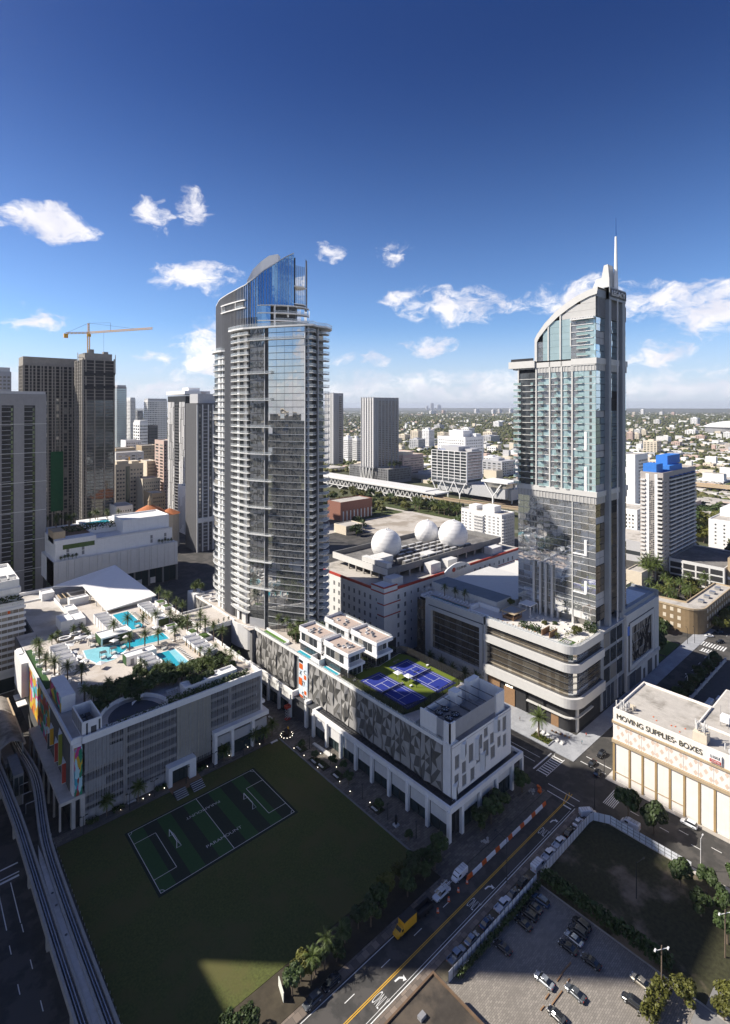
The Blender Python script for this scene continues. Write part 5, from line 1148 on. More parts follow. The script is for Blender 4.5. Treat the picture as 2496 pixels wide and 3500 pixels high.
def radome(x, y, z, r, label, tri=False):
 t = thing('radome', label, 'radome', (x, y, z), 'white radomes on the roof'); me = bpy.data.meshes.new('dome'); bm = bmesh.new()
 if tri: bmesh.ops.create_icosphere(bm, subdivisions=3, radius=r)
 else: bmesh.ops.create_uvsphere(bm, u_segments=28, v_segments=16, radius=r)
 bmesh.ops.translate(bm, vec=(x, y, z+r*.98), verts=bm.verts); bmesh.ops.delete(bm, geom=[v for v in bm.verts if v.co.z < z-.1], context='VERTS')
 bm.to_mesh(me); bm.free(); me.materials.append(mat('radome_skin', (.80, .79, .78), .45, var=.04, scale=.3, rand=.02)); o = link('dome', me, t)
 if not tri: me.polygons.foreach_set('use_smooth', [True]*len(me.polygons))
 m = MB()
 if not tri:
  for k in range(1, 12):
   th = math.pi*k/12
   for q in range(24):
    a, b = 2*math.pi*q/24, 2*math.pi*(q+1)/24; f = lambda u: (x+1.003*r*math.sin(th)*math.cos(u), y+1.003*r*math.sin(th)*math.sin(u), z+r*.98+1.003*r*math.cos(th)); m.bar(f(a), f(b), .05)
  m.build('seam', m_lgrey, t, kind='stuff')
 MB().lathe((x, y, z), [(r*.62, -2.2), (r*.62, .5), (r*.5, .6)], 20).build('base_ring', m_lgrey, t)
 m = MB(); m.box(x-1.2, x-.6, y-1, y-.4, z+2*r-.6, z+2*r+.5).box(x+.5, x+1.1, y-.6, y, z+2*r-.5, z+2*r+.4); m.build('vent_cap', m_white, t)
radome(207, 213.5, 34.3, 8.6, 'large white panelled radome ball nearest the curved tower')
radome(247, 219, 35.0, 7.45, 'smaller white faceted radome ball in the middle at the back', True)
radome(249, 199.8, 35.3, 8.7, 'large white panelled radome ball nearest the spired tower')
# ================================================================ glazed podium and spired tower
M['stone'] = mat('pale_stone', (.58, .57, .545), .55, var=.05, scale=.6)
M['stone_shadow'] = mat('stone_in_shade', (.30, .32, .345), .5, var=.05)  # darker copy of the pale stone: shade put into the colour
M['metal_panel'] = mat('ribbed_metal', (.47, .46, .44), .45, var=.06, metal=.2)
def arc_path(y_end=131.5, x_end=207, off=0.0, r=5.0):
 cx, cy = 184.2+r, 92+r; P = [(184.2+off, y_end)]
 for k in range(0, 9): a = math.pi+math.pi/2*k/8; P.append((cx+(r-off)*math.cos(a), cy+(r-off)*math.sin(a)))
 P.append((x_end, 92+off)); return P
def podium():
 g = thing('glazed_podium', 'pale stone podium with big framed windows and a rounded glass corner', 'building', (225, 130, 0)); RZ = 31.3
 m = MB(); m.prism(arc_path(168, 265, 1.4)+[(265, 168)], .1, RZ-.2); m.build('core', M['interior'], g)
 MB().prism(arc_path(168, 265, .6)+[(265, 168)], RZ-.2, RZ).build('roof_deck', mat('pale_terrace', (.66, .63, .59), .7, var=.06, scale=.8), g)
 m = MB()
 for z0, z1, w, o in ((29.2, 32.2, 1.3, .55), (22.6, 25.6, 1.5, .2), (9.6, 13.2, 1.7, .0)): m.sweep(arc_path(131.5, 207.5, o), w, z0, z1)
 m.build('stone_band', M['stone'], g)
 m = MB()
 for z in (13.2, 22.4, 25.6, 29.0): m.sweep(arc_path(131, 207.5, .75), .8, z, z+.14)
 for k in range(1, 4): m.sweep(arc_path(131, 207.5, 1.0), .2, 13.2+k*2.35, 13.35+k*2.35)
 for k in range(1, 3): m.sweep(arc_path(131, 207.5, .95), .2, 25.6+k*1.2, 25.7+k*1.2)
 m.build('transom', m_dgrey, g)
 P = lerp_curve(arc_path(131, 207.2, 1.25), 34); low = lerp_curve(arc_path(126, 207.2, 2.2), 30)
 for k in range(34):
  a, b = P[k], P[k+1]
  for (z0, z1) in ((13.2, 22.6), (25.6, 29.2)): MB().face((*a, z0), (*b, z0), (*b, z1), (*a, z1)).build('window', M['glass_silver'] if 21 <= k <= 27 else M['glass_bronze'], g)
 for k in range(30):
  a, b = low[k], low[k+1]; MB().face((*a, .3), (*b, .3), (*b, 9.6), (*a, 9.6)).build('shop_window', M['glass_silver'] if k > 18 else m_win, g)
 pieces(g, 'ground_column', [(185.6, 187, 104+k*7.5, 105.2+k*7.5, 0, 9.7) for k in range(4)]+[(188, 189.4, 93, 94.4, 0, 9.7)], M['stone'])
 MB().sweep(lerp_curve(arc_path(112, 200, 1.2), 20), 1.6, 5.2, 5.6).build('mezzanine', M['stone'], g)
 lettering('sign_lettering', 'LEGACY', 3.2, .6, .1, M['lamp'], g, (185.2, 121.5, 7.2), (0, -1, 0), (0, 0, 1))
 pieces(g, 'doorway', [(185.3, 185.6, 117.5, 122.5, .2, 6.8), (185.5, 185.8, 99, 102, .2, 5), (185.3, 185.6, 124.5, 130, .2, 8.8)], M['wood'])
 def framed(fc, a0, a1, b0, b1, fw, deep, nu, nv, gm, name='window', proud=.5):
  f = MB()
  for bb in ((a0-fw, a1+fw, b1, b1+fw), (a0-fw, a1+fw, b0-fw, b0), (a0-fw, a0, b0, b1), (a1, a1+fw, b0, b1)): f.box(*fc.box(*bb, -deep, proud))
  f.build('window_frame', M['stone'], g)
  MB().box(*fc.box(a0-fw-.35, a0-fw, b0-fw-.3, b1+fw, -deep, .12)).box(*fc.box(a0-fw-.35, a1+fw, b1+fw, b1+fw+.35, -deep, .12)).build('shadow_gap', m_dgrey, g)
  du, dv = (a1-a0)/nu, (b1-b0)/nv
  pieces(g, name, [fc.box(a0+i*du+.04, a0+(i+1)*du-.04, b0+j*dv+.06, b0+(j+1)*dv-.06, -deep+.05, -deep+.15) for i in range(nu) for j in range(nv)], gm)
  t_ = MB()
  for j in range(1, nv): t_.box(*fc.box(a0, a1, b0+j*dv-.09, b0+j*dv+.09, -deep+.15, -deep+.3))
  t_.build('transom', M['stone_shadow'], g)
  pieces(g, 'mullion', [fc.box(a0+i*du-.05, a0+i*du+.05, b0, b1, -deep+.15, -deep+.25) for i in range(1, nu)], m_dmetal)
 Fw = Face('W', (184.2, 0, 0)); framed(Fw, 133.6, 160.4, 9.6, 27.2, 1.6, 1.2, 8, 6, M['glass_bronze'], proud=.4)
 MB().box(184.3, 186, 131.6, 164, .1, 8).box(184.3, 186, 131.6, 164, 28.8, 32.2).box(184.1, 186, 130.6, 131.7, .1, 32.2).box(184.3, 186, 162, 164.2, 8, 28.8).build('stone_wall', M['stone'], g)
 for k in range(6):
  a0, a1 = R(90+k*22), R(90+(k+1)*22); cx, cy, r = 188.5, 168, 4.0
  for j in range(6): MB().face((cx+r*math.cos(a1), cy+r*math.sin(a1)-2, 2+j*4.7), (cx+r*math.cos(a0), cy+r*math.sin(a0)-2, 2+j*4.7), (cx+r*math.cos(a0), cy+r*math.sin(a0)-2, 6.5+j*4.7), (cx+r*math.cos(a1), cy+r*math.sin(a1)-2, 6.5+j*4.7)).build('bay_glass', M['glass_bronze'], g)
 pieces(g, 'bay_glass', [(184.6, 184.75, 164.4+i*1.7, 166+i*1.7, 2+j*4.7, 6.5+j*4.7) for i in range(3) for j in range(6)], M['glass_bronze'])
 Fs = Face('S', (0, 92, 0))
 MB().box(229.4, 265.3, 92, 93.4, .1, 7.6).box(229.4, 265.3, 92, 93.4, 28, 32.4).box(229.4, 231.2, 92, 93.4, 7.6, 28).box(260, 265.3, 92, 93.4, 7.6, 28).box(265, 265.6, 92.2, 168, 0, 32.4).box(229.4, 265.3, 93.4, 94, 7, 29).build('stone_wall', M['stone'], g)
 framed(Fs, 234.2, 256.8, 10.4, 26.4, 2.0, .7, 5, 4, mat('lattice_back', (.26, .235, .2), .6, var=.1), 'screen_panel', proud=.3)
 m = MB(); r = random.Random(5); L = []
 for k in range(30):
  x, z = 234.4+r.uniform(0, 21), 10.6+r.uniform(0, 14); s = r.choice((-1, 1)); l = r.uniform(3, 8)
  x2, z2 = min(256.6, x+l*.6), max(10.5, min(26.3, z+s*l)); L.append((x, z, x2, z2))
  if k % 2: L.append((x2, z2, min(256.6, x2+l*.45), max(10.5, min(26.3, z2-s*l*.75))))
 for (x, z, x2, z2) in L: m.bar((x, 92.35, z), (x2, 92.35, z2), .28)
 for k in range(5): m.bar((234.4+k*5.6, 92.42, 10.5), (234.4+k*5.6, 92.42, 26.3), .2)
 m.build('lattice', m_dmetal, g)
 pieces(g, 'canopy_slat', [(238+k*.75, 238.3+k*.75, 91.2, 92, 7.8, 9.2) for k in range(36)], m_offw)
 pieces(g, 'doorway', [(239, 244.5, 91.9, 92.0, .2, 6.5), (247, 249, 91.9, 92.0, .2, 4.5), (252, 257, 91.9, 92, .2, 6.4), (260.5, 262.5, 91.9, 92, .2, 6)], m_dgrey)
 pieces(g, 'shop_window', [(230+k*2.2, 232+k*2.2, 91.9, 92, .3, 6.8) for k in range(4)]+[(209.5+k*3.4, 212.3+k*3.4, 92.9, 93, .3, 8.2) for k in range(6)]+[(210+k*6, 215+k*6, 92.8, 92.95, 10.2+j*7, 15.8+j*7) for k in range(3) for j in range(3)], m_win)
 MB().box(207.5, 229.4, 93, 94.5, .1, 31.2).build('stone_wall', M['stone_shadow'], g)
 pieces(g, 'blue_screen', [(230.3, 232.6, 91.85, 92, 23.6, 27.4)], mat('blue_screen', (.08, .2, .6), .4))
 MB().box(195.8, 207, 133, 170, RZ, 35).box(207, 240, 131, 168, RZ, 34).build('upper_roof_wall', M['stone'], g); MB().box(196, 206.8, 133.2, 169.8, 35, 35.05).build('upper_roof', mat('blue_grey_roof', (.16, .19, .22), .8, var=.12, scale=.3), g)
 MB().box(226.6, 265, 93.5, 95, RZ, 34).box(238, 264.5, 95, 104, RZ, 34.2).box(264.6, 265.4, 92.2, 104, 32, 35).build('roof_parapet', M['stone_shadow'], g)
 MB().box(238.2, 258, 95.2, 103, 34.2, 34.4).build('white_roof_panel', mat('pale_blue_roof', (.62, .66, .70), .4), g)
 MB().box(186.2, 187.4, 131, 141, RZ, 32.2).box(189, 194, 141, 142, RZ, 33).box(194.5, 195.2, 131, 142, RZ, 33.2).build('garden_wall', m_white, g)
 MB().sweep(arc_path(164, 207, .2), .05, 32.2, 33.2).build('glass_railing', M['glass_rail'], g)
podium()
def tower_roof_things():
 z = 31.32
 o = thing('swimming_pool', 'narrow dark teal lap pool along the podium roof edge', 'pool', (187.3, 154, z)); MB().box(186, 189.2, 143.2, 164.2, z, z+.12).build('water', mat('dark_pool_water', (.02, .13, .17), .06, spec=.7, bump=.1, bscale=1.5), o); MB().ring([(185.6, 142.8), (189.6, 142.8), (189.6, 164.6), (185.6, 164.6)], [(186, 143.2), (189.2, 143.2), (189.2, 164.2), (186, 164.2)], z, z+.2).build('coping', M['wood'], o)
 for i, (x, y) in enumerate(((193.4, 160.1), (194.2, 154.6), (193.4, 148.5))):
  palm(x, y, z, 'round-crowned palm by the lap pool, %s from the far end' % ('first', 'second', 'third')[i], 'palms by the lap pool', 'date', .8)
 for k in range(5):
  x, y = (186.5+k*2.6, 167.4) if k < 3 else (194, 144+(k-3)*4.5)
  c = thing('open_cabana', 'open white cabana frame on the podium roof, %s' % ('first along the far edge', 'second along the far edge', 'third along the far edge', 'near the low garden wall', 'between the palms')[k], 'cabana', (x, y, z), 'open cabana frames'); m = MB()
  for sx in (-1, 1):
   for sy in (-1, 1): m.bar((x+sx, y+sy, z), (x+sx, y+sy, z+2.6), .12)
  for s in (-1, 1): m.bar((x-1, y+s, z+2.6), (x+1, y+s, z+2.6), .12).bar((x+s, y-1, z+2.6), (x+s, y+1, z+2.6), .12)
  m.build('frame', M['rail'], c); MB().box(x-.8, x+.8, y-.8, y+.8, z, z+.5).build('daybed', m_white, c)
 for k in range(11):
  x, y = 191.6, 144.5+k*1.75; c = thing('sun_lounger', 'white sun lounger in the row along the lap pool', 'sun lounger', (x, y, z), 'loungers along the lap pool'); MB().box(x-.9, x+.5, y-.35, y+.35, z+.2, z+.45).build('cushion', m_white, c); MB().face((x+.5, y-.35, z+.45), (x+1, y-.35, z+.85), (x+1, y+.35, z+.85), (x+.5, y+.35, z+.45)).build('backrest', m_white, c)
 c = thing('bar_pavilion', 'square pavilion with a grey roof over an open bar on the podium terrace', 'pavilion', (194.6, 124.3, z)); MB().box(190.4, 198.8, 120.8, 128.0, z+3.0, z+3.3).build('roof', M['tan'], c); MB().box(191.3, 197.9, 121.6, 127.2, z+3.3, z+3.4).build('roof_panel', m_mgrey, c)
 pieces(c, 'post', [(x, x+.2, y, y+.2, z, z+3) for x in (191.4, 197.6) for y in (122, 127)], M['wood']); MB().ring([(191.6, 122), (197.6, 122), (197.6, 127), (191.6, 127)], [(192.4, 122.8), (196.8, 122.8), (196.8, 126.2), (192.4, 126.2)], z, z+1.1).build('counter', M['wood'], c)
 c = thing('pergola', 'white pergola frame against the foot of the tower', 'pergola', (203, 121.5, z)); MB().ring([(200.2, 119.5), (206, 119.5), (206, 125), (200.2, 125)], [(200.5, 119.8), (205.7, 119.8), (205.7, 124.7), (200.5, 124.7)], z+4.4, z+4.7).box(200.5, 205.7, 119.8, 124.7, z+4.5, z+4.56).build('roof', m_white, c); pieces(c, 'post', [(x, x+.2, y, y+.2, z, z+4.4) for x in (200.2, 205.8) for y in (119.5, 124.8)], m_white)
 for k in range(9):
  x, y = 187+rng.uniform(0, .8), 110+k*2.4; c = thing('terrace_table', 'small round table with chairs along the podium edge', 'table', (x, y, z), 'tables along the podium edge'); MB().lathe((x, y, z), [(.06, 0), (.06, .62), (.42, .64), (.42, .68)], 10).build('table_top', M['wood'], c)
  for s in (-1, 1): link('chair', boxmesh('chair', .4, .4, .5, m_offw), c, (x, y+s*.75, z))
 for k, (x0, x1, y0, y1) in enumerate(((186.6, 192.6, 112, 113), (187.6, 193.6, 106.9, 107.2), (187.4, 193.6, 103.6, 103.9))):
  if k: c = thing('timber_screen', 'brown slatted timber screen on the podium terrace, '+('left' if k == 1 else 'right')+' one', 'screen', (190, y0, z), 'timber screens'); pieces(c, 'slat', [(x0+j*.5, x0+.38+j*.5, y0, y1, z, z+2.3) for j in range(12)], M['wood'])
 shrub('terrace_bed', 'bed of broad green leaves on the podium terrace', [(188.4, 191.4, 108.5, 118, z, z+1.2)], 21, 'leaf', leaf=.35); shrub('terrace_bed', 'bright green shrubs beside the timber screens', [(189, 191, 101, 103, z, z+1.1), (191, 194.4, 104.6, 106.4, z, z+1.0)], 22, 'leaf_olive', leaf=.25); shrub('terrace_bed', 'low clipped hedge round the rounded podium corner', [(185.6, 187, 94, 100, z, z+.7), (187, 198, 92.9, 93.6, z, z+.7), (192, 201, 99.6, 100.4, z, z+1)], 23, 'leaf_olive', leaf=.22); shrub('terrace_bed', 'dark tall hedge at the tower corner of the terrace', [(203.5, 206.5, 93.4, 98.6, z, z+2.4)], 24, 'leaf', leaf=.3)
 tree(199.4, 98.6, z-1, 'spreading small tree in the corner garden of the podium terrace', None, 'round', .62, True); tree(204.6, 131.8, z, 'reddish spreading tree beside the tower on the podium roof', None, 'round', .55, True); tree(198.6, 112, z-1, 'small olive tree amid the terrace seating', None, 'round', .38, True); tree(201.5, 109, z-1, 'clipped round tree near the tower foot', None, 'round', .34)
 c = thing('chess_lawn', 'small lawn with a giant black and white chess board', 'game board', (189.3, 97.6, z)); MB().box(186.8, 192, 95.4, 100.2, z, z+.08).build('turf', M['green'], c); pieces(c, 'square', [(187.8+i*.42, 188.22+i*.42, 96.4+j*.4, 96.8+j*.4, z+.09, z+.12) for i in range(8) for j in range(8) if (i+j) % 2], M['black']); MB().box(187.8, 191.16, 96.4, 99.6, z+.085, z+.105).build('board', m_white, c)
 for k in range(14):
  x, y = rng.uniform(193, 206), rng.uniform(99, 119); c = thing('terrace_sofa', 'pale low sofa on the podium terrace near the tower foot', 'sofa', (x, y, z), 'sofas near the tower foot'); w, d = (rng.choice((1.1, .5)), rng.choice((.5, 1.0))); MB().box(x-w, x+w, y-d, y+d, z, z+.45).build('seat', m_offw, c); MB().box(x-w, x+w, y+d-.2, y+d, z+.45, z+.9).build('backrest', m_offw, c)
 for k in range(5):
  x, y = 232+rng.uniform(0, 5), 96+k*1.6; c = thing('sun_lounger', 'white lounger on the shaded roof terrace right of the tower', 'sun lounger', (x, y, z), 'loungers right of the tower'); MB().box(x-.8, x+.8, y-.35, y+.35, z+.2, z+.45).build('cushion', m_white, c)
 c = thing('roof_pergola', 'white box pergola on the roof terrace right of the tower', 'pergola', (236, 104, z)); MB().box(232, 238, 100.5, 105, 34.6, 34.9).box(232, 232.3, 100.5, 105, z, 34.6).box(237.7, 238, 100.5, 105, z, 34.6).build('frame', m_white, c)
tower_roof_things()
M['glass_bronze2'] = glass('bronze_mirror', (.50, .42, .32), .9, .03, wob=.08, rand=.3)
def spired_tower():
 X0, X1, Y0, Y1 = 207.5, 236.5, 95.0, 129.8
 t = thing('spired_glass_tower', 'tall pale glass tower with a curved arch top and a thin spire', 'skyscraper', (222, 112, 31.3))
 MB().box(X0+.5, X1-.5, Y0+.5, Y1, 34.5, 139).box(X0+.5, X1-.5, Y0+.6, 121, 139, 150).box(X0+6, 231, 98, 110, 31.3, 34.5).build('core', M['interior'], t)
 MB().box(X1-.6, X1, Y0+1, Y1, 34.5, 139).box(X0+1, X1, Y1, Y1+.3, 34.5, 139).build('rear_wall', m_mgrey, t)
 ys = [95, 97.4, 99.8, 102.2, 104.6, 106.9, 109.2, 111.8, 114.5, 117.6, 120.8]; FHt = 2.7
 gm = M['glass_teal']; gs = M['glass_silver']
 def panels(lo, n, fh, cols, mfun, face='W', cap=300):
  rest = {}; cnt = 0
  for j in range(n):
   for i in range(len(cols)-1):
    a, b = cols[i]+.05, cols[i+1]-.05; z0, z1 = lo+j*fh+.1, lo+(j+1)*fh-.06; m_ = mfun(i, j)
    if m_ is None: continue
    if cnt < cap:
     key = ('gp', face, round(b-a, 2), round(z1-z0, 2), m_.name)
     if key not in MESHC:
      mm = MB(); L = b-a; h = z1-z0
      (mm.face((0, L/2, 0), (0, -L/2, 0), (0, -L/2, h), (0, L/2, h)) if face == 'W' else mm.face((-L/2, 0, 0), (L/2, 0, 0), (L/2, 0, h), (-L/2, 0, h))); MESHC[key] = mm.mesh('glass_panel', m_)
     o = link('glass_panel', MESHC[key], t, (X0, (a+b)/2, z0) if face == 'W' else ((a+b)/2, Y0, z0)); o.rotation_euler = (rng.uniform(-.004, .004), rng.uniform(-.005, .005), rng.uniform(-.006, .006)); cnt += 1
    else:
     q = rest.setdefault(m_.name, MB())
     if face == 'W': q.face((X0, b, z0), (X0, a, z0), (X0+rng.uniform(-.015, .015), a, z1), (X0, b, z1))
     else: q.face((a, Y0, z0), (b, Y0, z0), (b, Y0+rng.uniform(-.015, .015), z1), (a, Y0, z1))
  for k, q in rest.items(): q.build('glass_panels_rest', next(m for m in (gm, gs, M['glass_tower'], m_win, M['glass_bronze'], M['glass_dark']) if m.name == k), t, kind='stuff')
 low = [95, 98, 101, 104.6, 108, 111.4, 114.5, 117.6, 120.8, 124, 127, 129.8]
 panels(34.5, 17, 2.765, low, lambda i, j: gs if (i+j) % 7 else M['glass_tower'], cap=160)
 panels(86.2, 18, FHt, ys, lambda i, j: gm if i in (0, 1, 2, 5) or (i+j) % 4 == 0 else gs, cap=140)
 panels(86.2, 18, FHt, [120.8, 124, 127, 129.8], lambda i, j: m_win, cap=0)
 pieces(t, 'dark_bay', [(X0-.02, X0+.1, 96.6, 97.6, 86.8+j*FHt, 88.4+j*FHt) for j in range(18)], m_dgrey)
 pieces(t, 'slab_line', [(X0-.16, X0+.05, Y0, Y1, 34.5+j*2.765-.08, 34.5+j*2.765+.06) for j in range(1, 17)]+[(X0-.3, X0+.05, 104.6, Y1, 86.2+j*FHt-.12, 86.2+j*FHt+.1) for j in range(1, 18)]+[(X0-.12, X0+.05, Y0, 104.6, 86.2+j*FHt-.08, 86.2+j*FHt+.06) for j in range(1, 18)], m_offw)
 pieces(t, 'pier', [(X0-.5, X0+.1, y-.3, y+.3, 86, 139) for y in (120.8, 114.5, 109.2, 104.6)]+[(X0-.5, X0+.1, 129.2, 129.8, 86, 137), (X0-.35, X0+.05, 104.4, 104.8, 34.5, 86)], M['stone'])
 pieces(t, 'fin', [(X0-1.2, X0-.4, y-.45, y+.45, 31.3, 53.4) for y in (121.6, 118.6, 116, 113.2)], M['stone'])
 def bal(y0, y1, d, z):
  o = link('balcony', boxmesh('balcony', d, y1-y0, .16, m_offw), t, (X0-d/2, (y0+y1)/2, z)); link('railing', boxmesh('railing', .05, y1-y0, 1.0, M['glass_rail2']), o, (X0-d+.03, (y0+y1)/2, z+.16)); return o
 M['glass_rail2'] = mat('teal_railing', (.30, .44, .44), .15, spec=.7, var=.08, alpha=.6)
 for j in range(18):
  z = 86.2+j*FHt
  bal(116.6+(j % 3)*.5, 119.4, 1.1, z); bal(110.4+(j % 2)*.5, 112.0, 1.2, z); bal(105.8+(j % 2)*.4, 107.2, 1.1, z); bal(100.2+(j % 2)*.3, 103, .7, z)
  if j < 17: bal(127.6, 131.2, 1.6, z); bal(122.0, 123.2, .9, z)
 m = MB(); m.box(X0-.3, X0+.05, 104.5, 104.9, 60.5, 66.5).box(X0-.3, X0+.05, 98.6, 104.9, 60.2, 60.7).box(X0-.3, X0+.05, 98.6, 99.6, 60.7, 66.5).box(X0-.25, X0+.05, 98.8, 104.5, 44.6, 45.1).box(X0-.25, X0+.05, 98.6, 99.6, 45.1, 50).box(X0-.25, X0+.05, 98.6, 99.6, 86.2, 96).box(X0-.25, X0+.05, 98.6, 99.6, 103, 110).box(X0-.25, X0+.05, 98.6, 104.6, 102.6, 103.1); m.build('white_frame', m_white, t)
 MB().box(X0-.7, X1+.2, Y0-.7, Y1+.4, 84.2, 86.3).build('band', M['stone'], t); MB().box(X0-.6, X1+.1, Y0-.5, 105, 137.2, 139.6).box(X0-.5, X1+.1, Y0, 121.2, 136.8, 139.0).build('band', M['stone'], t)
 MB().box(X0-.3, X1, Y0-.3, Y1+.2, 81.4, 84.2).build('band_wall', M['metal_panel'], t); MB().box(X0-.2, X1, Y0-.2, 121, 134.6, 137.2).build('band_wall', M['metal_panel'], t)
 pieces(t, 'band_rib', [(X0-.45, X0-.3, 95.5+k*1.5, 95.8+k*1.5, 81.4, 84.2) for k in range(23)]+[(X0-.35, X0-.2, 95.4+k*1.4, 95.7+k*1.4, 134.6, 137.2) for k in range(18)]+[(208+k*1.5, 208.3+k*1.5, Y0-.45, Y0-.3, 81.4, 84.2) for k in range(19)]+[(208+k*1.5, 208.3+k*1.5, Y0-.35, Y0-.2, 134.6, 137.2) for k in range(19)], M['stone'])
 c = MB(); c.prism([(X0-1.2, 121.2), (X0-1.2, 134), (X1, 134), (X1, 121.2)], 137, 140.0).prism([(X0, 121.2), (X0, 132.4), (X1-2, 132.4), (X1-2, 121.2)], 136.4, 137); c.build('canopy_roof', M['stone'], t)
 MB().box(X0-.6, X0-.5, 122, 133, 140, 141.2).box(X0-.6, X1-1, 133, 133.1, 140, 141.2).build('roof_railing', m_dmetal, t); MB().box(X0+1, X1-3, 121.2, 129.8, 134.4, 136.4).build('canopy_wall', M['metal_panel'], t)
 AR = [(121.5, 139.6), (121.5, 149.3), (120.2, 151.5), (116.7, 155.7), (111.7, 160.1), (107.0, 163.0), (102.4, 165.2), (97.9, 166.7), (94.0, 167.4)]
 IN = [(120.4, 139.6), (120.4, 148.0), (119.2, 150.0), (115.6, 153.8), (110.8, 157.6), (106.2, 160.4), (101.8, 162.6), (97.6, 164.1), (94.4, 164.7)]
 m = MB()
 def strip(A, B, x):
  for k in range(len(A)-1): m.face((x, *A[k]), (x, *A[k+1]), (x, *B[k+1]), (x, *B[k]))
 strip(IN, AR, X0-.5)
 for k in range(len(AR)-1):
  a, b = AR[k], AR[k+1]; m.face((X0-.5, *a), (X1-4, *a), (X1-4, *b), (X0-.5, *b)); a, b = IN[k], IN[k+1]; m.face((X0+.1, *a), (X0-.5, *a), (X0-.5, *b), (X0+.1, *b))
 m.build('arch_rim', M['stone'], t)
 S2 = [(121.2, 149), (115.9, 154.6), (110.2, 159.2), (105.0, 162.2), (99.9, 164.3), (94.6, 165.8)]; S1 = [(120.6, 147.6), (115.2, 153.2), (109.6, 157.6), (104.6, 160.5), (99.6, 162.6), (94.6, 164.0)]
 bays = [(120.4, 115.2), (115.2, 109.8), (109.8, 105.3), (105.3, 95.1)]
 top = lambda y: float(np.interp(-y, [-120.4, -119.2, -115.6, -110.8, -106.2, -101.8, -97.6, -94.4], [148, 150, 153.8, 157.6, 160.4, 162.6, 164.1, 164.7]))
 for (a, b) in bays:
  n = max(2, int((a-b)/1.9))
  for q in range(n):
   y0, y1 = a+(b-a)*q/n, a+(b-a)*(q+1)/n
   for j in range(9):
    z0 = 139.7+j*2.75; z1 = min(z0+2.7, top(y0)); z2 = min(z0+2.7, top(y1))
    if z1 <= z0+.2: continue
    met = z0 > 155.5 and y1 < 112
    MB().face((X0, y0, z0), (X0, y1, z0), (X0, y1, max(z2, z0+.2)), (X0, y0, z1)).build('crown_panel' if met else 'glass_panel', M['metal_panel'] if met else (gs if (q == 0 and a > 116) or (b < 96 and q < 3 and j < 6) else gm), t)
 pieces(t, 'pier', [(X0-.4, X0+.1, y-.28, y+.28, 139.6, top(y)) for y in (115.2, 109.8)]+[(X0-.4, X0+.1, 105.1, 105.5, 144.8, 154.5)], M['stone'])
 pieces(t, 'white_line', [(X0-.3, X0+.05, 96, 105.5, 144.9+j*2.75*1.0, 145.1+j*2.75) for j in range(4)], m_white)
 for j in range(6): bal(98, 102.6, .8, 140.6+j*2.75)
 MB().box(X0-1.6, X0, 95.2, 105, 155.2, 155.7).build('terrace_roof', m_offw, t)
 pieces(t, 'canopy_slat', [(X0-1.7, X0, 95.4+k*1.1, 95.7+k*1.1, 155.7, 155.95) for k in range(9)], m_white)
 MB().prism([(y, z) for y, z in AR[1:]]+[(94, 139.6), (121.5, 139.6)], 0, .5).build('arch_back', M['metal_panel'], t)
 o = [x for x in KIDS[t.name] if x.name.startswith('arch_back')][0]
 v = np.empty(len(o.data.vertices)*3, np.float32); o.data.vertices.foreach_get('co', v); v = v.reshape(-1, 3); v = np.stack([v[:, 2]+X1-5, v[:, 0], v[:, 1]], 1); o.data.vertices.foreach_set('co', v.ravel().astype(np.float32)); o.data.update()
 pieces(t, 'pier', [(215.4, 217.4, 93.2, 95.2, .2, 168.4), (228.2, 231, 93.2, 95.2, .2, 168.0)], M['stone_shadow'])
 MB().box(222.9, 223.3, 92.9, 93.3, .2, 166).build('spire_mast', m_white, t)
 sc_ = [(207.6, 211.5), (211.5, 215.4), (217.4, 220.3), (220.3, 223), (223.2, 225.7), (225.7, 228.2), (231, 233.7), (233.7, 236.4)]
 def notch(i, j): return (i < 2 and j in (2, 3, 8, 9, 14)) or (i in (4, 5) and j in (15, 16, 17)) or (i in (3,) and j in (15, 16)) or (i > 5 and j in (5, 10, 11))
 for i, (a, b) in enumerate(sc_):
  for lo, n, fh, off in ((34.5, 17, 2.765, 0), (86.3, 18, 2.68, 1), (139.6, 6, 2.7, 2)):
   for j in range(n):
    if i > 5 and off == 2 and j > 4: continue
    z0 = lo+j*fh+.08; z1 = lo+(j+1)*fh-.08; yy = 95.0 if i in (0, 1, 6, 7) else 95.4
    if notch(i, j+3*off): MB().box(a+.1, b-.1, yy+.25, yy+.35, z0, z1).build('recess', m_lgrey, t); continue
    key = ('sp', round(b-a, 2), round(z1-z0, 2), off)
    if key not in MESHC: MESHC[key] = MB().face((-(b-a)/2+.04, 0, 0), ((b-a)/2-.04, 0, 0), ((b-a)/2-.04, 0, z1-z0), (-(b-a)/2+.04, 0, z1-z0)).mesh('window', M['glass_bronze2'] if off == 0 else M['glass_sky'])
    q = link('window', MESHC[key], t, ((a+b)/2, yy, z0)); q.rotation_euler = (rng.uniform(-.006, .006), 0, rng.uniform(-.02, .02))
 pieces(t, 'slab_line', [(207.5, 215.4, 94.85, 95.1, 86.3+j*5.36-.1, 86.3+j*5.36+.1) for j in range(1, 9)]+[(217.4, 228.2, 95.2, 95.4, 34.5+j*2.765*2-.1, 34.5+j*2.765*2+.1) for j in range(1, 25)]+[(231, 236.5, 94.85, 95.1, 86.3+j*8-.1, 86.3+j*8+.1) for j in range(1, 6)], m_dmetal)
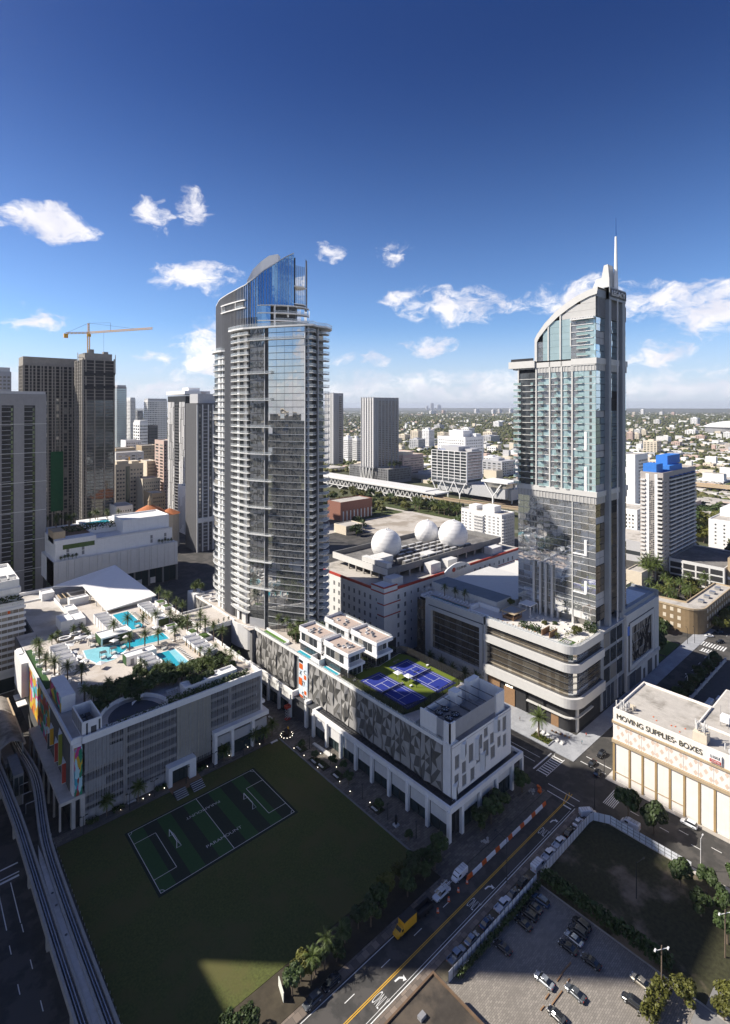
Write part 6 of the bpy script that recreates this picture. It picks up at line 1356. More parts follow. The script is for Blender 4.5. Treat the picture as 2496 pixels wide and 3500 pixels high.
 m = MB(); m.box(215.4, 231, 93.0, 97.4, 163.6, 168.6).box(209, 215.4, 94.8, 97, 156, 163.8).box(231, 236.2, 95, 98, 156.5, 163).box(217.4, 228.2, 94.6, 98, 156, 163.6).box(207.7, 215.4, 94.5, 97.4, 163.8, 166.9); m.build('cap', M['stone_shadow'], t)
 pieces(t, 'louvre', [(217.7+k*.85, 218.0+k*.85, 94.3, 94.6, 156.2, 163.4) for k in range(12)]+[(209.4+k*.85, 209.7+k*.85, 94.6, 94.8, 156.2, 163.4) for k in range(7)]+[(231.4+k*.8, 231.7+k*.8, 94.8, 95, 156.8, 162.6) for k in range(6)], m_mgrey)
 MB().box(215.4, 231, 92.8, 93, 164.6, 168).build('sign_board', m_dgrey, t)
 lettering('sign_lettering', 'LEGACY', 12.4, 2.1, .35, m_white, t, (216.8, 92.78, 165.2), (1, 0, 0), (0, 0, 1))
 W_ = [(103, 167.6), (100.4, 173.4), (98.2, 173.6), (97.2, 178.6), (95.6, 178.8), (95.0, 173), (95, 167.6)]
 m = MB(); m.v = [(219.6, y, z) for y, z in W_]+[(224.6, y, z) for y, z in W_]; n = len(W_); m.f = [tuple(range(n)), tuple(range(2*n-1, n-1, -1))]+[((k+1) % n, k, n+k, n+(k+1) % n) for k in range(n)]; m.m = [0]*len(m.f); m.build('stepped_fin', M['stone'], t)
 MB().prism([(222.3, 93), (223.9, 93), (223.9, 95), (222.3, 95)], 166, 168.6).tube((223.1, 93.8, 168), (223.1, 93.8, 180), .95, .62, 6).tube((223.1, 93.8, 180), (223.1, 93.8, 190.5), .62, .40, 6).build('spire', m_white, t)
 MB().tube((223.1, 93.8, 190.5), (223.1, 93.8, 198.2), .30, .12, 6).build('spire_tip', M['glass_blue'], t)
 pieces(t, 'foot_column', [(X0+.4, X0+1.2, y, y+.8, 31.3, 34.5) for y in (97, 104.4, 111, 122, 128.5)]+[(x, x+.8, 95.6, 96.4, 31.3, 34.5) for x in (212, 233)], M['stone'])
 MB().box(210, 231, 100, 128, 31.3, 34.5).build('foot_glass', m_win, t)
spired_tower()
# ================================================================ cream warehouse at the right
def warehouse():
 X0, Y0, Y1, H_ = 173.0, 8.0, 73.6, 22.7
 g = thing('cream_warehouse', 'cream windowless warehouse with brown piers and MOVING SUPPLIES lettering', 'building', (185, 50, 0));
 cr = mat('warehouse_cream', (.80, .75, .69), .8, var=.05, scale=.5, streak=.12)
 MB().box(X0, 198, 53, Y1, 0, H_-.4).box(X0, 215, Y0, 53, 0, H_-.4).build('wall', cr, g)
 MB().box(X0+.4, 197.6, 53.4, Y1-.4, H_-.4, H_-.36).box(X0+.4, 185, Y0, 53.4, H_-.4, H_-.36).build('roof', M['roof'], g); MB().box(185.4, 214.6, Y0, 52.6, H_-.4, H_-.34).build('upper_roof', M['roof'], g)
 MB().box(X0, X0+.4, Y0, Y1, H_-.4, H_+.5).box(X0+.4, 198, Y1-.4, Y1, H_-.4, H_+.3).box(197.6, 198, 53, Y1-.4, H_-.4, H_+.3).box(185, 198, 52.6, 53, H_-.4, H_+.3).box(185, 185.4, Y0, 52.6, H_-.4, H_+.2).build('parapet', cr, g)
 MB().box(X0-.5, X0, Y0, Y1+.2, 18.6, 19.2).box(X0-.6, X0, Y0, Y1+.2, 12.4, 13.3).box(X0-.25, X0, 53, Y1, 2.9, 3.15).box(X0, 198, Y1, Y1+.4, 12.4, 13.3).box(X0, 198, Y1, Y1+.4, 18.6, 19.2).build('cornice', M['tan'], g)
 n = 17; d = 3.86; pieces(g, 'pier', [(X0-.3, X0, 72.6-k*d-.6, 72.6-k*d, 0, 12.4) for k in range(1, n)]+[(X0-.3, X0, 72.9, 73.6, 0, 12.4)], mat('ochre_pier', (.36, .25, .12), .8, var=.1, streak=.3))
 pieces(g, 'wall_panel', [(X0-.12, X0, 72.6-(k+1)*d+.02, 72.6-k*d-.77, .6, 12.3) for k in range(n-1)]+[(X0-.12, X0, 72.6-(k+1)*d+.06, 72.6-k*d-.06, 13.4, 18.5) for k in range(n-1)], cr)
 dm = MB()
 for k in range(n-1):
  for j in range(3):
   for i in range(3):
    y = 72.6-k*d-.65-i*1.28; z = 14.4+j*1.6
    if (i+j) % 2 == 0: dm.face((X0-.125, y+.6, z), (X0-.125, y, z-.85), (X0-.125, y-.6, z), (X0-.125, y, z+.85))
 dm.build('diamond_print', mat('faded_diamond', (.64, .50, .40), .8, var=.08), g, kind='stuff')
 dk = mat('sign_olive', (.10, .085, .035), .7)
 lettering('sign_lettering', 'MOVING SUPPLIES', 16.6, 1.55, .2, dk, g, (X0-.02, 72.4, 20.3), (0, -1, 0), (0, 0, 1)); lettering('sign_lettering', 'BOXES', 5.9, 1.5, .2, dk, g, (X0-.02, 54.4, 20.3), (0, -1, 0), (0, 0, 1)); MB().box(X0-.2, X0, 55.3, 55.6, 20.8, 21.1).build('sign_dot', dk, g)
 s = MB().box(X0-.55, X0-.1, 43.6, 46.6, 19.7, 22.2).build('sign_board', m_white, g); MB().box(X0-.6, X0-.55, 43.7, 46.5, 19.8, 20.7).build('sign_band', M['red'], s)
 lettering('sign_lettering', 'U-HAUL', 2.5, .8, .08, M['black'], s, (X0-.56, 46.35, 21.05), (0, -1, 0), (0, 0, 1)); lettering('sign_lettering', 'CENTER', 2.2, .5, .05, m_white, s, (X0-.61, 46.2, 20.0), (0, -1, 0), (0, 0, 1))
 pieces(g, 'roof_seam', [(X0+4+k*2.1, X0+4.2+k*2.1, 55, 71, H_-.355, H_-.33) for k in range(5)], M['pale_concrete'])
 MB().box(197.9, 198.1, 54, 73, 0, 22).build('rear_wall', cr, g)
warehouse()
def antenna_cluster(x, y, z, label, n=9, h=2.6, base=None):
 t = thing('antenna_cluster', label, 'antenna', (x, y, z), 'roof antennas of the warehouse')
 if base: MB().box(x-1.6, x+1.6, y-1.8, y+1.8, z, z+base).build('base_block', M['cream'], t); z += base
 m = MB(); m.bar((x-1.6, y, z+1.2), (x+1.6, y, z+1.2), .1).bar((x, y-1.8, z+1.2), (x, y+1.8, z+1.2), .1).bar((x-1.4, y-1.4, z), (x-1.4, y-1.4, z+2), .12).bar((x+1.4, y+1.4, z), (x+1.4, y+1.4, z+2), .12).bar((x-1.5, y-1.6, z+1.9), (x+1.5, y+1.6, z+1.9), .09); m.build('frame', M['steel'], t)
 r = random.Random(n)
 pieces(t, 'antenna', [(x+a-.16, x+a+.16, y+b-.12, y+b+.12, z+.5+r.uniform(0, .4), z+h+r.uniform(-.4, .4)) for a, b in [(r.uniform(-1.6, 1.6), r.uniform(-1.9, 1.9)) for _ in range(n)]], m_offw)
antenna_cluster(175.2, 71.6, 22.6, 'bundle of white antennas at the near left roof corner of the warehouse')
antenna_cluster(176.2, 49.6, 22.6, 'white antennas on a cream block in the middle of the warehouse roof', 14, 2.8, 2.6)
antenna_cluster(175.4, 42.2, 22.6, 'small bundle of white antennas at the right end of the warehouse parapet', 7, 2.2)
for (x, y, lab) in ((190, 47, 'white fan unit on a steel frame on the rear warehouse roof'), (195, 44, 'white dish on a steel frame at the rear edge of the warehouse roof')):
 t = thing('roof_unit', lab, 'roof unit', (x, y, 22.6), 'roof plant of the warehouse'); MB().box(x-1.2, x+1.2, y-1.2, y+1.2, 23.8, 25.6).build('casing', m_white, t); m = MB()
 for a in (-1, 1):
  for b in (-1, 1): m.bar((x+a, y+b, 22.4), (x+a, y+b, 23.8), .14)
 m.bar((x-1.6, y-1.6, 24.2), (x-1.6, y-1.6, 27), .1).bar((x+1.4, y+1.6, 23), (x+1.4, y+1.6, 27.5), .1); m.build('frame', M['steel'], t)
t = thing('roof_hatch', 'small angled vent hood on the warehouse roof', 'vent', (178, 69, 22.4)); MB().prism([(177.6, 68.6), (178.6, 68.6), (178.6, 70.2), (177.6, 70.2)], 22.34, lambda x, y: 24.2-(x-177.6)*.7).build('hood', M['cream'], t)
t = thing('roof_scrap', 'rusty scraps scattered on the warehouse roof', 'scrap', (180, 60, 22.4)); pieces(t, 'scrap', [(x, x+.5, y, y+.25, 22.35, 22.5) for x, y in ((177, 62), (177.6, 58), (178, 57), (179, 54.6), (176, 55.2), (178.4, 63.4))], M['orange'])
# palm and seats on the plaza
t = thing('planting_bed', 'rectangular bed of low green planting on the pale plaza', 'planting bed', (174.8, 99.8, .14)); MB().ring([(172.6, 96), (176.9, 96), (176.9, 103.4), (172.6, 103.4)], [(172.9, 96.3), (176.6, 96.3), (176.6, 103.1), (172.9, 103.1)], .14, .5).build('kerb', M['plaza'], t); bush_mb([(172.9, 176.6, 96.3, 103.1, .2, .7)], 31, .2, 14).build('planting', M['leaf_olive'], t, kind='stuff')
palm(175, 101, .2, 'single tall date palm in the planting bed on the plaza', None, 'date', 1.5, 1)
for k in range(6):
 x, y = 177.9-.1*k, 103-k*1.9; s = thing('cube_stool', 'grey cube stool in the row beside the plaza planting bed', 'stool', (x, y, .14), 'cube stools on the plaza'); MB().box(x-.5, x+.5, y-.6, y+.6, .14, .6).build('seat', m_offw, s); MB().box(x+.5, x+.65, y-.6, y+.6, .14, 1.0).build('backrest', m_offw, s)
for k in range(8):
 palm(182.4+rng.uniform(-.5, .5) if k < 5 else 152, (134+k*6.4) if k < 5 else 120+(k-5)*11, .2, 'bushy palm at the foot of the framed podium window' if k < 5 else 'bushy palm behind the tennis fence', 'bushy palms below the podium' if k < 5 else 'bushy palms behind the tennis fence', 'date', 1.15)
# ================================================================ elevated guideway, station, fences, small buildings
def guideway():
 g = thing('elevated_guideway', 'pale concrete elevated people-mover track with two lanes curving past the lawn', 'guideway', (28, 140, 0))
 Rr = smooth_curve([(30.9, 222), (31.0, 209), (32.6, 193), (32.5, 183), (30.6, 167), (29.5, 155), (29.5, 125), (29.9, 100), (30.2, 60)], 40)
 Lr = smooth_curve([(23, 224), (24.4, 203), (25, 187), (25.6, 171), (25.7, 155), (25.8, 127), (26.1, 106), (26.3, 60)], 40)
 for P, nm in ((Rr, 'right'), (Lr, 'left')):
  off = lambda d: [(x+d, y) for x, y in P]
  MB().sweep(P, 1.5, 6.2, 6.5).build('track_bed', M['roof_dark'], g)
  MB().sweep(off(-1.0), .5, 5.6, 7.2).build('side_beam', M['concrete'], g); MB().sweep(off(1.0), .5, 5.6, 7.2).build('side_beam', M['concrete'], g)
  MB().sweep(off(-.28), .12, 6.5, 6.9).build('guide_rail', M['steel'], g); MB().sweep(off(.28), .12, 6.5, 6.75).build('guide_rail', M['rail'], g)
  m = MB()
  for k in range(0, 40): (x, y), (x2, y2) = P[k], P[k+1]; m.bar((x-.75, y, 6.52), (x+.75, y, 6.52), .12).bar((x-.75, (y+y2)/2, 6.52), (x+.6, (y+y2)/2, 6.52), .12)
  m.build('crossbar', M['grey_concrete'], g, kind='stuff')
  for k in range(2, 40, 5): link('pillar', boxmesh('pillar', 1.1, 1.1, 5.6, M['concrete']), g, (P[k][0], P[k][1], 0))
 MB().prism([(27.1, 60), (29.0, 60), (28.6, 100), (28.2, 130), (28.2, 152), (28, 158), (27.2, 152), (27, 130), (27.1, 100)], 6.2, 7.0).build('walkway', M['pale_concrete'], g)
 for y in (140, 136, 127): MB().lathe((27.7, y, 7.0), [(.28, 0), (.28, .06)], 10).build('manhole', m_dgrey, g)
 m = MB()
 for k in range(60): m.box(31.2, 31.28, 60+k*1.8, 60.08+k*1.8, 6.9, 7.5)
 m.build('bracket', M['steel'], g, kind='stuff')
guideway()
def station():
 t = thing('station_roof', 'weathered vaulted roof of the people-mover station at the left edge', 'station', (28, 215, 0)); m = MB(); n = 10
 prof = [(25.0+6.8*k/n, 11.4+1.9*math.sin(math.pi*k/n)) for k in range(n+1)]
 for k in range(n):
  (x0, z0), (x1, z1) = prof[k], prof[k+1]; m.face((x0, 201, z0), (x1, 201, z1), (x1, 236, z1), (x0, 236, z0)); m.face((x0, 236, z0-.25), (x1, 236, z1-.25), (x1, 201, z1-.25), (x0, 201, z0-.25)); m.face((x0, 201, z0-.25), (x1, 201, z1-.25), (x1, 201, z1), (x0, 201, z0))
 m.build('vault', mat('weathered_membrane', (.30, .275, .24), .85, var=.25, scale=.6, c2=(.13, .12, .10), cscale=.13), t)
 MB().box(24.6, 25.2, 200.6, 236, 11.0, 11.5).box(31.6, 32.2, 200.6, 236, 11.0, 11.5).build('eave', M['tan'], t)
 pieces(t, 'post', [(x, x+.4, y, y+.4, 0, 11.2) for x in (25.2, 31.3) for y in (202, 212, 222, 232)], M['concrete'])
 MB().box(26.4, 29.4, 200, 236, 5.8, 7.2).build('platform', M['grey_concrete'], t); MB().box(27, 29.6, 188, 200, 0, 9.5).build('lift_shaft', M['grey_concrete'], t)
 pieces(t, 'glass_panel', [(26.9, 27.0, 189+k*2.6, 191.2+k*2.6, 5, 9) for k in range(4)]+[(27.2+k*1.2, 28.2+k*1.2, 187.9, 188, 3.2, 8.6) for k in range(2)], M['glass_shop'])
 m = MB()
 for y in (176, 181, 186): m.bar((28.2, y, 4.5), (28.2, y, 7.2), .15).bar((28.2, y, 7.2), (30.5, y, 7.2), .15)
 m.build('stair_frame', M['steel'], t)
station()
def fence(P, label, h=2.4, step=1.55, name='panel_fence'):
 f = thing(name, label, 'fence', (*P[0], 0), 'white construction fences round the lots');
 for (a, b) in zip(P, P[1:]):
  L = math.hypot(b[0]-a[0], b[1]-a[1]); n = max(1, round(L/step)); ang = math.atan2(b[1]-a[1], b[0]-a[0]); w = L/n
  pm_ = boxmesh('panel', w-.14, .06, h, M['fence_white']); po = boxmesh('post', .1, .14, h+.12, m_dgrey)
  for k in range(n):
   x, y = a[0]+(b[0]-a[0])*(k+.5)/n, a[1]+(b[1]-a[1])*(k+.5)/n; link('panel', pm_, f, (x, y, .05), ang); link('post', po, f, (a[0]+(b[0]-a[0])*k/n, a[1]+(b[1]-a[1])*k/n, 0), ang)
  m = MB()
  for z in (h*.38, h*.75): m.bar((a[0], a[1]+.05, z), (b[0], b[1]+.05, z), .1)
  m.build('rail', m_dgrey, f)
M['fence_white'] = mat('fence_white', (.62, .64, .68), .6, var=.08, rand=.1)
fence([(86.2, 70.4), (121, 70.4)], 'white panel fence between the paved parking lot and the street')
fence([(122.8, 70.5), (149.6, 70.5), (151.6, 70.2), (153.9, 66.2), (153.8, 45.5)], 'white panel fence bending round the corner of the vacant lot')
t = thing('low_warehouse', 'dark low flat-roofed building with a rusty roof edge at the bottom of the view', 'building', (74, 62, 0)); MB().box(66.6, 81.2, 30, 70.2, 0, 5.8).build('wall', M['grey_concrete'], t)
MB().box(66.8, 81, 30, 70, 5.8, 5.85).build('roof', mat('shade_dark_roof', (.05, .042, .034), .9, var=.3, scale=.5, c2=(.10, .08, .06), cscale=.12), t); MB().box(66.4, 81.4, 70, 70.4, 5.5, 6.2).box(81, 81.4, 30, 70, 5.5, 6.2).box(66.4, 66.8, 30, 70, 5.5, 6.2).build('roof_edge', mat('rusty_edge', (.14, .09, .055), .8, var=.25), t)  # roof colour darkened to stand in for partial shadow
pieces(t, 'roof_vent', [(76, 77, 60, 61, 5.85, 6.8), (73, 74.4, 66, 67, 5.85, 6.5), (78, 78.8, 52, 53, 5.85, 6.6)], m_mgrey)
# ---------------------------------------------------------------- vehicles
def loft_car(sections, m):                   # sections: list of closed rings (x, [(y,z)...]) from rear to front
 n = len(sections[0][1]); i0 = len(m.v)
 for x, ring in sections: m.v += [(x, y, z) for y, z in ring]
 for s in range(len(sections)-1):
  for k in range(n): j = (k+1) % n; m.f.append((i0+s*n+k, i0+s*n+j, i0+(s+1)*n+j, i0+(s+1)*n+k)); m.m.append(m.cm)
 m.f.append(tuple(range(i0+n-1, i0-1, -1))); m.f.append(tuple(range(i0+(len(sections)-1)*n, i0+len(sections)*n))); m.m += [m.cm]*2
def ring(w, z0, z1, r=.12): return [(-w, z0+r), (-w+r*.6, z0), (w-r*.6, z0), (w, z0+r), (w, z1-r), (w-r*1.2, z1), (-w+r*1.2, z1), (-w, z1-r)]
WHEEL = {}
def wheel(parent, x, y, r=.33, w=.22):
 key = round(r, 2)
 if key not in WHEEL:
  a = MB(); a.tube((0, -w/2, 0), (0, w/2, 0), r, n=14); b = MB(); b.tube((0, -w/2-.01, 0), (0, w/2+.01, 0), r*.58, n=10); WHEEL[key] = (a.mesh('wheel', M['tyre']), b.mesh('rim', M['rail']))
 o = link('wheel', WHEEL[key][0], parent, (x, y, r)); link('rim', WHEEL[key][1], o, (x, y, r))
def car_proto(kind, paint):
 t = thing('parked_car', 'x', 'car'); b, g = MB(), MB(); L, W_ = {'sedan': (4.7, .9), 'suv': (4.8, .95), 'hatch': (4.2, .88), 'pickup': (5.8, .98), 'van': (5.6, 1.0)}[kind]; h = L/2
 if kind in ('sedan', 'hatch', 'suv'):
  belt = {'sedan': .88, 'hatch': .92, 'suv': 1.02}[kind]; top = {'sedan': 1.42, 'hatch': 1.48, 'suv': 1.72}[kind]
  loft_car([(-h, ring(W_*.82, .38, belt-.12)), (-h+.18, ring(W_*.95, .26, belt-.02)), (-h+1.0, ring(W_, .22, belt)), (0, ring(W_, .22, belt)), (h-1.3, ring(W_, .22, belt-.02)), (h-.35, ring(W_*.94, .24, belt-.16)), (h, ring(W_*.8, .34, belt-.3))], b)
  rr, rf = {'sedan': (-h+.75, -h+1.45), 'hatch': (-h+.15, -h+.6), 'suv': (-h+.12, -h+.5)}[kind]; fr, ff = .55, 1.25
  loft_car([(rr, ring(W_*.86, belt-.05, belt, .02)), (rf, ring(W_*.80, belt-.05, top-.05, .08)), (-.1, ring(W_*.80, belt-.05, top, .08)), (fr, ring(W_*.80, belt-.05, top-.06, .08)), (ff, ring(W_*.86, belt-.05, belt-.01, .02))], g)
  r_ = MB(); loft_car([(rf+.05, ring(W_*.73, top-.06, top-.01, .02)), (-.1, ring(W_*.75, top-.03, top+.03, .02)), (fr-.1, ring(W_*.73, top-.06, top-.01, .02))], r_); rw = .33 if kind != 'suv' else .37
 elif kind == 'pickup':
  belt, top = 1.08, 1.82
  loft_car([(h-1.55, ring(W_, .34, belt)), (h-.3, ring(W_*.96, .34, belt-.08)), (h, ring(W_*.86, .42, belt-.22))], b); loft_car([(-h+2.0, ring(W_, .34, belt)), (h-1.55, ring(W_, .34, belt))], b)
  b.box(-h, -h+2.0, -W_, -W_+.1, .45, belt+.02).box(-h, -h+2.0, W_-.1, W_, .45, belt+.02).box(-h, -h+.1, -W_+.1, W_-.1, .5, belt).box(-h+.1, -h+2.0, -W_+.1, W_-.1, .45, .62)
  loft_car([(-h+2.0, ring(W_*.84, belt-.05, top-.06, .08)), (.1, ring(W_*.84, belt-.05, top, .08)), (.75, ring(W_*.84, belt-.05, top-.06, .08)), (1.45, ring(W_*.9, belt-.05, belt, .02))], g); r_ = MB(); loft_car([(-h+2.02, ring(W_*.77, top-.06, top, .02)), (.1, ring(W_*.78, top-.03, top+.03, .02)), (.7, ring(W_*.76, top-.08, top-.01, .02))], r_); rw = .4
 else:
  top = 2.3; loft_car([(-h, ring(W_*.92, .4, top-.15)), (-h+.15, ring(W_, .34, top)), (h-1.9, ring(W_, .34, top)), (h-1.1, ring(W_*.97, .34, top-.45)), (h-.6, ring(W_*.96, .34, 1.25)), (h, ring(W_*.85, .4, .95))], b)
  g.face((h-1.78, -W_*.84, top-.09), (h-1.78, W_*.84, top-.09), (h-.70, W_*.86, 1.38), (h-.70, -W_*.86, 1.38));
  g.v = [(x+.03, y, z+.04) for x, y, z in g.v]
  for s in (-1, 1): g.box(h-2.4, h-1.35, s*W_-.02, s*W_+.02, 1.25, 1.85)
  r_ = MB();
  for k in range(3): r_.box(-h+.6+k*.9, -h+.75+k*.9, -W_*.8, W_*.8, top, top+.12)
  rw = .36
 b.build('body', paint, t); g.build('window', M['car_glass'], t); r_.build('roof' if kind != 'van' else 'roof_rack', paint if kind != 'van' else M['steel'], t)
 for x in (-h+.95, h-.98):
  for y in (-W_+.1, W_-.1): wheel(t, x, y, rw)
 for s in (-1, 1):
  MB().box(h-.22, h-.02, s*W_*.62-.18, s*W_*.62+.18, .6, .74).build('headlight', M['rail'], t); MB().box(-h-.01, -h+.08, s*W_*.66-.14, s*W_*.66+.14, .62 if kind != 'van' else .9, .8 if kind != 'van' else 1.3).build('tail_light', M['red'], t); MB().box(.95, 1.15, s*(W_+.02), s*(W_+.18), .95, 1.08).build('mirror', paint, t)
 return t
M['car_glass'] = mat('car_glass', (.025, .03, .035), .06, spec=.9, var=.05)
PAINT = {n: mat('car_paint_'+n, c, .22, metal=mt, spec=.7, var=.03) for n, c, mt in (('white', (.72, .73, .75), .0), ('silver', (.42, .44, .46), .6), ('black', (.014, .015, .018), .1), ('grey', (.11, .12, .13), .4), ('blue', (.05, .09, .16), .3), ('beige', (.42, .38, .31), .4), ('red', (.30, .03, .025), .1), ('dark', (.03, .032, .04), .2))}
CARP = {}
def car(kind, colr, x, y, rz, label, group=None, z=.06, sc=1.0):
 key = (kind, colr)
 if key not in CARP: CARP[key] = car_proto(kind, PAINT[colr])
 o = copy_tree(CARP[key], (x, y, z), rz, label, group, HS*sc)
 if kind == 'van': o['category'] = 'van'
 elif kind == 'pickup': o['category'] = 'pickup truck'
 return o
g1 = 'vehicles parked along the white fence'
for (k, c, x, lab) in (('sedan', 'white', 147, 'white sedan parked behind the van at the corner end of the fence'), ('sedan', 'black', 141.8, 'black sedan parked second from the corner by the fence'), ('pickup', 'white', 136.2, 'white pickup with an empty dark bed by the fence, farther of two'), ('pickup', 'white', 130.6, 'white pickup with tools in its bed next to the panel van'), ('van', 'white', 125.3, 'white panel van with a ladder on its roof at the break in the fence'), ('suv', 'dark', 118.4, 'dark car parked near the street lamp by the fence'), ('sedan', 'grey', 113.4, 'dark car half hidden under the lamp post shadow'), ('pickup', 'white', 109.2, 'white pickup with a covered dark bed in the middle of the fence row'), ('sedan', 'blue', 102.6, 'dark blue sedan parked alone in the fence row'), ('sedan', 'silver', 97.0, 'silver sedan ahead of the dark-bed pickup'), ('pickup', 'silver', 91.6, 'silver pickup with a black bed nearest the camera in the fence row')):
 car(k, c, x, 72.5, R(0) if k != 'pickup' or x > 100 else 0, lab, g1)
car('van', 'white', 152.2, 72.0, R(-38), 'white ladder van parked across the street corner', g1)
pieces(CARP[('pickup', 'white')], 'load', [], M['black']) if 0 else None
for (k, c, x, y, a, lab) in (('suv', 'black', 181.7, 81.3, 180, 'black car waiting in the street beside the warehouse'), ('sedan', 'black', 174.8, 81.3, 180, 'black sedan waiting at the crossing'), ('suv', 'black', 171.6, 78.0, 8, 'black car turning at the warehouse corner'), ('suv', 'white', 188.3, 78.2, 180, 'white car partly hidden behind the warehouse corner'), ('suv', 'white', 170.2, 51.0, 90, 'white car driving along the street under the warehouse wall'), ('van', 'white', 157.2, 62.0, 90, 'white van half hidden behind the street tree')):
 car(k, c, x, y, R(a), lab, 'cars on the streets round the crossing')
for (k, c, x, y, lab) in (('suv', 'blue', 117, 67, 'dark car at the far end of the row along the lot hedge'), ('sedan', 'dark', 114.3, 67.2, 'dark sedan second from the hedge end of the lot row'), ('suv', 'black', 111.6, 67, 'black car with silver roof rails in the lot row'), ('sedan', 'black', 108.8, 66.7, 'black sedan at the near end of the upper lot row'), ('sedan', 'dark', 100.6, 66.8, 'dark sedan parked alone beside the white fence inside the lot'),
 ('suv', 'black', 118.6, 57.6, 'black car at the hedge end of the middle lot row'), ('suv', 'dark', 116.4, 57.4, 'dark car next to the hedge end of the middle lot row'), ('sedan', 'silver', 114.1, 57.2, 'silver coupe between dark cars in the middle lot row'), ('sedan', 'black', 111.4, 57.2, 'black sedan in the middle lot row near the wheel stops'), ('sedan', 'black', 112.2, 52.4, 'black car nose to tail behind the middle lot row'), ('sedan', 'silver', 101.2, 57.2, 'silver sedan on the sunlit edge of the lot shadow'), ('sedan', 'grey', 103.8, 51.8, 'grey sedan standing in full sun on the pavers'), ('hatch', 'black', 97.2, 52.3, 'black small car at the bottom edge of the lot'), ('sedan', 'beige', 115.9, 43.6, 'beige sedan parked in front of the sunlit hedge'), ('suv', 'black', 110.8, 43.2, 'black car with silver roof rails in front of the sunlit hedge')):
 car(k, c, x, y, R(90+rng.uniform(-4, 4)), lab, 'cars in the paved parking lot')
car('suv', 'black', 67.9, 86.4, R(180), 'black car parked under the trees at the bottom of the lawn', 'cars by the lawn trees'); car('suv', 'grey', 63.0, 86.3, R(180), 'grey car with a dark sunroof parked under the lawn trees', 'cars by the lawn trees')
for (k, c, x, y, a, lab) in (('van', 'white', 242, 66, 0, 'white van in the far lot, nearest its wall'), ('van', 'white', 246.4, 66, 0, 'white van in the middle of the far lot row'), ('van', 'white', 251, 64, 0, 'white van farthest along the far lot row'), ('sedan', 'silver', 233, 66.6, 20, 'silver car on the drive of the far lot'), ('sedan', 'black', 237, 66.8, 0, 'black car beside the white vans in the far lot'), ('sedan', 'silver', 246, 75.2, 180, 'silver car parked at the kerb by the far hedge'), ('sedan', 'black', 241, 75.2, 180, 'black car parked at the kerb by the far hedge'), ('sedan', 'silver', 264, 75.2, 180, 'silver car parked farther along the far hedge'), ('suv', 'black', 259, 75.2, 180, 'dark car parked farther along the far hedge'), ('suv', 'black', 281, 75.2, 180, 'dark car parked near the far crossing'), ('sedan', 'white', 318, 86, 130, 'white car turning at the far crossing'), ('suv', 'black', 313.5, 80, 150, 'black car stopped at the far crossing'), ('sedan', 'blue', 328, 84, 150, 'blue car beyond the far crossing')):
 car(k, c, x, y, R(a), lab, 'cars by the far lot and crossing')
# work vehicles by the barrier
van2 = car('van', 'white', 107.8, 84.4, R(180), 'white work van parked behind the orange drums', 'work vehicles behind the drums')
def box_truck(x, y):
 t = thing('box_truck', 'yellow box truck with a black roof parked behind the drums', 'truck', (x, y, .06), 'work vehicles behind the drums', R(180)); s = HS
 B = MB(); B.box(-3.6, .9, -1.15, 1.15, .9, 3.4); q = lambda m: [setattr(m, 'v', [(x-a*s, y-b*s, .06+c*s) for a, b, c in m.v]), m][1]
 o = q(B).mesh('cargo_box', M['yellow'])
 def add(nm, mb, m_): me = mb.mesh(nm, m_); ob = bpy.data.objects.new(nm, me); COL.objects.link(ob); ob.parent = t; ob.scale = (s, s, s); KIDS.setdefault(t.name, []).append(ob); WL[ob.name] = Vector((x, y, .06)); return ob
 add('cargo_box', MB().box(-3.6, .9, -1.15, 1.15, .9, 3.4), M['yellow']); add('roof', MB().box(-3.65, .95, -1.18, 1.18, 3.4, 3.46), M['black']); c = MB(); loft_car([(.95, ring(1.0, .5, 2.3, .15)), (1.6, ring(1.0, .5, 2.3, .15)), (2.2, ring(1.0, .5, 1.6, .12)), (3.1, ring(.92, .5, 1.35, .12))], c); add('cab', c, M['yellow'])
 add('windscreen', MB().face((1.66, -.85, 2.24), (1.66, .85, 2.24), (2.22, .88, 1.66), (2.22, -.88, 1.66)).box(1.1, 1.7, -1.02, -.99, 1.5, 2.1).box(1.1, 1.7, .99, 1.02, 1.5, 2.1), M['car_glass']); add('chassis', MB().box(-3.5, 2.9, -.5, .5, .45, .9), M['black'])
 for wx in (-2.4, 2.2):
  for wy in (-.95, .95): ob = add('wheel', MB().tube((wx, wy-.14, .42), (wx, wy+.14, .42), .42, n=14), M['tyre'])
box_truck(87.2, 84.2)
def utility_truck(x, y):
 o = car('pickup', 'white', x, y, R(180), 'white utility truck with a ladder rack on its bed behind the drums', 'work vehicles behind the drums')
 m = MB()
 for a in (-2.6, -1.0): m.bar((x-a*HS, y-.8, .9), (x-a*HS, y-.8, 2.1), .08).bar((x-a*HS, y+.8, .9), (x-a*HS, y+.8, 2.1), .08).bar((x-a*HS, y-.8, 2.1), (x-a*HS, y+.8, 2.1), .08)
 m.bar((x-2.2, y-.5, 2.2), (x+2.8, y-.5, 2.3), .22, .1).bar((x-2.2, y+.3, 2.2), (x+2.6, y+.3, 2.2), .16); me = m.mesh('ladder_rack', M['rail']); ob = bpy.data.objects.new('ladder_rack', me); COL.objects.link(ob); ob.parent = o; ob.matrix_parent_inverse = Matrix.LocRotScale(Vector((x, y, .06)), Matrix.Rotation(R(180), 3, 'Z').to_quaternion(), Vector((HS,)*3)).inverted(); KIDS.setdefault(o.name, []).append(ob)
utility_truck(100.4, 84.2)
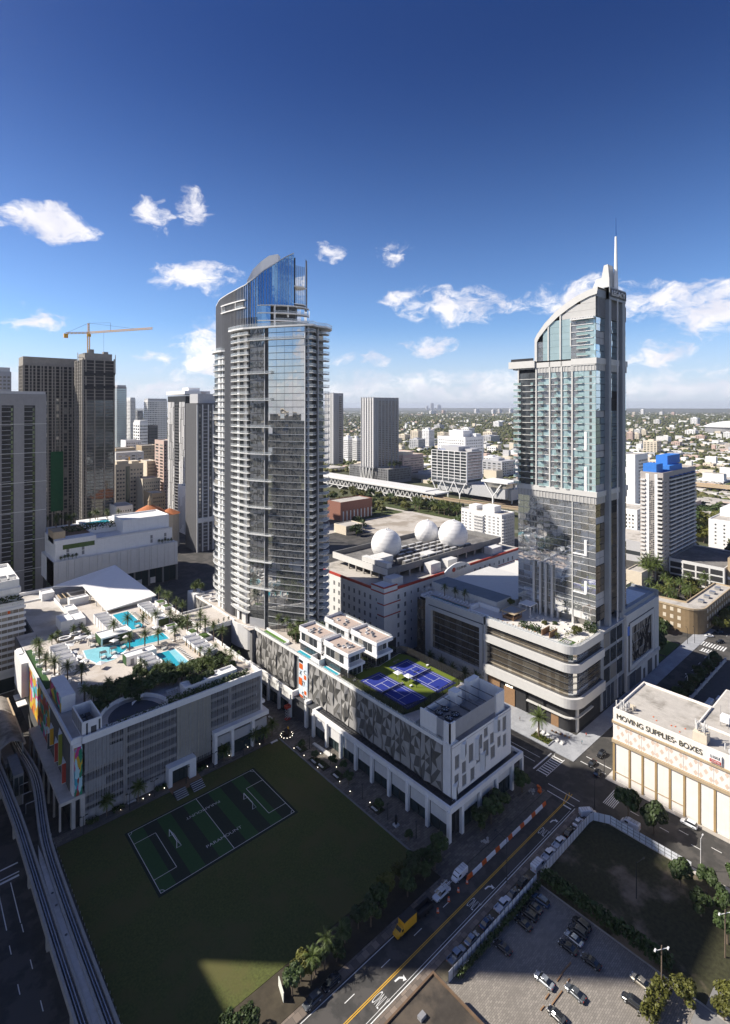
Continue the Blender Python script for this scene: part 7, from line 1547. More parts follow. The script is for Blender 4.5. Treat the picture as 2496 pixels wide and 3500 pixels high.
t = thing('dump_trailer', 'dark open dump trailer parked between the yellow truck and the utility truck', 'trailer', (94, 84.2, .06), 'work vehicles behind the drums'); MB().box(91.6, 96.4, 83.2, 83.35, .6, 1.7).box(91.6, 96.4, 85.05, 85.2, .6, 1.7).box(91.6, 91.75, 83.35, 85.05, .6, 1.7).box(96.25, 96.4, 83.35, 85.05, .6, 1.7).box(91.6, 96.4, 83.35, 85.05, .55, .7).build('body', m_dmetal, t)
for wx in (93.4, 94.5):
 for wy in (83.2, 85.2): MB().tube((wx, wy-.1, .4), (wx, wy+.1, .4), .34, n=12).build('wheel', M['tyre'], t)
# drums, barriers
DR = thing('traffic_drum', 'x', 'traffic drum'); MB().lathe((0, 0, 0), [(.36, 0), (.36, .12), (.27, .12), (.24, .95)], 12).build('body', M['orange'], DR); MB().lathe((0, 0, .35), [(.268, 0), (.262, .16)], 12).lathe((0, 0, .65), [(.255, 0), (.25, .14)], 12).build('band', m_white, DR)
for i, (x, y) in enumerate(((107.9, 82.1), (104.4, 82.1), (100.7, 82.1), (96.5, 82.0))): copy_tree(DR, (x, y, .01), 0, 'orange traffic drum on the road beside the %s' % ('end of the barrier', 'white work van', 'utility truck', 'dump trailer')[i], 'orange drums')
remove_tree(DR)
bm_ = {}
for i in range(19):
 x = 109.8+i*2.02; c = 'orange' if (i // 1) % 3 == 0 else 'white_clean'; t = thing('water_barrier', ('orange' if c == 'orange' else 'white')+' plastic barrier block in the line along the kerb works', 'barrier', (x, 82.7, 0), 'orange and white barriers along the kerb works' if c == 'orange' else 'white barrier blocks along the kerb works')
 if c not in bm_:
  m = MB(); m.v = [(-.98, -.3, 0), (.98, -.3, 0), (.98, .3, 0), (-.98, .3, 0), (-.94, -.1, .9), (.94, -.1, .9), (.94, .1, .9), (-.94, .1, .9)]; m.f = [(0, 3, 2, 1), (4, 5, 6, 7), (0, 1, 5, 4), (1, 2, 6, 5), (2, 3, 7, 6), (3, 0, 4, 7)]; m.m = [0]*6; bm_[c] = m.mesh('block', M[c])
 link('block', bm_[c], t, (x, 82.7, 0), rng.uniform(-.03, .03))
slab('kerb_works', [(109, 152, 83.2, 85.4)], mat('dug_ground', (.13, .12, .10), .95, var=.35, scale=1.0), .05)
for k, (x, y) in enumerate(((150, 86.5), (148.5, 88), (151.2, 87.4), (122, 86.6))):
 t = thing('work_pile', ('heap of broken orange plastic and rubble at the corner works', 'low heap of pale rubble at the corner works', 'stack of orange barriers leaning at the corner works', 'white sack of rubble by the dug kerb')[k], 'rubble', (x, y, .1), None); r = random.Random(k)
 pieces(t, 'chunk', [(x+a-.3, x+a+.3, y+b-.2, y+b+.2, .1, .1+r.uniform(.2, .7)) for a, b in [(r.uniform(-.9, .9), r.uniform(-.8, .8)) for _ in range(6)]], M['orange' if k in (0, 2) else 'pale_concrete'])
# wheel stops
for i, (a, b) in enumerate((((105.7, 55.6), (109.1, 55.4)), ((103.4, 55.5), (105.6, 55.5)), ((103.6, 54.0), (105.8, 54.0)), ((98.6, 54.0), (102.4, 53.9)), ((98.5, 55.4), (100.0, 55.4)), ((96.0, 55.0), (97.2, 54.9)))):
 t = thing('wheel_stop', 'wooden wheel stop lying on the pavers between the parked cars', 'wheel stop', (*a, .05), 'wheel stops in the paved lot'); MB().bar((*a, .15), (*b, .15), .22).build('beam', M['wood'], t)
# street lamps, poles
def street_lamp(x, y, h, arm, label, dark=True, group='street lamps'):
 t = thing('street_lamp', label, 'street lamp', (x, y, 0), group); mm = m_dmetal if dark else m_offw
 MB().tube((x, y, 0), (x, y, h), .12, .07, 7).build('pole', mm, t)
 for (dx, dy) in arm: MB().tube((x, y, h-.3), (x+dx, y+dy, h), .05, n=5).build('arm', mm, t); MB().box(x+dx-.35, x+dx+.35, y+dy-.14, y+dy+.14, h-.05, h+.08).build('lamp_head', m_dmetal if dark else m_offw, t)
street_lamp(115.2, 75.3, 11.5, [(0, 3.4)], 'tall dark lamp arching over the ONLY lane')
street_lamp(155.1, 71.4, 9.5, [(2.4, -.6)], 'signal mast with an arm at the lot corner', True); street_lamp(135.3, 52.0, 9, [(2.4, -.8)], 'lone lamp pole in the middle of the vacant lot', True); street_lamp(172.0, 76.0, 7.5, [(-1.6, 1)], 'signal pole at the warehouse corner'); street_lamp(155.8, 44, 8.5, [(1.6, 0)], 'pale lamp beyond the fence on the street', False)
for i, (x, y) in enumerate(((39.9, 163.2), (60.0, 164.4), (69.6, 163.2), (79.5, 164.1), (52.5, 163.7), (90, 163.6))): street_lamp(x, y, 5.2, [(-.8, 0), (.8, 0)], 'short double-headed lamp on the walk above the pitch', True, 'lamps along the walk above the pitch')
for i, (x, y) in enumerate(((107.0, 120.9), (107.2, 110.0), (109.0, 151.1), (109.6, 140.0), (108.5, 100))): street_lamp(x, y, 4.6, [(.15, .1)], 'slim dark lamp post on the promenade beside the lawn', True, 'lamp posts on the promenade')
for i, (x, y) in enumerate(((227, 77.4), (247, 74.6), (275, 74.4), (303.5, 88.4), (300, 90.6))): street_lamp(x, y, 8, [(1.2, 1.0)], ('white pole standing in the shrubs behind the warehouse', 'pale lamp in the far hedge', 'thin lamp near the far end of the hedge', 'signal mast at the far crossing', 'thin pole at the far plaza corner')[i], i > 2, 'poles along the far street')
def utility_pole(x, y, label):
 t = thing('utility_pole', label, 'pole', (x, y, 0), 'utility poles'); MB().tube((x, y, 0), (x, y, 10.5), .16, .11, 7).build('pole', M['bark'], t); MB().bar((x-1.2, y+.8, 9.6), (x+1.2, y-.8, 9.8), .1).build('arm', m_offw, t)
 for s in (-1, 1): MB().box(x+s*1.2-.3, x+s*1.2+.3, y-s*.8-.15, y-s*.8+.15, 9.6, 9.85).build('lamp_head', m_white, t)
utility_pole(116.6, 39.9, 'vine-wrapped utility pole with two white lamps by the sunlit hedge'); utility_pole(135.2, 33.5, 'bare utility pole at the right edge of the vacant lot')
# promenade furniture
for i, (x, y) in enumerate(((106.9, 153.4), (106.7, 144.5), (107.2, 141.0), (107.9, 133.9), (108.0, 128.1), (107.7, 115.3), (106.6, 107.3))):
 if i in (4, 6): continue
 t = thing('planter_bed', 'dark planted bed with pale benches on the promenade, %s from the far end' % ('first', 'second', 'third', 'fourth', 'fifth', 'fifth', 'last')[i], 'planting bed', (x, y, .12), 'planting beds on the promenade'); MB().box(x-1.5, x+1.5, y-2.2, y+2.2, .12, .3).build('bed', mat('dark_bed', (.06, .05, .035)), t); bush_mb([(x-1.3, x+1.3, y-2, y+2, .3, .6)], i, .2, 8).build('planting', M['leaf'], t, kind='stuff')
 bn = thing('bench', 'pale slab bench beside a promenade planting bed, %s from the far end' % ('first', 'second', 'third', 'fourth', 'fifth', 'fifth', 'last')[i], 'bench', (x-.9, y, .12), 'slab benches on the promenade'); MB().box(x-1.2, x-.6, y-1.2, y+1.2, .45, .6).build('seat', m_offw, bn); MB().box(x-1.1, x-.7, y-1, y-.8, .12, .45).box(x-1.1, x-.7, y+.8, y+1, .12, .45).build('leg', m_mgrey, bn)
t = thing('stone_slab', 'long pale stone slab lying beside the arcade', 'slab', (112, 147, .12)); MB().prism([(111.2, 152.4), (112.2, 152.4), (112.9, 142.6), (111.4, 142.2)], .12, .5).build('slab', M['stone'], t)
for i, (x, y, w, d) in enumerate(((101.7, 162.4, 2.6, .8), (108.4, 176, .8, 2.2), (50, 166.2, 2.4, .7), (54, 166.4, 2.4, .7))):
 bn = thing('bench', ('white bench at the far corner of the lawn', 'white bench in the lane between the buildings', 'pale bench under the fins near the left palm', 'pale bench under the fins near the second palm')[i], 'bench', (x, y, .12), 'white benches'); MB().box(x-w/2, x+w/2, y-d/2, y+d/2, .42, .56).build('seat', m_offw, bn); MB().box(x-w/2+.1, x-w/2+.3, y-d/2, y+d/2, .12, .42).box(x+w/2-.3, x+w/2-.1, y-d/2, y+d/2, .12, .42).build('leg', m_mgrey, bn)
t = thing('round_sculpture', 'dark rounded sculpture with a yellow top in a ring of small lights', 'sculpture', (107.5, 163.2, .12)); MB().lathe((107.5, 163.2, .12), [(1.2, 0), (1.35, .8), (1.1, 1.6), (.6, 2.2), (.15, 2.5)], 14).build('body', mat('dark_bronze', (.05, .035, .03), .35, metal=.5), t, True); MB().lathe((107.9, 163.0, 2.1), [(.35, 0), (.42, .35), (.25, .8), (.05, 1)], 10).build('top', M['yellow'], t, True)
pieces(t, 'light', [(107.5+2.2*math.cos(R(a))-.06, 107.5+2.2*math.cos(R(a))+.06, 163.2+2.2*math.sin(R(a))-.06, 163.2+2.2*math.sin(R(a))+.06, .12, .24) for a in range(0, 360, 30)], M['lamp'])
t = thing('dark_sculpture', 'dark upright sculpture on a pale plinth at the near end of the promenade', 'sculpture', (107.5, 106.9, .12)); MB().box(106.8, 108.2, 106.2, 107.6, .12, .6).build('plinth', M['stone'], t); MB().lathe((107.5, 106.9, .6), [(.35, 0), (.5, .9), (.3, 1.6), (.42, 2.1), (.12, 2.7)], 9).build('figure', M['black'], t, True)
for i, (x, y) in enumerate(((50.5, 165.2), (59, 165.6), (63.5, 165.4), (78, 165.8), (86, 166), (93, 165.8), (105, 141), (106, 125.5), (106.3, 131), (105.2, 149), (107.5, 118), (104.8, 154.5), (109.8, 137), (110, 146), (57, 165.3), (97, 164.5))):
 t = thing('path_light', 'small glowing path light at the edge of the dark walk', 'light', (x, y, .12), 'glowing path lights'); MB().tube((x, y, .12), (x, y, .5), .05).build('post', m_dmetal, t); MB().lathe((x, y, .5), [(.09, 0), (.09, .12)], 6).build('lamp', M['lamp'], t)
t = thing('scissor_lift', 'raised red scissor lift in the lane under the printed banner', 'lift', (113.0, 171, .1)); m = MB()
for k in range(4):
 for s in (-.5, .5): m.bar((112.2, 171+s, .6+k*1.0), (113.8, 171+s, 1.6+k*1.0), .09).bar((113.8, 171+s, .6+k*1.0), (112.2, 171+s, 1.6+k*1.0), .09)
m.build('scissor', M['rail'], t); MB().box(112, 114, 170.3, 171.7, .2, .6).build('base', M['red'], t); MB().ring([(111.9, 170.2), (114.1, 170.2), (114.1, 171.8), (111.9, 171.8)], [(112, 170.3), (114, 170.3), (114, 171.7), (112, 171.7)], 4.6, 5.5).box(112, 114, 170.3, 171.7, 4.55, 4.65).build('platform', M['red'], t)
# people
def person(x, y, z, rz, label, shirt, group=None):
 """small standing or walking figure grown from a jointed skeleton"""
 V = [(0, 0, .95), (0, 0, 1.2), (0, 0, 1.45), (0, .02, 1.58), (0, .03, 1.72), (.2, 0, 1.42), (.27, .05, 1.15), (.26, .18, .95), (-.2, 0, 1.42), (-.27, -.05, 1.15), (-.26, .02, .92), (.1, 0, .9), (.12, .12, .5), (.12, .1, .06), (.12, .25, .03), (-.1, 0, .9), (-.12, -.12, .5), (-.12, -.25, .08), (-.12, -.1, .03)]
 E_ = [(0, 1), (1, 2), (2, 3), (3, 4), (2, 5), (5, 6), (6, 7), (2, 8), (8, 9), (9, 10), (0, 11), (11, 12), (12, 13), (13, 14), (0, 15), (15, 16), (16, 17), (17, 18)]
 Rd = [.15, .15, .16, .06, .11, .07, .05, .04, .07, .05, .04, .1, .07, .05, .04, .1, .07, .05, .04]
 if 'body' not in VEG:
  me = bpy.data.meshes.new('body'); me.from_pydata(V, E_, []); o = bpy.data.objects.new('tmp', me); COL.objects.link(o); sk = o.modifiers.new('s', 'SKIN'); o.modifiers.new('d', 'SUBSURF').levels = 1
  for i, r in enumerate(Rd): me.skin_vertices[0].data[i].radius = (r, r*.85)
  me.skin_vertices[0].data[0].use_root = True
  VEG['body'] = bpy.data.meshes.new_from_object(o.evaluated_get(bpy.context.evaluated_depsgraph_get())); bpy.data.objects.remove(o)
  VEG['body'].polygons.foreach_set('use_smooth', [True]*len(VEG['body'].polygons))
 me = VEG['body'].copy(); me.materials.clear()
 for m_ in (mat('skin', (.35, .20, .13), .6), M[shirt], m_dgrey): me.materials.append(m_)
 for p in me.polygons: zc = p.center.z; p.material_index = 1 if .95 < zc < 1.5 and abs(p.center.x) < .26 else (2 if zc <= .95 and abs(p.center.x) < .2 else 0)
 o = link('person', me, None, (x, y, z), rz, label=label, category='person'); o.scale = (HS,)*3
 if group: o['group'] = group
 hm = MB().lathe((0, .02, 1.72), [(.09, 0), (.11, .06), (.08, .13), (.02, .155)], 8).build('hair', M['black'], None); hm.parent = o; hm.location = (0, 0, 0)
for (x, y, a, l, s) in ((179, 100.5, 20, 'person in a white top standing near the plaza seats', 'white_clean'), (181.5, 95.4, 90, 'person walking past the rounded podium corner', 'court_blue'), (178.6, 111, 0, 'person in dark clothes walking by the plaza palm', 'black'), (182.6, 88.6, 160, 'person in a pale blue top crossing the plaza', 'water'), (188, 89.6, 70, 'person in red near the glass corner of the podium', 'red')): person(x, y, .14, R(a), l, s)
for k in range(4):
 x, y = 182.6-.3*k, 94+k*1.6; t = thing('cafe_table', 'small round cafe table outside the rounded glass corner', 'table', (x, y, .14), 'cafe tables outside the podium'); MB().lathe((x, y, .14), [(.05, 0), (.05, .62), (.4, .64), (.4, .68)], 10).build('table_top', m_offw, t)
 for s in (-1, 1): link('chair', boxmesh('chair', .42, .42, .5, M['wood']), t, (x, y+s*.7, .14))
# trees along the streets, lawn edge and lots
def trees(spots, label, group, kind='street', sc=(.8, 1.0), olive=.2):
 for (x, y) in spots: tree(x, y, .1, label, group, kind, rng.uniform(*sc), rng.random() < olive)
trees([(159.8, 63.6), (159.4, 56.6)], 'large dark street tree in front of the warehouse wall', 'street trees in front of the warehouse', 'street', (1.25, 1.35), 0)
trees([(60.7, 90.1), (63.6, 91.2), (66.6, 90.2)], 'sunlit tree by the white board at the bottom of the lawn', 'sunlit trees at the bottom of the lawn', 'street', (.75, .95), .6)
for (x, y) in ((64.8, 89.2), (68.6, 89.6), (73.4, 88.9)): palm(x, y, .1, 'bushy fan palm at the bottom edge of the lawn', 'fan palms at the bottom of the lawn', 'coco', .95)
trees([(51.0, 90.2), (47.6, 91.5), (44.5, 90)], 'dark tree in the bottom corner of the lawn', 'dark trees at the bottom corner of the lawn', 'round', (.6, .75), 0)
trees([(72+k*3.6+rng.uniform(-.6, .6), 89+rng.uniform(0, 4.5)) for k in range(10)], 'dark shaded tree in the belt between lawn and road', 'tree belt between lawn and road', 'street', (.62, .9), .1)
trees([(96+k*2.6, 93.6-k*.2+rng.uniform(-1.4, 1)) for k in range(6)], 'dark shaded tree near the corner of the arcade', 'trees near the corner of the arcade', 'round', (.55, .8), .2)
trees([(124, 89.6), (128.5, 89.2), (133, 89.4), (146, 90)], 'dark leafy tree in front of the white end wall', 'trees in front of the white end wall', 'street', (.8, 1.05), 0)
trees([(106.9, 153), (106.7, 145), (109.8, 139), (111, 135), (107.9, 128.5), (107.5, 114), (106.4, 101)], 'small dark tree in a promenade planting bed', 'small trees on the promenade', 'street', (.42, .6), 0)
for (x, y) in ((46.8, 167.6-1.6), (55.6, 165.6), (83.6, 165), (95.2, 165.2), (99.1, 164.6), (103, 166)): palm(x, y, .1, 'bushy fan palm on the walk below the white fins', 'fan palms below the fins', 'short', 1.35)
for (x, y) in ((43, 165.6), (50, 165.6), (62.5, 165.8), (76, 165.6)): shrub('walk_shrub', 'low dark shrub at the foot of the fins', [(x-1.6, x+1.6, y-.7, y+.7, .1, 1.5)], int(x), group='shrubs at the foot of the fins', cat='shrub')
shrub('lot_hedge', 'tall dark overgrown hedge between the paved lot and the vacant lot', [(121.3, 124.2, 40, 69.8, .1, 3.2)], 51, leaf=.4, dens=7)
shrub('lot_hedge', 'dark hedge inside the white fence of the paved lot', [(88, 120.6, 68.8, 69.9, .1, 1.6)], 52, leaf=.3, dens=7)
shrub('sunlit_hedge', 'tall sunlit hedge at the bottom right of the paved lot', [(108, 117.5, 38.2, 41.2, .1, 4.0)], 53, 'leaf_olive', leaf=.3, dens=9)
trees([(118.6, 36.4), (124.9, 30.8), (121.2, 30.2), (127, 29)], 'rounded sunlit shrub tree by the drive at the bottom right', 'shrub trees by the drive', 'round', (.6, .75), 1)
trees([(142, 40), (146, 36), (150, 41), (153, 34), (139, 34), (156.5, 36), (147, 46)], 'dark tree at the right end of the vacant lot', 'dark trees at the right end of the vacant lot', 'street', (.75, 1.0), 0)
shrub('street_hedge', 'dark hedge along the far lot wall', [(232, 292, 73.6, 76, .1, 2.2)], 54, leaf=.45, dens=5)
trees([(229, 76), (238, 74.8), (246, 75), (255, 74.6), (264, 75), (275, 74.6), (285, 75.4)], 'dark tree in the hedge along the far street', 'trees along the far street', 'street', (.65, .95), .2)
t = thing('lot_wall', 'pale low wall along the far parking lot', 'wall', (260, 72.4, 0)); MB().box(228.6, 292, 72.2, 72.6, 0, 1.4).build('wall', m_lgrey, t); pieces(t, 'pier', [(229+k*7, 229.8+k*7, 72.0, 72.8, 0, 1.8) for k in range(10)], m_lgrey)
t = thing('signboard', 'white graffiti board leaning at the bottom edge of the lawn', 'board', (59.2, 91.6, .1)); MB().prism([(58.6, 90.2), (58.75, 90.2), (59.75, 93.6), (59.6, 93.6)], .1, 2.0).build('panel', mat('scribbled_board', (.66, .67, .60), .7, var=.1, c2=(.2, .25, .15), cscale=.8, cthr=(.6, .64)), t)
slab('drive', [(121.6, 128.5, 28, 33.4), (116, 121.5, 28, 34.5)], M['grey_concrete'], .08)
t = thing('sandwich_kerb', 'low kerb wall separating the promenade from the lawn', 'kerb', (104.2, 130, 0)); MB().box(104.0, 104.4, 96, 163, 0, .35).build('kerb', M['grey_concrete'], t)
for k in list(CARP.values()): remove_tree(k)
# ================================================================ buildings behind
def grid(fc, a0, a1, b0, b1, nu, nv, fu=.55, fv=.55, out=.05, deep=.12):
 du, dv = (a1-a0)/nu, (b1-b0)/nv
 return [fc.box(a0+i*du+du*(1-fu)/2, a0+i*du+du*(1+fu)/2, b0+j*dv+dv*(1-fv)/2, b0+j*dv+dv*(1+fv)/2, out-deep, out) for j in range(nv) for i in range(nu)]
def block(name, label, cat, x0, x1, y0, y1, z1, wall, z0=0, roof='roof', par=.8, group=None):
 t = thing(name, label, cat, ((x0+x1)/2, (y0+y1)/2, z0), group); MB().box(x0, x1, y0, y1, z0, z1).build('wall', M[wall] if isinstance(wall, str) else wall, t)
 if par:
  r = min(.5, (x1-x0)*.1); MB().ring([(x0, y0), (x1, y0), (x1, y1), (x0, y1)], [(x0+r, y0+r), (x1-r, y0+r), (x1-r, y1-r), (x0+r, y1-r)], z1+.02, z1+par).build('parapet', M[wall] if isinstance(wall, str) else wall, t)
  MB().box(x0+r, x1-r, y0+r, y1-r, z1+.01, z1+.06).build('roof', M[roof], t)
 return t, Face('S', (x0, y0, 0)), Face('W', (x0, y0, 0))
# dark grey tower at the left edge
def left_tower():
 t, fs, fw = block('grey_tower', 'dark grey tower at the left edge with black balcony slots', 'tower', 30, 74.9, 396, 430, 127.5, mat('tower_grey', (.27, .265, .27), .7, var=.06, streak=.15))
 slots = []; sl = []
 for c in (41.5, 52.4, 64.0, 72.3)[0:3]:
  pass
 for (a, b) in ((7.4, 14.2), (20.6, 26.9), (32.6, 38.6)):
  slots.append(fs.box(a, b, 2, 121, .02, .08))
  for j in range(41): z = 3+j*2.92; sl.append(fs.box(a, b-1.6, z, z+.22, .08, .9))
 pieces(t, 'balcony_slot', slots, M['black']); pieces(t, 'balcony', sl, m_lgrey)
 pieces(t, 'window', [fs.box(b-1.5, b-.3, 3.4+j*2.92, 5.4+j*2.92, .08, .14) for (a, b) in ((7.4, 14.2), (20.6, 26.9), (32.6, 38.6)) for j in range(40)], mat('green_glass', (.09, .12, .05), .1, spec=.8, var=.2, rand=.4))
 pieces(t, 'slab_line', [fs.box(0, 44.9, 16+j*18.6, 16.25+j*18.6, .01, .3) for j in range(6)], m_offw); MB().box(30, 74.5, 396.4, 428, 127.5, 130).build('roof_house', m_lgrey, t)
left_tower()
def construction():
 cm_ = mat('raw_concrete', (.30, .275, .24), .9, var=.15, scale=.4, streak=.25); t, fs, fw = block('unfinished_tower', 'unfinished concrete tower with green netting and a crane behind', 'tower', 88.5, 133, 565, 589, 158, M['interior'], par=0)
 H1 = 158; m = []
 pieces(t, 'floor_slab', [(88.2, 133, 564.6, 589, 20+j*3.0, 20.5+j*3.0) for j in range(47)], cm_)
 pieces(t, 'concrete_pier', [fs.box(a, a+1.2, 0, H1, -.1, .5) for a in (0, 4, 6.6, 9.6, 13.2, 15.6, 19, 22.6, 25, 29, 31.6, 35.6, 39.4, 43.3)]+[fw.box(a, a+1, 0, H1, -.1, .5) for a in (0, 5, 10, 15, 20)], cm_)
 pieces(t, 'glazing', [fs.box(a+1.4, a+1.4+w, 20.6+j*3, 22.8+j*3, -.3, .1) for j in range(36) for (a, w) in ((0, 2.3), (4, 1.1), (9.6, 2.1), (15.6, 1.9), (25, 2.4), (31.6, 2.4), (36.6, 2.2))], m_win)
 MB().box(88.5, 133, 566, 588, 158, 166.2).build('roof_screen', cm_, t); MB().box(110.2, 120.6, 564.0, 564.3, 22, 78).build('green_net', mat('green_netting', (.012, .10, .04), .9, var=.15), t)
 t, fs, fw = block('unfinished_tower', 'taller unfinished dark-glazed tower with black nets below its roof', 'tower', 126, 153, 518, 545, 162, M['interior'], par=0)
 pieces(t, 'floor_slab', [(125.8, 153, 517.6, 545, 18+j*3.0, 18.45+j*3.0) for j in range(49)], cm_); pieces(t, 'concrete_pier', [fs.box(a, a+1.0, 0, 164, -.1, .6) for a in (0, 2.2, 9.4, 17.6, 26)]+[fw.box(a, a+1.4, 0, 162, -.1, .5) for a in (0, 6, 13, 20, 25)], cm_)
 pieces(t, 'glazing', [fs.box(a, a+w, 18.6+j*3, 20.9+j*3, -.3, .12) for j in range(36) for (a, w) in ((3.4, 2.8), (6.4, 2.8), (10.6, 3.3), (14.1, 3.3), (18.8, 3.4), (22.4, 3.4))], M['glass_dark'])
 MB().box(128, 151, 519, 540, 162, 168.5).box(132, 136, 520, 524, 168.5, 172).box(144, 148, 520, 524, 168.5, 170.5).build('roof_house', cm_, t)
 for z in (150, 138): MB().sweep([(127+k*1.3, 517.2-.4*math.sin(k*1.4)) for k in range(21)], .2, [z-1.6-.8*math.sin(k*.9) for k in range(21)], [z+1+.6*math.sin(k*.7) for k in range(21)]).build('black_net', M['black'], t)
 m = MB(); m.bar((153.4, 517.4, 150), (153.4, 517.4, 168), .5).bar((122, 517.4, 164), (126, 517.4, 164), .5).bar((122, 517.4, 160), (122, 517.4, 168), .5).build('scaffold', M['pale_concrete'], t)
construction()
def lattice(m, a, b, w, n, th=.14):
 a, b = Vector(a), Vector(b); d = (b-a); u = d.normalized(); s = u.cross(Vector((0, 0, 1)) if abs(u.z) < .9 else Vector((1, 0, 0))).normalized(); v = u.cross(s)
 C = [s*w/2+v*w/2, -s*w/2+v*w/2, -s*w/2-v*w/2, s*w/2-v*w/2]
 for c in C: m.bar(a+c, b+c, th*1.3)
 for k in range(n):
  p, q = a+d*k/n, a+d*(k+1)/n
  for i in range(4): m.bar(p+C[i], q+C[(i+1) % 4], th)
def tower_crane(base, ztop, tipL, tipR, m_, label, w=1.8):
 t = thing('tower_crane', label, 'crane', base, 'tower cranes'); x, y, z = base; zj = tipR[2]
 m = MB(); lattice(m, base, (x, y, zj), w, 12, .22); m.build('mast', m_, t); m = MB(); lattice(m, (x, y, zj+.5), tipR, w*.7, 22, .2); m.build('jib', m_, t); m = MB(); lattice(m, (x, y, zj+.5), tipL, w*.7, 6, .22); m.build('counter_jib', m_, t)
 m = MB(); lattice(m, (x, y, zj), (x, y, ztop), w*.6, 4, .22); m.build('tower_head', m_, t); T = Vector((x, y, ztop)); m = MB(); R_ = Vector(tipR); L_ = Vector(tipL); J = Vector((x, y, zj+.5)); m.bar(T, J.lerp(R_, .75)+Vector((0, 0, .6)), .16).bar(T, J.lerp(R_, .36)+Vector((0, 0, 7.5)), .14).bar(J.lerp(R_, .36)+Vector((0, 0, 7.5)), J.lerp(R_, .36), .2).bar(T, L_, .16).bar(J.lerp(R_, .25), J.lerp(R_, .25)+Vector((0, 0, -18)), .12); m.build('cable', m_dmetal, t)
 MB().box(L_.x-1.6, L_.x+1.6, L_.y-1.2, L_.y+1.2, L_.z-4.2, L_.z-.4).build('counterweight', m_, t); MB().box(x-1.6, x+1.6, y-2, y-.2, zj-3.2, zj-.8).build('cab', m_, t)
tower_crane((132.4, 524, 168), 196, (116.6, 535.5, 186.6), (164.5, 455.2, 186.8), M['yellow'], 'yellow tower crane on top of the unfinished towers')
# white building with ribbed panels and roof garden
def ribbed_block():
 t = thing('ribbed_white_block', 'long white block with ribbed panels over a dark open ground floor', 'building', (110, 380, 0)); Y = 361
 MB().box(72, 148, Y+1, 420, 11, 26).box(74, 146, Y+5, 418, 26, 35.2).box(97, 146, Y+24, 416, 35.2, 39.5).box(115, 146, Y+11, 396, 35.2, 43).build('wall', m_wp, t); MB().box(73, 147.6, Y+2.5, 419, 0, 11).build('ground_floor', M['interior'], t)
 w = [2.2, 4.6, .9, 3.4, 3.1, 1.2, 4.0, 4.8, 2.6, 4.4, 4.6, 2.2, 4.2]; x = 72.3; k = 0; P = []
 while x < 147.5: a = w[k % 13]; P.append((x, min(x+a-.14, 147.9), Y, Y+.8+.0, 10.9, 26.5)); x += a; k += 1
 pieces(t, 'ribbed_panel', P, m_offw); pieces(t, 'column', [(100+k*9.4, 100.9+k*9.4, Y+.6, Y+1.5, 0, 11) for k in range(6)]+[(147, 148, Y, Y+1, 0, 11)], M['grey_concrete'])
 pieces(t, 'doorway', [(112, 116, Y+2.2, Y+2.5, 0, 4.4), (121, 124.4, Y+2.2, Y+2.5, .6, 4.6), (130, 133.4, Y+2.2, Y+2.5, .6, 4.6)], m_offw); pieces(t, 'shop_window', [(101+k*4.7, 105+k*4.7, Y+2.3, Y+2.45, .3, 10) for k in range(10)], M['glass_shop'])
 pieces(t, 'louvre', [(a, a+1.5, Y+4.9, Y+5.0, z, z+2.4) for a in (80, 88.6, 131, 140.4) for z in (27.4, 30.2)], m_mgrey); MB().box(78, 96, Y+4.85, Y+5, 32.2, 35).build('green_window', mat('green_window', (.10, .15, .05), .08, spec=.9), t); MB().box(74, 97, Y+5, 412, 35.2, 38.2).build('garden_wall', m_wp, t)
 MB().box(72.0, 72.3, Y+1, 380, 1, 26).build('side_glass', M['glass_shop'], t); MB().ring([(115, Y+11), (146, Y+11), (146, 396), (115, 396)], [(115.6, Y+11.6), (145.4, Y+11.6), (145.4, 395.4), (115.6, 395.4)], 43, 44).build('parapet', m_wp, t); MB().box(74, 146, Y+5.02, Y+5.3, 35.2, 36).box(72, 148, Y+1, Y+1.2, 26, 26.7).build('parapet', m_offw, t)
 MB().box(78, 96, 376, 406, 38.2, 38.3).build('garden_deck', M['wood'], t); MB().box(98, 114, 394, 404, 39.5, 39.6).build('roof_pool', M['water'], t); MB().box(74, 80.5, 371, 386, 35.2, 42.5).build('tan_lift_block', M['tan'], t)
ribbed_block()
for i in range(16): palm(rng.uniform(78, 128), rng.uniform(400, 412), 39, 'palm on the roof garden of the ribbed white block', 'palms of the far roof garden', 'date', rng.uniform(.8, 1.2))
for k in range(5):
 palm(76.5+k*2.1, 363.6, 26, 'small wind-bent palm on the left ledge of the ribbed block', 'palms on the left ledge', 'short', .75); palm(136+k*2.1, 363.6, 26, 'small wind-bent palm on the right ledge of the ribbed block', 'palms on the right ledge', 'short', .75)
shrub('roof_hedge', 'hedge round the far roof garden', [(78, 114, 384.5, 386, 39.5, 41)], 61, leaf=.5, dens=5)
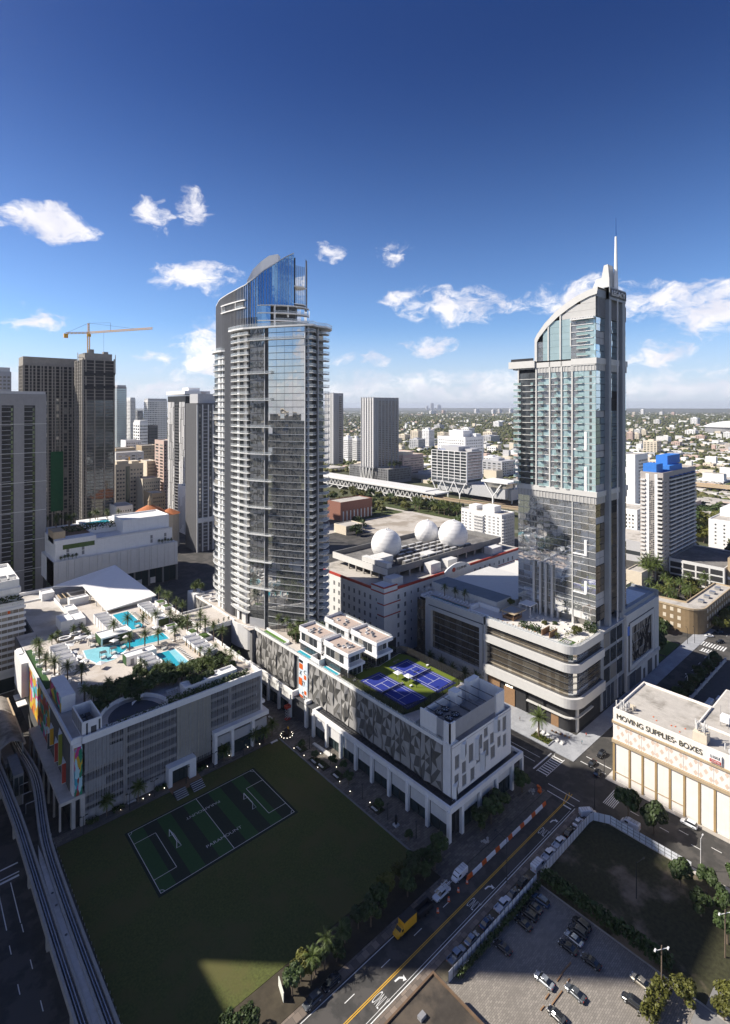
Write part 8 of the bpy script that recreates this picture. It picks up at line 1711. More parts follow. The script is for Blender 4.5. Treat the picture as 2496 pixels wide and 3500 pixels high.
# striped hotel at the left edge
def striped():
 t = thing('banded_white_block', 'white banded block with tan windows at the left edge beside the bare roof', 'building', (20, 280, 0)); MB().box(-10, 42, 265.8, 300, 0, 36.6).box(-10, 40.5, 267.5, 298, 36.6, 45).box(-10, 41, 266.6, 299, 41, 43).build('wall', m_wp, t)
 b = [];
 for j in range(11): z = 8.8+j*2.55; b.append((-10, 42.5, 265.2, 265.9, z, z+1.05))
 pieces(t, 'white_band', b, m_white); pieces(t, 'window', [(-6+i*2.0, -4.15+i*2.0, 265.6, 265.75, 9.85+j*2.55, 11.35+j*2.55) for j in range(10) for i in range(24)], mat('tan_blind', (.30, .26, .21), .4, var=.1, rand=.3)); pieces(t, 'dark_window', [(26.2+.0, 29.8, 265.5, 265.6, 9.85+j*2.55, 11.35+j*2.55) for j in range(10)], M['interior'])
 pieces(t, 'coloured_print', [(36, 37, 265.4, 265.5, 33, 34.2)], M['orange']); MB().box(-10, 42, 265.4, 267.4, 36.6, 37.6).build('planter', m_offw, t); bush_mb([(-10, 41.5, 265.6, 267.3, 37.4, 38.8)], 71, .4, 6).build('planting', M['leaf'], t); MB().box(-9, 41, 265.5, 265.8, .5, 6).build('shop_window', M['glass_shop'], t)
 pieces(t, 'roof_unit', [(28+k*3.2, 30.4+k*3.2, 272, 276, 45, 46.6) for k in range(4)], M['steel']); MB().ring([(-10, 267.5), (40.5, 267.5), (40.5, 298), (-10, 298)], [(-9.6, 268), (40, 268), (40, 297.5), (-9.6, 297.5)], 45, 46.4).build('parapet', m_wp, t)
striped()
# beige office, church dome, striped and gridded towers
t, fs, fw = block('beige_office', 'beige office block with a dark glass centre strip', 'office block', 176, 205, 594, 612, 58, 'cream'); pieces(t, 'window', grid(fs, 1, 10, 3, 54, 3, 12, .6, .4)+grid(fs, 15, 28, 3, 54, 4, 12, .6, .4), m_win); MB().box(*fs.box(10.6, 14.6, 0, 56, -.1, .3)).build('glass_strip', mat('dark_green_glass', (.02, .05, .045), .1, spec=.8), t); MB().box(178, 190, 596, 610, 58, 62).box(194, 202, 598, 608, 58, 61).build('roof_house', M['cream'], t)
t = thing('domed_church', 'round church with a terracotta tiled roof and small cupola', 'church', (163, 457, 0)); MB().lathe((163, 457, 0), [(14, 0), (14, 29)], 16).lathe((178, 452, 0), [(8, 0), (8, 28.5)], 12).build('wall', M['cream'], t); MB().lathe((163, 457, 29), [(15.4, 0), (9, 4.2), (2.2, 7.6)], 16).lathe((178, 452, 28.5), [(9, 0), (4, 2.6), (1, 4)], 12).build('roof', M['tile'], t); MB().lathe((163, 457, 36.4), [(1.7, 0), (1.5, 4), (1.9, 4.1), (1.0, 6), (.2, 8.6)], 8).build('cupola', M['tan'], t)
def rent_tower():
 t, fs, fw = block('striped_tower', 'black and white striped tower with a white roof cap', 'tower', 214.8, 239, 505.5, 550, 131, 'black', par=0); wp = []; r = random.Random(3)
 for i in range(12):
  a = 1+i*3.6
  if i in (4, 5, 6): continue
  z = 0
  while z < 124: h = r.choice((12, 18, 24)); wp.append(fw.box(a+r.choice((0, .5)), a+r.choice((1.5, 2.1)), z, min(z+h-.4, 125), 0, .6)); z += h
 for i in range(4): wp.append(fs.box(1+i*2.4, 2.2+i*2.4, 45, 122, 0, .5))
 pieces(t, 'white_stripe', wp, m_white); pieces(t, 'balcony', [fw.box(15, 26, 6+j*3.05, 6.4+j*3.05, 0, 1.2) for j in range(39)]+[fs.box(11, 24, 6+j*3.05, 6.4+j*3.05, 0, .8) for j in range(39)], m_mgrey); pieces(t, 'window', grid(fs, 11, 24, 6, 122, 5, 39, .7, .5), m_win)
 MB().box(213.5, 240, 504, 551, 132.4, 136).box(222, 234, 515, 530, 136, 139.5).build('roof_cap', m_white, t); lettering('sign_lettering', 'RENT', 5.6, 1.8, .2, M['pink'], t, (230.5, 503.9, 133.2), (1, 0, 0), (0, 0, 1))
 t, fs, fw = block('white_annex', 'white windowless annex with grey panel stripes at the striped tower foot', 'building', 205, 226, 478, 500, 44.7, 'white_clean'); pieces(t, 'grey_panel', [fs.box(2+i*2.6, 3.2+i*2.6, r.uniform(0, 10), r.uniform(20, 42), 0, .1) for i in range(7)]+[fw.box(3+i*3, 4.4+i*3, r.uniform(0, 10), r.uniform(20, 42), 0, .1) for i in range(6)], m_lgrey)
 t, fs, fw = block('gridded_tower', 'dark tower with white columns and rows of balconies left of the curved tower', 'tower', 187, 206, 417.5, 440, 122.4, mat('dark_tower_wall', (.10, .10, .105), .6)); pieces(t, 'white_column', [fs.box(a, a+1.0, 0, 122, 0, .5) for a in (0, 4.6, 9.6, 13.8, 17.8)], m_offw); pieces(t, 'window', grid(fs, 1.4, 4.2, 4, 120, 1, 40, .6, .6)+grid(fs, 10.8, 13.4, 4, 120, 1, 40, .6, .6), m_win); pieces(t, 'balcony', [fs.box(a, a+3.2, 4+j*2.92, 4.5+j*2.92, 0, 1.1) for j in range(40) for a in (5.9, 14.6)], m_lgrey); MB().box(190, 206, 422, 438, 122.4, 131).build('roof_house', m_lgrey, t); MB().box(187, 206, 416.6, 417.5, 24, 28).build('band', m_offw, t)
rent_tower()
def skyscraper(label, x0, x1, y0, y1, z, wall, wm='glass_win', nu=6, nv=24, cap=None, group=None):
 t, fs, fw = block('distant_tower', label, 'tower', x0, x1, y0, y1, z, wall, group=group); pieces(t, 'window', grid(fs, .5, x1-x0-.5, 3, z-3, nu, nv, .62, .5, .12)+grid(fw, .5, y1-y0-.5, 3, z-3, max(2, nu//2), nv, .62, .5, .12), M[wm] if isinstance(wm, str) else wm, limit=300)
 if cap: MB().box(x0+1, x1-1, y0+1, y1-1, z+.8, z+5).build('roof_house', M[cap], t)
skyscraper('hazy blue-grey glass tower right of the unfinished towers', 395.6, 417.5, 1323, 1341, 167, 'mid_grey', 'glass_teal', 7, 36, 'light_grey')
skyscraper('hazy pale tower beside the blue-grey one', 486, 500, 1510, 1547, 141, 'off_white', 'glass_win', 5, 34, 'off_white')
skyscraper('small dark hazy tower low between taller ones', 518, 533, 1549, 1573, 109, 'mid_grey', 'glass_win', 5, 24)
skyscraper('wide white far tower with lime green roof edges', 450, 496, 1274, 1300, 135, 'off_white', 'glass_win', 12, 28, 'light_grey')
skyscraper('white far office slab with ribbon windows', 348.7, 364, 1030, 1066, 89.5, 'white', 'glass_win', 6, 14, 'off_white'); skyscraper('dark glass far block right of the ribbon-windowed slab', 365, 382, 1028, 1050, 84, 'dark_grey', 'glass_dark', 6, 14)
skyscraper('pale tower top peeping over the left edge towers', 40, 90, 640, 670, 155, 'light_grey', 'glass_win', 14, 40, 'off_white'); skyscraper('tall narrow pinkish white slab in front of the striped tower', 224, 236, 585, 612, 82, 'pink', 'glass_win', 4, 22)
for (label, px0, px1, yt, yb, d, c, n) in (('low white block with blank walls in the left distance', 430, 485, 1507, 1560, 760, 'white', 4), ('tan block in the left distance', 485, 540, 1525, 1600, 720, 'tan', 5), ('low tan terrace in the left distance', 397, 463, 1535, 1562, 700, 'tan', 5), ('large grey white blank block in the left distance', 397, 492, 1550, 1640, 640, 'off_white', 2), ('cream block with window rows in the left distance', 503, 533, 1578, 1640, 600, 'cream', 5), ('cream low houses at the foot of the striped tower', 488, 548, 1640, 1690, 560, 'cream', 4), ('brown stepped roof block beside the terracotta dome', 520, 566, 1690, 1745, 500, 'tan', 3), ('pale low block by the church', 398, 455, 1735, 1775, 470, 'off_white', 3)):
 k0, k1 = (px0-1248)/1806, (px1-1248)/1806; c_, s_ = math.cos(R(48.2)), math.sin(R(48.2)); X = d*(s_*k0+c_); Y = d*(-c_*k0+s_); d1 = Y/(s_-c_*k1); X1 = d1*(s_*k1+c_); z = 120-(yt-1391)/1806*d
 t, fs, fw = block('low_block', label, 'building', X, X1, Y, Y+22, z, c); pieces(t, 'window', grid(fs, 1, X1-X-1, 3, z-2, n*2, max(2, int(z/4)), .5, .4), m_win)
tower_crane((205, 640, 0), 62, (200, 645, 52), (224, 628, 56), M['yellow'], 'small orange yellow crane low in the left distance', 1.4)
# middle distance: twin towers on a podium, station, office on V columns
def park_towers():
 t, fs, fw = block('window_podium', 'grey podium block dotted with small dark windows at the twin tower foot', 'building', 574.3, 627, 588, 682, 22.3, mat('podium_grey', (.20, .20, .205), .7)); r = random.Random(9)
 pieces(t, 'window', [fs.box(3+i*3.2+r.uniform(-.6, .6), 4.3+i*3.2, 5+j*3.6, 7.4+j*3.6, 0, .15) for i in range(15) for j in range(5)]+[fw.box(4+i*3.6+r.uniform(-.6, .6), 5.4+i*3.6, 5+j*3.6, 7.4+j*3.6, 0, .15) for i in range(25) for j in range(5) if not 8 < i < 16], M['black'])
 for i in range(14): palm(rng.uniform(585, 622), rng.uniform(590, 612), 22, 'palm on the garden roof of the grey podium', 'palms on the grey podium roof', 'date', rng.uniform(1.2, 1.6))
 for (x0, x1, y0, y1, zt, lab) in ((570.1, 625.3, 617.1, 646.2, 134.4, 'grey twin tower with white fins, the nearer one on tapered legs'), (560, 580, 706.8, 730, 142.9, 'grey twin tower partly hidden behind the curved tower')):
  t, fs, fw = block('grey_residential_tower', lab, 'tower', x0, x1, y0, y1, zt, mat('tower_slate', (.32, .32, .33), .6), z0=22.3); nS = int((x1-x0)/7.8); H_ = zt
  pieces(t, 'white_fin', [fw.box(k*(y1-y0)/5-.5, k*(y1-y0)/5+.7, 22, zt+2, 0, .9) for k in range(6)]+[fs.box(k*(x1-x0)/nS, k*(x1-x0)/nS+.8, 24, zt+1, 0, .8) for k in range(nS+1)], m_lgrey); pieces(t, 'lit_side_panel', [fw.box(k*(y1-y0)/5+.8, k*(y1-y0)/5+3.0, 24, zt, 0, .4) for k in range(5)], m_offw)  # pale west panels carry the lit side's brightness in their colour
  pieces(t, 'window', grid(fw, .8, y1-y0-.2, 24, zt-4, 5, 36, .3, .5, .3)+grid(fs, 10, x1-x0, 24, zt-4, nS-1, 36, .55, .6, .2), mat('bronze_window', (.10, .085, .075), .15, spec=.8, rand=.6, var=.1)); pieces(t, 'balcony', [fs.box(11+k*7.6, 16.5+k*7.6, 24+j*3.0, 24.4+j*3.0, 0, 1.4) for k in range(max(1, nS-1)) for j in range(36)][:260], m_lgrey)
 m = MB()
 for k in range(4): y = 618+k*8; m.bar((569.2, y, 22), (569.2, y+3.4, 0), 1.1).bar((569.2, y+7, 22), (569.2, y+3.6, 0), 1.1)
 t = thing('tapered_legs', 'white tapered legs under the nearer twin tower', 'columns', (569, 632, 0)); m.build('leg', m_offw, t)
park_towers()
def station_hall():
 t = thing('trussed_station', 'long pale station hall on zigzag truss legs', 'station', (500, 530, 0)); x0, ya, yb = 488, 418, 700
 MB().box(x0-1, x0+26, ya, yb, 13.4, 15).box(x0-2, x0, ya, yb, 14, 15.6).box(x0+4, x0+30, ya+20, yb, 15, 16).build('roof', m_offw, t); MB().box(x0+3, x0+24, ya+4, yb, 5.2, 13.4).build('hall', m_dgrey, t); MB().box(x0-1, x0+1, ya, yb, 5.0, 6.2).build('lower_chord', m_offw, t)
 n = 34; tr = []
 for k in range(n):
  y = ya+2+k*(yb-ya-4)/n; w = (yb-ya-4)/n; o = MB().bar((x0, y, 6), (x0, y+w*.45, 13.6), .9).mesh('truss_member', m_offw) if k == 0 else None
  for (p, q) in (((x0, y, 6), (x0, y+w*.5, 13.6)), ((x0, y+w*.5, 13.6), (x0, y+w, 6))): MB().bar(p, q, 1.0).build('truss_member', m_offw, t)
  if k % 3 == 0: MB().bar((x0, y+w*1.2, 0), (x0, y, 5.4), 1.1).build('leg', m_offw, t); MB().bar((x0, y+w*1.2, 0), (x0, y+w*2, 5.4), 1.1).build('leg', m_offw, t)
station_hall()
def v_office():
 t, fs, fw = block('v_column_office', 'office cube with white grid and dark glass standing on white V columns', 'office block', 556, 588.5, 423.3, 482.7, 60.7, 'glass_dark', z0=21.6);
 pieces(t, 'white_grid', [fw.box(a, a+.8, 21.6, 61, 0, .7) for a in [k*9.9 for k in range(7)]]+[fs.box(a, a+.8, 21.6, 61, 0, .7) for a in (0, 32)]+[fw.box(0, 59.4, z, z+.7, 0, .6) for z in [24.8+k*4 for k in range(10)]]+[fs.box(0, 32.5, z, z+.7, 0, .6) for z in [24.8+k*4 for k in range(10)]], m_white)
 pieces(t, 'glass_pane', grid(fw, .6, 59, 25, 60.5, 18, 9, .94, .7, .2), M['glass_dark']); pieces(t, 'reflecting_pane', grid(fs, .6, 32, 25, 60.5, 8, 9, .9, .6, .3), mat('pinkish_reflection', (.52, .44, .42), .25, rand=.2)); MB().box(560, 584, 440, 470, 60.7, 67).box(570, 586, 426, 440, 60.7, 64).build('roof_house', m_lgrey, t); lettering('sign_lettering', 'health', 13, 2.2, .2, M['blue'], t, (555.9, 472, 62), (0, -1, 0), (0, 0, 1))  # south panes over dark glass: reflection painted as a pinkish colour
 MB().box(557, 588, 424, 482, 18, 21.6).box(562, 588, 426, 478, 6, 18).box(560, 600, 360, 426, 6, 19).build('base_wall', m_lgrey, t); m = []
 for k in range(3):
  y = 424+k*19.6; MB().bar((554.5, y+9.6, 5), (554.5, y, 21.4), 1.0).build('v_column', m_white, t); MB().bar((554.5, y+19.2, 21.4), (554.5, y+9.8, 5), 1.0).build('v_column', m_white, t); MB().bar((554.5, y+9.7, 0), (554.5, y+9.7, 6), 1.2).build('v_column', m_white, t)
 t = thing('station_canopy', 'white metro canopy on a splayed V column', 'canopy', (556, 378, 0)); MB().box(549, 575, 358, 396, 27, 29).build('roof', m_white, t); MB().box(552, 572, 362, 392, 21, 27).build('glass_band', m_win, t); MB().bar((551, 380, 10), (551, 393, 27), 1.2).bar((551, 380, 10), (551, 367, 27), 1.2).bar((551, 380, 0), (551, 380, 10), 1.6).bar((570, 366, 0), (570, 360, 27), 1.2).build('v_column', m_white, t); MB().prism([(553, 364), (572, 364), (572, 376), (553, 376)], 8, 22).build('stair_hall', m_lgrey, t)
v_office()
def viaduct():
 t = thing('rail_viaduct', 'elevated metro track on concrete piers behind the white blocks', 'viaduct', (498, 350, 0)); P = [(492, 440), (494, 400), (500, 350), (508, 300), (520, 250), (540, 190)]
 MB().sweep(P, 9, 8.4, 9.8).build('deck', M['concrete'], t);
 for d in (-3.4, -1.8, 1.8, 3.4): MB().sweep([(x+d, y) for x, y in P], .35, 9.8, 10.2).build('track_rail', mat('rusty_rail', (.16, .11, .08), .7), t)
 for d in (-4.6, 4.6): MB().sweep([(x+d, y) for x, y in P], .4, 9.0, 11).build('side_wall', M['tan'], t)
 for k in range(10): q = lerp_curve(P, 9)[k]; link('pillar', boxmesh('pillar', 3, 2, 8.4, M['concrete']), t, (q[0], q[1], 0))
viaduct()
t, fs, fw = block('pinkish_office', 'pinkish tan office block with deep window rows', 'office block', 648, 700, 628, 665, 36.8, 'pink'); pieces(t, 'window', grid(fs, 2, 50, 4, 33, 14, 7, .7, .45)+grid(fw, 2, 35, 4, 33, 9, 7, .7, .45), m_win); MB().box(655, 680, 635, 655, 36.8, 42).build('roof_house', M['cream'], t)
t, fs, fw = block('white_hospital', 'large white hospital block with small square windows', 'hospital', 808, 866, 619, 687, 62, 'white_clean'); pieces(t, 'window', grid(fs, 3, 55, 8, 58, 9, 9, .45, .4)+grid(fw, 3, 65, 8, 58, 12, 9, .45, .4), m_win); MB().box(822, 850, 635, 668, 62, 74).box(845, 862, 622, 634, 62, 68).build('roof_house', m_white, t)
def white_apartments():
 t, fs, fw = block('white_apartments', 'white apartment block with rows of balconies behind the radomes', 'apartment block', 378, 397, 252, 294, 29.4, 'white_clean'); pieces(t, 'window', [b for a in (2.5, 6.8, 11, 15.5, 31, 35.5, 39) for b in grid(fw, a, a+2.2, 2, 28, 2, 10, .6, .5)]+grid(fs, 6, 18, 2, 28, 4, 10, .3, .4), m_win); pieces(t, 'balcony', [fw.box(18, 29, 2.2+j*2.6, 3.3+j*2.6, 0, 1.6) for j in range(10)]+[fs.box(.2, 5.5, 2.2+j*2.6, 3.3+j*2.6, 0, 1.4) for j in range(10)], m_offw); MB().box(382, 392, 262, 274, 29.4, 35).box(384, 394, 282, 290, 29.4, 33).build('roof_house', m_wp, t); MB().box(*fs.box(0, 19, 0, 29, .0, .04)).build('shade_sheet', m_lgrey, t)  # last sheet: grey over the white wall, shade of this side as colour
white_apartments()
t, fs, fw = block('brick_hall', 'reddish brown hall with white columns behind the curved tower', 'hall', 350, 395, 430, 452, 19, mat('brown_brick', (.26, .12, .085), .8)); pieces(t, 'column', [fs.box(3+i*5, 4.2+i*5, 0, 10, 0, .6) for i in range(9)], m_offw)
t, fs, fw = block('low_garden_house', 'low cream flat-roofed house beside the sand lot', 'house', 316, 337, 380, 398, 7.5, 'cream'); pieces(t, 'window', grid(fs, 1, 20, 1.5, 6, 7, 1, .6, .6), m_win)
slab('sand_lot', [(340, 445, 300, 420), (300, 345, 395, 425)], mat('pale_sand', (.46, .42, .37), .95, var=.15, scale=.05, c2=(.30, .26, .21), cscale=.04), .06); slab('park_lawn', [(380, 486, 420, 540), (446, 486, 330, 420)], mat('park_grass', (.055, .07, .02), .95, var=.3, scale=.2), .08); slab('park_path', [(436, 442, 330, 520)], M['pale_concrete'], .1)
trees([(rng.uniform(395, 480), rng.uniform(425, 560)) for _ in range(46)]+[(rng.uniform(455, 482), rng.uniform(340, 430)) for _ in range(18)], 'broad olive green park tree in front of the trussed station', 'park trees before the station', 'far', (1.1, 1.7), .75)
for i in range(14): palm(rng.uniform(448, 470), 345+i*6.5, 0, 'tall park palm near the viaduct', 'park palms near the viaduct', 'date', rng.uniform(1.7, 2.2))
trees([(345, 392), (350, 402), (430, 335), (437, 330), (322, 372)], 'dark bushy tree at the edge of the sand lot', 'trees at the sand lot', 'far', (1.2, 1.6), .2)
# right side: balcony slab with blue roof rooms, garage, L-shaped block
def blue_roof_tower():
 x0, x1, y0, y1, zt = 393.5, 461, 133.7, 148.5, 73.5; t, fs, fw = block('blue_topped_apartments', 'white and grey apartment slab with bright blue rooms on its roof', 'apartment block', x0, x1, y0, y1, zt, mat('slab_beige', (.42, .38, .35), .75, streak=.12), par=1.2)
 MB().box(*fw.box(3.6, 5.4, 0, zt, 0, .2)).box(*fw.box(9, 11.2, 0, zt, 0, .2)).build('white_pier', m_white, t); pieces(t, 'window', grid(fw, 5.5, 8.9, 3, 69, 3, 50, .7, .7, .1), m_win, limit=150); pieces(t, 'side_window', grid(fs, 3, 8, 3, 69, 2, 24, .3, .4), m_win)
 pieces(t, 'balcony', [fw.box(.3, 3.3, 3+j*2.85, 4.1+j*2.85, 0, 1.0) for j in range(24)]+[fw.box(11.4, 14.4, 3+j*2.85, 4.1+j*2.85, 0, 1.0) for j in range(24)]+[fs.box(11, 66, 3+j*2.85, 4.0+j*2.85, 0, 1.2) for j in range(24)], m_offw); pieces(t, 'balcony_opening', [fw.box(.4, 3.2, 4.1+j*2.85, 5.6+j*2.85, 0, .1) for j in range(24)]+[fs.box(12+k*13.6, 24+k*13.6, 4+j*2.85, 5.6+j*2.85, 0, .1) for j in range(24) for k in range(4)], M['interior'])
 o = MB().box(x0+2, x0+14, y0+5, y1-1, zt, zt+6.6).box(x0+18, x0+44, y0+2, y1-1, zt, zt+4.6).box(x0+26, x0+52, y0+6, y1-1, zt+4.6, zt+11).build('blue_roof_room', mat('roof_blue', (.04, .20, .62), .6), t); pieces(t, 'blue_awning', [fs.box(12+k*9, 17+k*9, zt-2.6, zt-2.2, 0, 1.8) for k in range(6)], mat('awning_blue', (.05, .13, .38), .6))
blue_roof_tower()
def garage_right():
 t, fs, fw = block('open_parking_garage', 'open parking garage with cars on its floors below the blue-topped slab', 'garage', 402, 455, 100, 133, 14.6, 'off_white', roof='roof_dark'); pieces(t, 'opening', [fw.box(1+i*8, 8+i*8, 1.2+j*4.4, 4.6+j*4.4, 0, .06) for i in range(4) for j in range(3)], M['interior']);
 t, fs, fw = block('tan_stair_block', 'tan building with a white slanting stair band at the garage end', 'building', 405, 480, 68, 99, 21, 'tan'); MB().prism([(404.6, 99), (404.9, 99), (404.9, 78), (404.6, 78)], 8, 9.6).build('stair_band', m_white, t); pieces(t, 'window', [fw.box(3+i*6, 7+i*6, 14, 16.2, 0, .1) for i in range(4)]+grid(fs, 4, 70, 3, 18, 12, 3, .6, .6), m_win); MB().box(415, 470, 76, 95, 21, 21.1).build('dark_roof', M['roof_dark'], t)
 t = thing('rounded_corner_block', 'tan four-storey L-shaped block with a rounded corner and cream window trim', 'building', (335, 97, 0)); wm_ = mat('olive_tan', (.24, .17, .095), .8, streak=.15); cor = [(314+7.5*(1-math.cos(R(a)))-0, 96-7.5*math.sin(R(a))) for a in range(0, 91, 15)]
 P = [(314, 116), (314, 96)]+cor[1:]+[(372, 88.5), (372, 97.6), (324, 98.4), (321.5, 116)]; MB().prism(P, 0, 12.6).build('wall', wm_, t); MB().prism(P, 12.62, 12.7).build('roof', M['roof'], t); MB().sweep(P, .6, 12.6, 13.5, True).build('parapet', M['tan'], t)
 pieces(t, 'window', [(313.9, 314, 98+i*3.6, 99.6+i*3.6, 2+j*4, 4+j*4) for i in range(5) for j in range(3)]+[(324+i*4.4, 325.6+i*4.4, 88.35, 88.5, 2+j*4, 4+j*4) for i in range(11) for j in range(3)], M['cream']); pieces(t, 'roof_unit', [(330+k*10, 332.5+k*10, 92, 94.6, 12.7, 14.2) for k in range(4)], M['steel'])
 t, fs, fw = block('white_grid_block', 'white gridded apartment block half hidden right of the spired tower', 'apartment block', 502, 532, 194, 208, 76, 'white_clean'); pieces(t, 'window', grid(fs, 8, 29, 3, 72, 8, 22, .6, .5), m_win)
 t, fs, fw = block('lower_grid_block', 'lower white gridded wing with arches beside the metro line', 'apartment block', 470, 500, 180, 206, 32, 'white_clean'); pieces(t, 'window', grid(fs, 2, 28, 3, 29, 9, 8, .55, .5)+grid(fw, 2, 24, 3, 29, 8, 8, .55, .5), m_win)
 t, fs, fw = block('white_stepped_block', 'white stepped apartment block with small windows at the right edge', 'apartment block', 520, 560, 118, 141, 24, 'white_clean'); pieces(t, 'window', grid(fw, 2, 21, 3, 22, 3, 6, .2, .4), m_win); MB().box(545, 590, 112, 139, 24, 31).build('upper_storey', m_white, t)
 t, fs, fw = block('low_grey_depot', 'low grey depot with slit windows beside the viaduct', 'depot', 430, 470, 150, 190, 15, 'light_grey'); pieces(t, 'window', [fs.box(2, 38, 5, 8, 0, .1), fw.box(2, 38, 5, 8, 0, .1)], M['glass_dark'])
 for (x, y, w, d, h) in ((352, 152, 20, 14, 8), (368, 138, 18, 10, 10), (340, 140, 16, 12, 6)): block('low_terrace', 'low pale stepped terrace block behind the palms', 'building', x, x+w, y, y+d, h, 'cream', group='low terraces behind the palms')
garage_right()
for i in range(46):
 x = rng.uniform(325, 396); y = rng.uniform(100, 132)
 if x < 345 and y < 104: continue
 (palm(x, y, 0, 'tall palm in the grove before the blue-topped slab', 'palms before the blue-topped slab', 'coco', rng.uniform(1.2, 1.9)) if i % 2 else tree(x, y, 0, 'leafy tree in the grove before the blue-topped slab', 'leafy trees before the blue-topped slab', 'far', rng.uniform(.8, 1.2), rng.random() < .7))
for i in range(4): palm(386+rng.uniform(-4, 4), 138+rng.uniform(-3, 6), 0, 'very tall royal palm at the foot of the blue-topped slab', 'tall royal palms', 'date', 2.4)
trees([(306, 104), (309, 110), (305, 115), (311, 118), (330, 84), (338, 83), (346, 84.5), (355, 83.5), (364, 84), (374, 82)], 'orange green street tree beside the rounded tan block', 'street trees by the rounded tan block', 'far', (.95, 1.3), .6)
for (x, y) in ((283, 98), (289, 100), (276, 96), (270, 100)): tree(x, y, .2, 'street tree on the lawn beside the latticed window', 'trees on the side lawn', 'street', 1.25)
trees([(rng.uniform(480, 640), rng.uniform(60, 190)) for _ in range(46)], 'olive tree among the rail land at the right', 'trees on the rail land', 'far', (1.4, 2.4), .7)
slab('rail_bed', [(560, 592, 40, 420)], mat('rail_ballast', (.26, .21, .17), .95, var=.2, scale=.3), .15)
t = thing('rail_tracks', 'bundle of rusty rail tracks behind the blue-topped slab', 'tracks', (576, 230, .15)); pieces(t, 'track_rail', [(562+k*3.4+j*1.3, 562.2+k*3.4+j*1.3, 40, 420, .15, .35) for k in range(8) for j in range(2)], mat('rusty_rail', (.16, .11, .08), .7))
t = thing('highway_viaduct', 'pale elevated highway crossing the right distance', 'viaduct', (860, 230, 0)); MB().box(840, 862, 60, 330, 9, 10.4).box(839, 840, 60, 330, 9, 11.6).box(862, 863, 60, 330, 9, 11.6).build('deck', M['tan'], t); pieces(t, 'pillar', [(848, 852, 70+k*18, 72.4+k*18, 0, 9) for k in range(14)], M['concrete'])
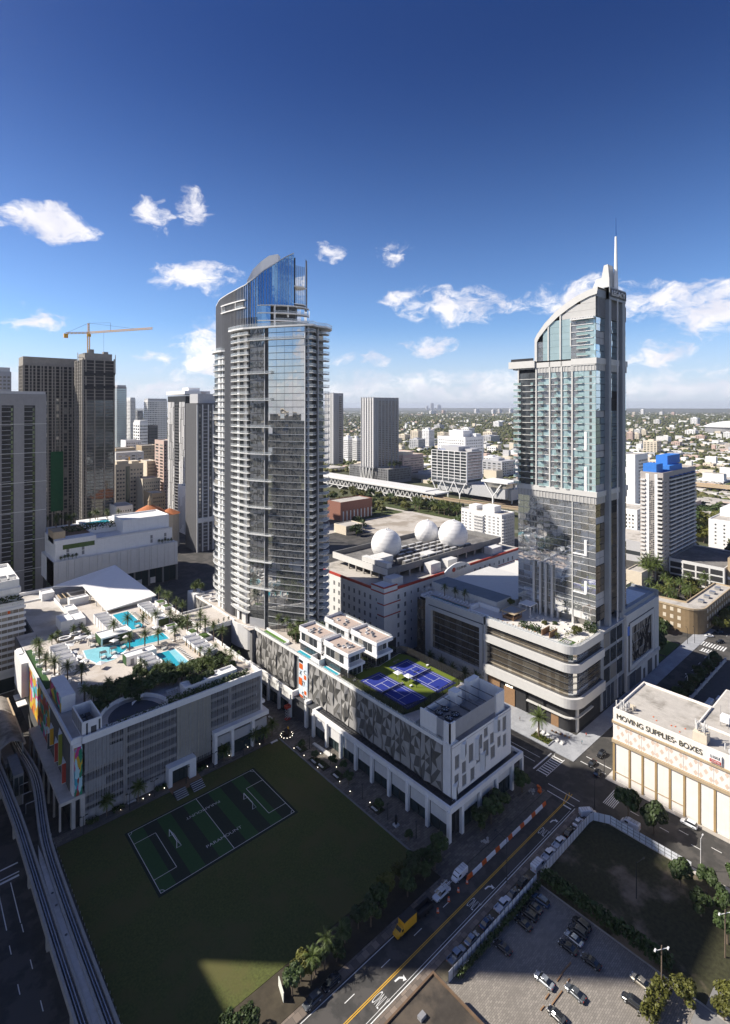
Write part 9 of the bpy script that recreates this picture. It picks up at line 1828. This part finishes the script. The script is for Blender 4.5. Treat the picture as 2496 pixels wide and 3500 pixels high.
# ================================================================ the far city
def at_px(px, d):                            # point on the ground, direction given by its column in the view, at depth d
 k = (px-1248)/1806; return d*(math.sin(R(48.2))*k+math.cos(R(48.2))), d*(-math.cos(R(48.2))*k+math.sin(R(48.2)))
MIDRISE = [  # column left, right, top row, base row, colour, wording
 (1406, 1449, 1471, 1508, 'cream', 'orange and white striped mid-rise in the centre distance'), (1445, 1484, 1468, 1526, 'white_clean', 'white gridded mid-rise tower in the centre distance'), (1403, 1453, 1500, 1534, 'light_grey', 'blue-sided white mid-rise in the centre distance'),
 (1486, 1520, 1452, 1465, 'light_grey', 'low grey slab above the hospital'), (1578, 1624, 1463, 1491, 'white', 'white mid-rise right of the hospital roof'), (1537, 1600, 1470, 1496, 'white', 'white slab behind the hospital'), (1497, 1535, 1478, 1494, 'cream', 'beige slab left of the hospital roof'), (1363, 1404, 1485, 1502, 'cream', 'beige block beside the nearer twin tower'),
 (1688, 1719, 1441, 1461, 'white_clean', 'white mid-rise left of the spired tower'), (1654, 1699, 1476, 1504, 'cream', 'yellowish mid-rise left of the spired tower'), (1647, 1721, 1489, 1511, 'light_grey', 'pale blue block left of the spired tower'), (1176, 1206, 1496, 1575, 'white_clean', 'white slab tower with a green stripe between the twin towers'), (1206, 1236, 1498, 1578, 'off_white', 'pale green and white slab between the twin towers'),
 (1654, 1766, 1572, 1633, 'light_grey', 'pale glazed hall left of the spired tower'), (1655, 1712, 1560, 1590, 'white_clean', 'white roofed shed above the glazed hall'), (1668, 1712, 1526, 1545, 'white_clean', 'white temple-like roof in the trees'),
 (2144, 2168, 1477, 1506, 'pink', 'pink block right of the spired tower'), (2164, 2191, 1481, 1504, 'cream', 'yellow block right of the spired tower'), (2194, 2213, 1469, 1488, 'cream', 'cream block right of the spired tower'), (2170, 2194, 1468, 1483, 'off_white', 'pale slab right of the spired tower'), (2203, 2258, 1506, 1550, 'cream', 'yellow and cream apartment tower in the right distance'), (2297, 2330, 1510, 1524, 'pink', 'orange apartment block in the right distance'),
 (2363, 2404, 1428, 1452, 'white_clean', 'white blocky tower before the stadium'), (2191, 2207, 1400, 1418, 'white_clean', 'thin white tower near the horizon at the right'), (2255, 2276, 1408, 1420, 'white', 'white mid-rise near the horizon at the right'), (2295, 2311, 1409, 1421, 'pink', 'pink mid-rise near the horizon at the right'), (2162, 2182, 1409, 1419, 'cream', 'stepped cream mid-rise near the horizon at the right'), (2345, 2397, 1470, 1484, 'white', 'long white low block before the stadium'), (2380, 2414, 1488, 1502, 'pink', 'lilac low block in the right distance'), (2236, 2260, 1434, 1448, 'off_white', 'pale blue mid-rise in the right distance'),
 (2463, 2500, 1514, 1526, 'mid_grey', 'grey flat block at the right edge'), (2475, 2500, 1478, 1500, 'white_clean', 'white framed block below the stadium'), (2390, 2488, 1638, 1656, 'white', 'long low white shed beside the highway'), (2420, 2500, 1626, 1640, 'white', 'long white roofed shed at the right edge'), (2406, 2444, 1583, 1600, 'cream', 'yellowish low apartment block at the right'), (2453, 2480, 1588, 1606, 'cream', 'cream cube of a house at the right'), (2212, 2266, 1574, 1590, 'cream', 'cream low block behind the blue roof rooms'),
 (1472, 1492, 1379, 1400, 'light_grey', 'tall pointed tower of the far skyline'), (1456, 1470, 1388, 1400, 'off_white', 'pale block of the far skyline, left of the pointed tower'), (1494, 1520, 1384, 1400, 'off_white', 'pale block of the far skyline, right of the pointed tower'), (1468, 1508, 1404, 1415, 'white', 'white slab below the far skyline'), (1510, 1528, 1403, 1414, 'pink', 'brown slab below the far skyline'), (1622, 1650, 1399, 1412, 'white', 'white mid-rise near the horizon at the centre'), (1680, 1700, 1401, 1414, 'white', 'white mid-rise near the horizon left of the spired tower'), (1702, 1724, 1399, 1412, 'off_white', 'pale stepped mid-rise near the horizon left of the spired tower'), (1740, 1766, 1397, 1410, 'white', 'white mid-rise touching the spired tower at the horizon')]
for (p0, p1, yt, yb, c, lab) in MIDRISE:
 d = 1806*120/(yb-1391); x, y = at_px(p0, d); w = (p1-p0)/1806*d*1.15; h = (yb-yt)/1806*d; dep = min(w*.7, 40)
 t, fs, fw = block('mid_rise', lab, 'building', x, x+w*.62, y-dep*.9, y+.1*dep, h, c, par=0); nv = max(2, min(10, int(h/5)))
 pieces(t, 'window', grid(fs, .5, w*.62-.5, h*.12, h*.92, 6, nv, .55, .45, .3)+grid(fw, .5, dep-.5, h*.12, h*.92, 4, nv, .55, .45, .3), m_win)
 MB().box(x+w*.12, x+w*.4, y-dep*.6, y-dep*.2, h, h*1.08+1.2).build('roof_house', M[c], t)
tower_crane((742, 411, 0), 92, (738, 415, 74), (752, 402, 100), M['red'], 'red and white crane left of the spired tower', 2.2)
t = thing('stadium', 'white domed stadium roof at the right edge', 'stadium', (2230, 300, 0)); x, y = at_px(2535, 2400); MB().lathe((x, y, 0), [(140, 0), (142, 26), (140, 30)], 30).build('wall', m_mgrey, t); MB().lathe((x, y, 30), [(150, 0), (120, 13), (80, 22), (30, 28), (2, 29)], 30).build('roof', m_white, t, True)
# low houses: the 300 nearest are things, the rest one mass
HCOL = [M[k] for k in ('white', 'white', 'off_white', 'cream', 'pale_concrete', 'pink', 'light_grey')]
hr = random.Random(21); H_LIST = []
def busy(x, y):
 if x < 620 and -50 < y < 760: return True
 if 560 < x < 720 and 560 < y < 740: return True
 if 800 < x < 870 and 600 < y < 700: return True
 return False
for i in range(5200):
 u = hr.random(); d = 520*(11500/520)**(u**.92); px = hr.uniform(-40, 2540)
 x, y = at_px(px, d)
 if busy(x, y): continue
 if math.sin(x*.0031+1.3)*math.cos(y*.0027)+.5*math.sin(x*.0011+y*.0017) < -.45 and hr.random() < .8: continue
 big = hr.random() < .10; w, l = (hr.uniform(7, 18), hr.uniform(8, 24)) if not big else (hr.uniform(18, 46), hr.uniform(22, 60)); h = hr.uniform(3.5, 7.5) if hr.random() < .9 else hr.uniform(9, 22)
 if d > 4500: w *= 1.3; l *= 1.5
 H_LIST.append((d, x, y, w, l, h, hr.randrange(7)))
H_LIST.sort(); far = MB(); WORDS = ['white', 'white', 'off-white', 'cream', 'pale grey', 'pinkish', 'light grey']
HM = {}
for i, (d, x, y, w, l, h, c) in enumerate(H_LIST):
 if i < 280:
  q = (round(w/3)*3+3, round(l/4)*4+4, round(h), c)
  if q not in HM: m = MB(); m.box(0, q[0], 0, q[1], 0, q[2]); m.cm = 1; m.box(.4, q[0]-.4, .4, q[1]-.4, q[2], q[2]+.25); m.box(q[0]*.3, q[0]*.5, q[1]*.4, q[1]*.6, q[2]+.25, q[2]+1.3); HM[q] = m.mesh('low_house', [HCOL[c], M['roof']])
  o = link('low_house', HM[q], None, (x, y, -.1), label='low %s flat-roofed house among the trees of the wide suburb' % WORDS[c], category='house', group='low %s houses of the suburb' % WORDS[c])
  wl = [(x+1+k*(q[0]-2)/3, x+1+(k+.55)*(q[0]-2)/3, y-.06, y+.02, 1.2, min(2.6, q[2]-.6)) for k in range(3)]; pieces(o, 'window', wl, m_win) if d < 1100 else None
 else: far.cm = c; far.box(x, x+w, y, y+l, -.1, h)
far.build('far_houses', HCOL, None, kind='stuff')
# trees of the suburb: the nearest as things, the rest one mass of crowns
ti = []
for i in range(34000):
 u = hr.random(); d = 500*(9000/500)**(u**.9); px = hr.uniform(-40, 2540); x, y = at_px(px, d)
 if busy(x, y): continue
 if math.sin(x*.0041+.3)*math.cos(y*.0033+2) < -.55 and hr.random() < .6: continue
 ti.append((d, x, y))
ti.sort(); bm = bmesh.new(); bmesh.ops.create_icosphere(bm, subdivisions=1, radius=1.0); base_v = np.array([v.co[:] for v in bm.verts]); base_f = np.array([[v.index for v in f.verts] for f in bm.faces]); bm.free()
for (d, x, y) in ti[:110]: tree(x, y, -.1, 'rounded green tree among the near suburb houses', 'trees of the near suburb', 'far', hr.uniform(.9, 1.7), hr.random() < .4)
rest = ti[110:]; n = len(rest); nr = np.random.RandomState(4); XY = np.array([(x, y) for _, x, y in rest]); D = np.array([d for d, _, _ in rest])
rad = nr.uniform(2.6, 6.2, n)*np.clip(D/2200, 1, 2.2); V = base_v[None]*(1+nr.uniform(-.28, .28, (n, len(base_v), 1))); V = V*rad[:, None, None]*np.array([1, 1, .72])[None, None]; V[:, :, 0] += XY[:, 0:1]; V[:, :, 1] += XY[:, 1:2]; V[:, :, 2] += (rad*.55)[:, None]
F = (base_f[None]+(np.arange(n)*len(base_v))[:, None, None]).reshape(-1, 3); me = bpy.data.meshes.new('suburb_canopy'); me.vertices.add(n*len(base_v)); me.vertices.foreach_set('co', V.astype(np.float32).ravel()); me.loops.add(len(F)*3); me.loops.foreach_set('vertex_index', F.astype(np.int32).ravel()); me.polygons.add(len(F)); me.polygons.foreach_set('loop_start', (np.arange(len(F))*3).astype(np.int32)); me.update(calc_edges=True); me.materials.append(M['leaf_far']); link('suburb_trees', me, None, kind='stuff')
# sea at the left horizon
MB().face((900, 3600, -.05), (1900, 3600, -.05), (9000, 30000, -.05), (2000, 30000, -.05)).build('sea', mat('far_sea', (.05, .09, .14), .2), None, kind='structure')
# ================================================================ towers left of the view whose shade covers the lawn and streets
def shade_tower(label, boxes, c):
 t = thing('neighbour_tower', label, 'tower', ((boxes[0][0]+boxes[0][1])/2, (boxes[0][2]+boxes[0][3])/2, 0), 'towers left of the view'); mb = MB(); w = []
 for (x0, x1, y0, y1, z) in boxes: mb.box(x0, x1, y0, y1, 0, z); fe = Face('E', (x1, y0, 0)); fs = Face('S', (x0, y0, 0)); w += grid(fe, .5, y1-y0-.5, 3, z-2, max(3, int((y1-y0)/4)), int(z/7), .75, .6)+grid(fs, .5, x1-x0-.5, 3, z-2, max(3, int((x1-x0)/5)), int(z/7), .75, .6)
 mb.build('wall', M[c], t); pieces(t, 'window', w, M['glass_dark'], limit=200)
shade_tower('tall pale stepped tower beyond the left edge, standing across the street', [(-58, -32, 215, 245, 214), (-31.9, 7.5, 215.05, 244.9, 195)], 'off_white')
shade_tower('pale tower beyond the left edge near the grey tower', [(-25, 5, 391, 430, 180)], 'off_white')
shade_tower('cream tower beyond the left edge, nearest the camera', [(-85, -47, 150, 205, 114)], 'cream')
# ================================================================ air
hz = bpy.data.materials.new('haze'); hz.use_nodes = True; N = NT(hz.node_tree); hz.node_tree.nodes.remove(hz.node_tree.nodes['Principled BSDF'])
pv = N.n('ShaderNodeVolumePrincipled'); pv.inputs['Color'].default_value = (.80, .86, 1.0, 1); pv.inputs['Density'].default_value = 3.6e-5; pv.inputs['Anisotropy'].default_value = .2
N.l(pv.outputs[0], hz.node_tree.nodes['Material Output'].inputs['Volume'])
MB().box(-1200, 17000, -1200, 17000, -1.2, 240).build('haze', hz, None, kind='stuff')
# ================================================================ alike things in small groups: say which one, counted across the view
ORD = 'second third fourth fifth sixth seventh eighth ninth tenth eleventh twelfth thirteenth fourteenth fifteenth sixteenth'.split()
same = {}
for o in bpy.data.objects:
 if o.parent is None and 'label' in o and 'category' in o: same.setdefault(o['label'], []).append(o)
for lab, v in same.items():
 if 2 <= len(v) <= 16 and len(lab.split()) <= 12:
  def f(o):
   x, y = o.location.x, o.location.y
   if o.type == 'MESH' and x == 0 and y == 0: c = sum((Vector(q) for q in o.bound_box), Vector())/8; x, y = c.x, c.y
   return (x*math.sin(R(48.2))-y*math.cos(R(48.2)))/max(1, x*math.cos(R(48.2))+y*math.sin(R(48.2)))
  v.sort(key=f)
  for i, o in enumerate(v): o['label'] = lab+(', leftmost of them' if i == 0 else ', rightmost of them' if i == len(v)-1 else ', %s from the left' % ORD[i-1])
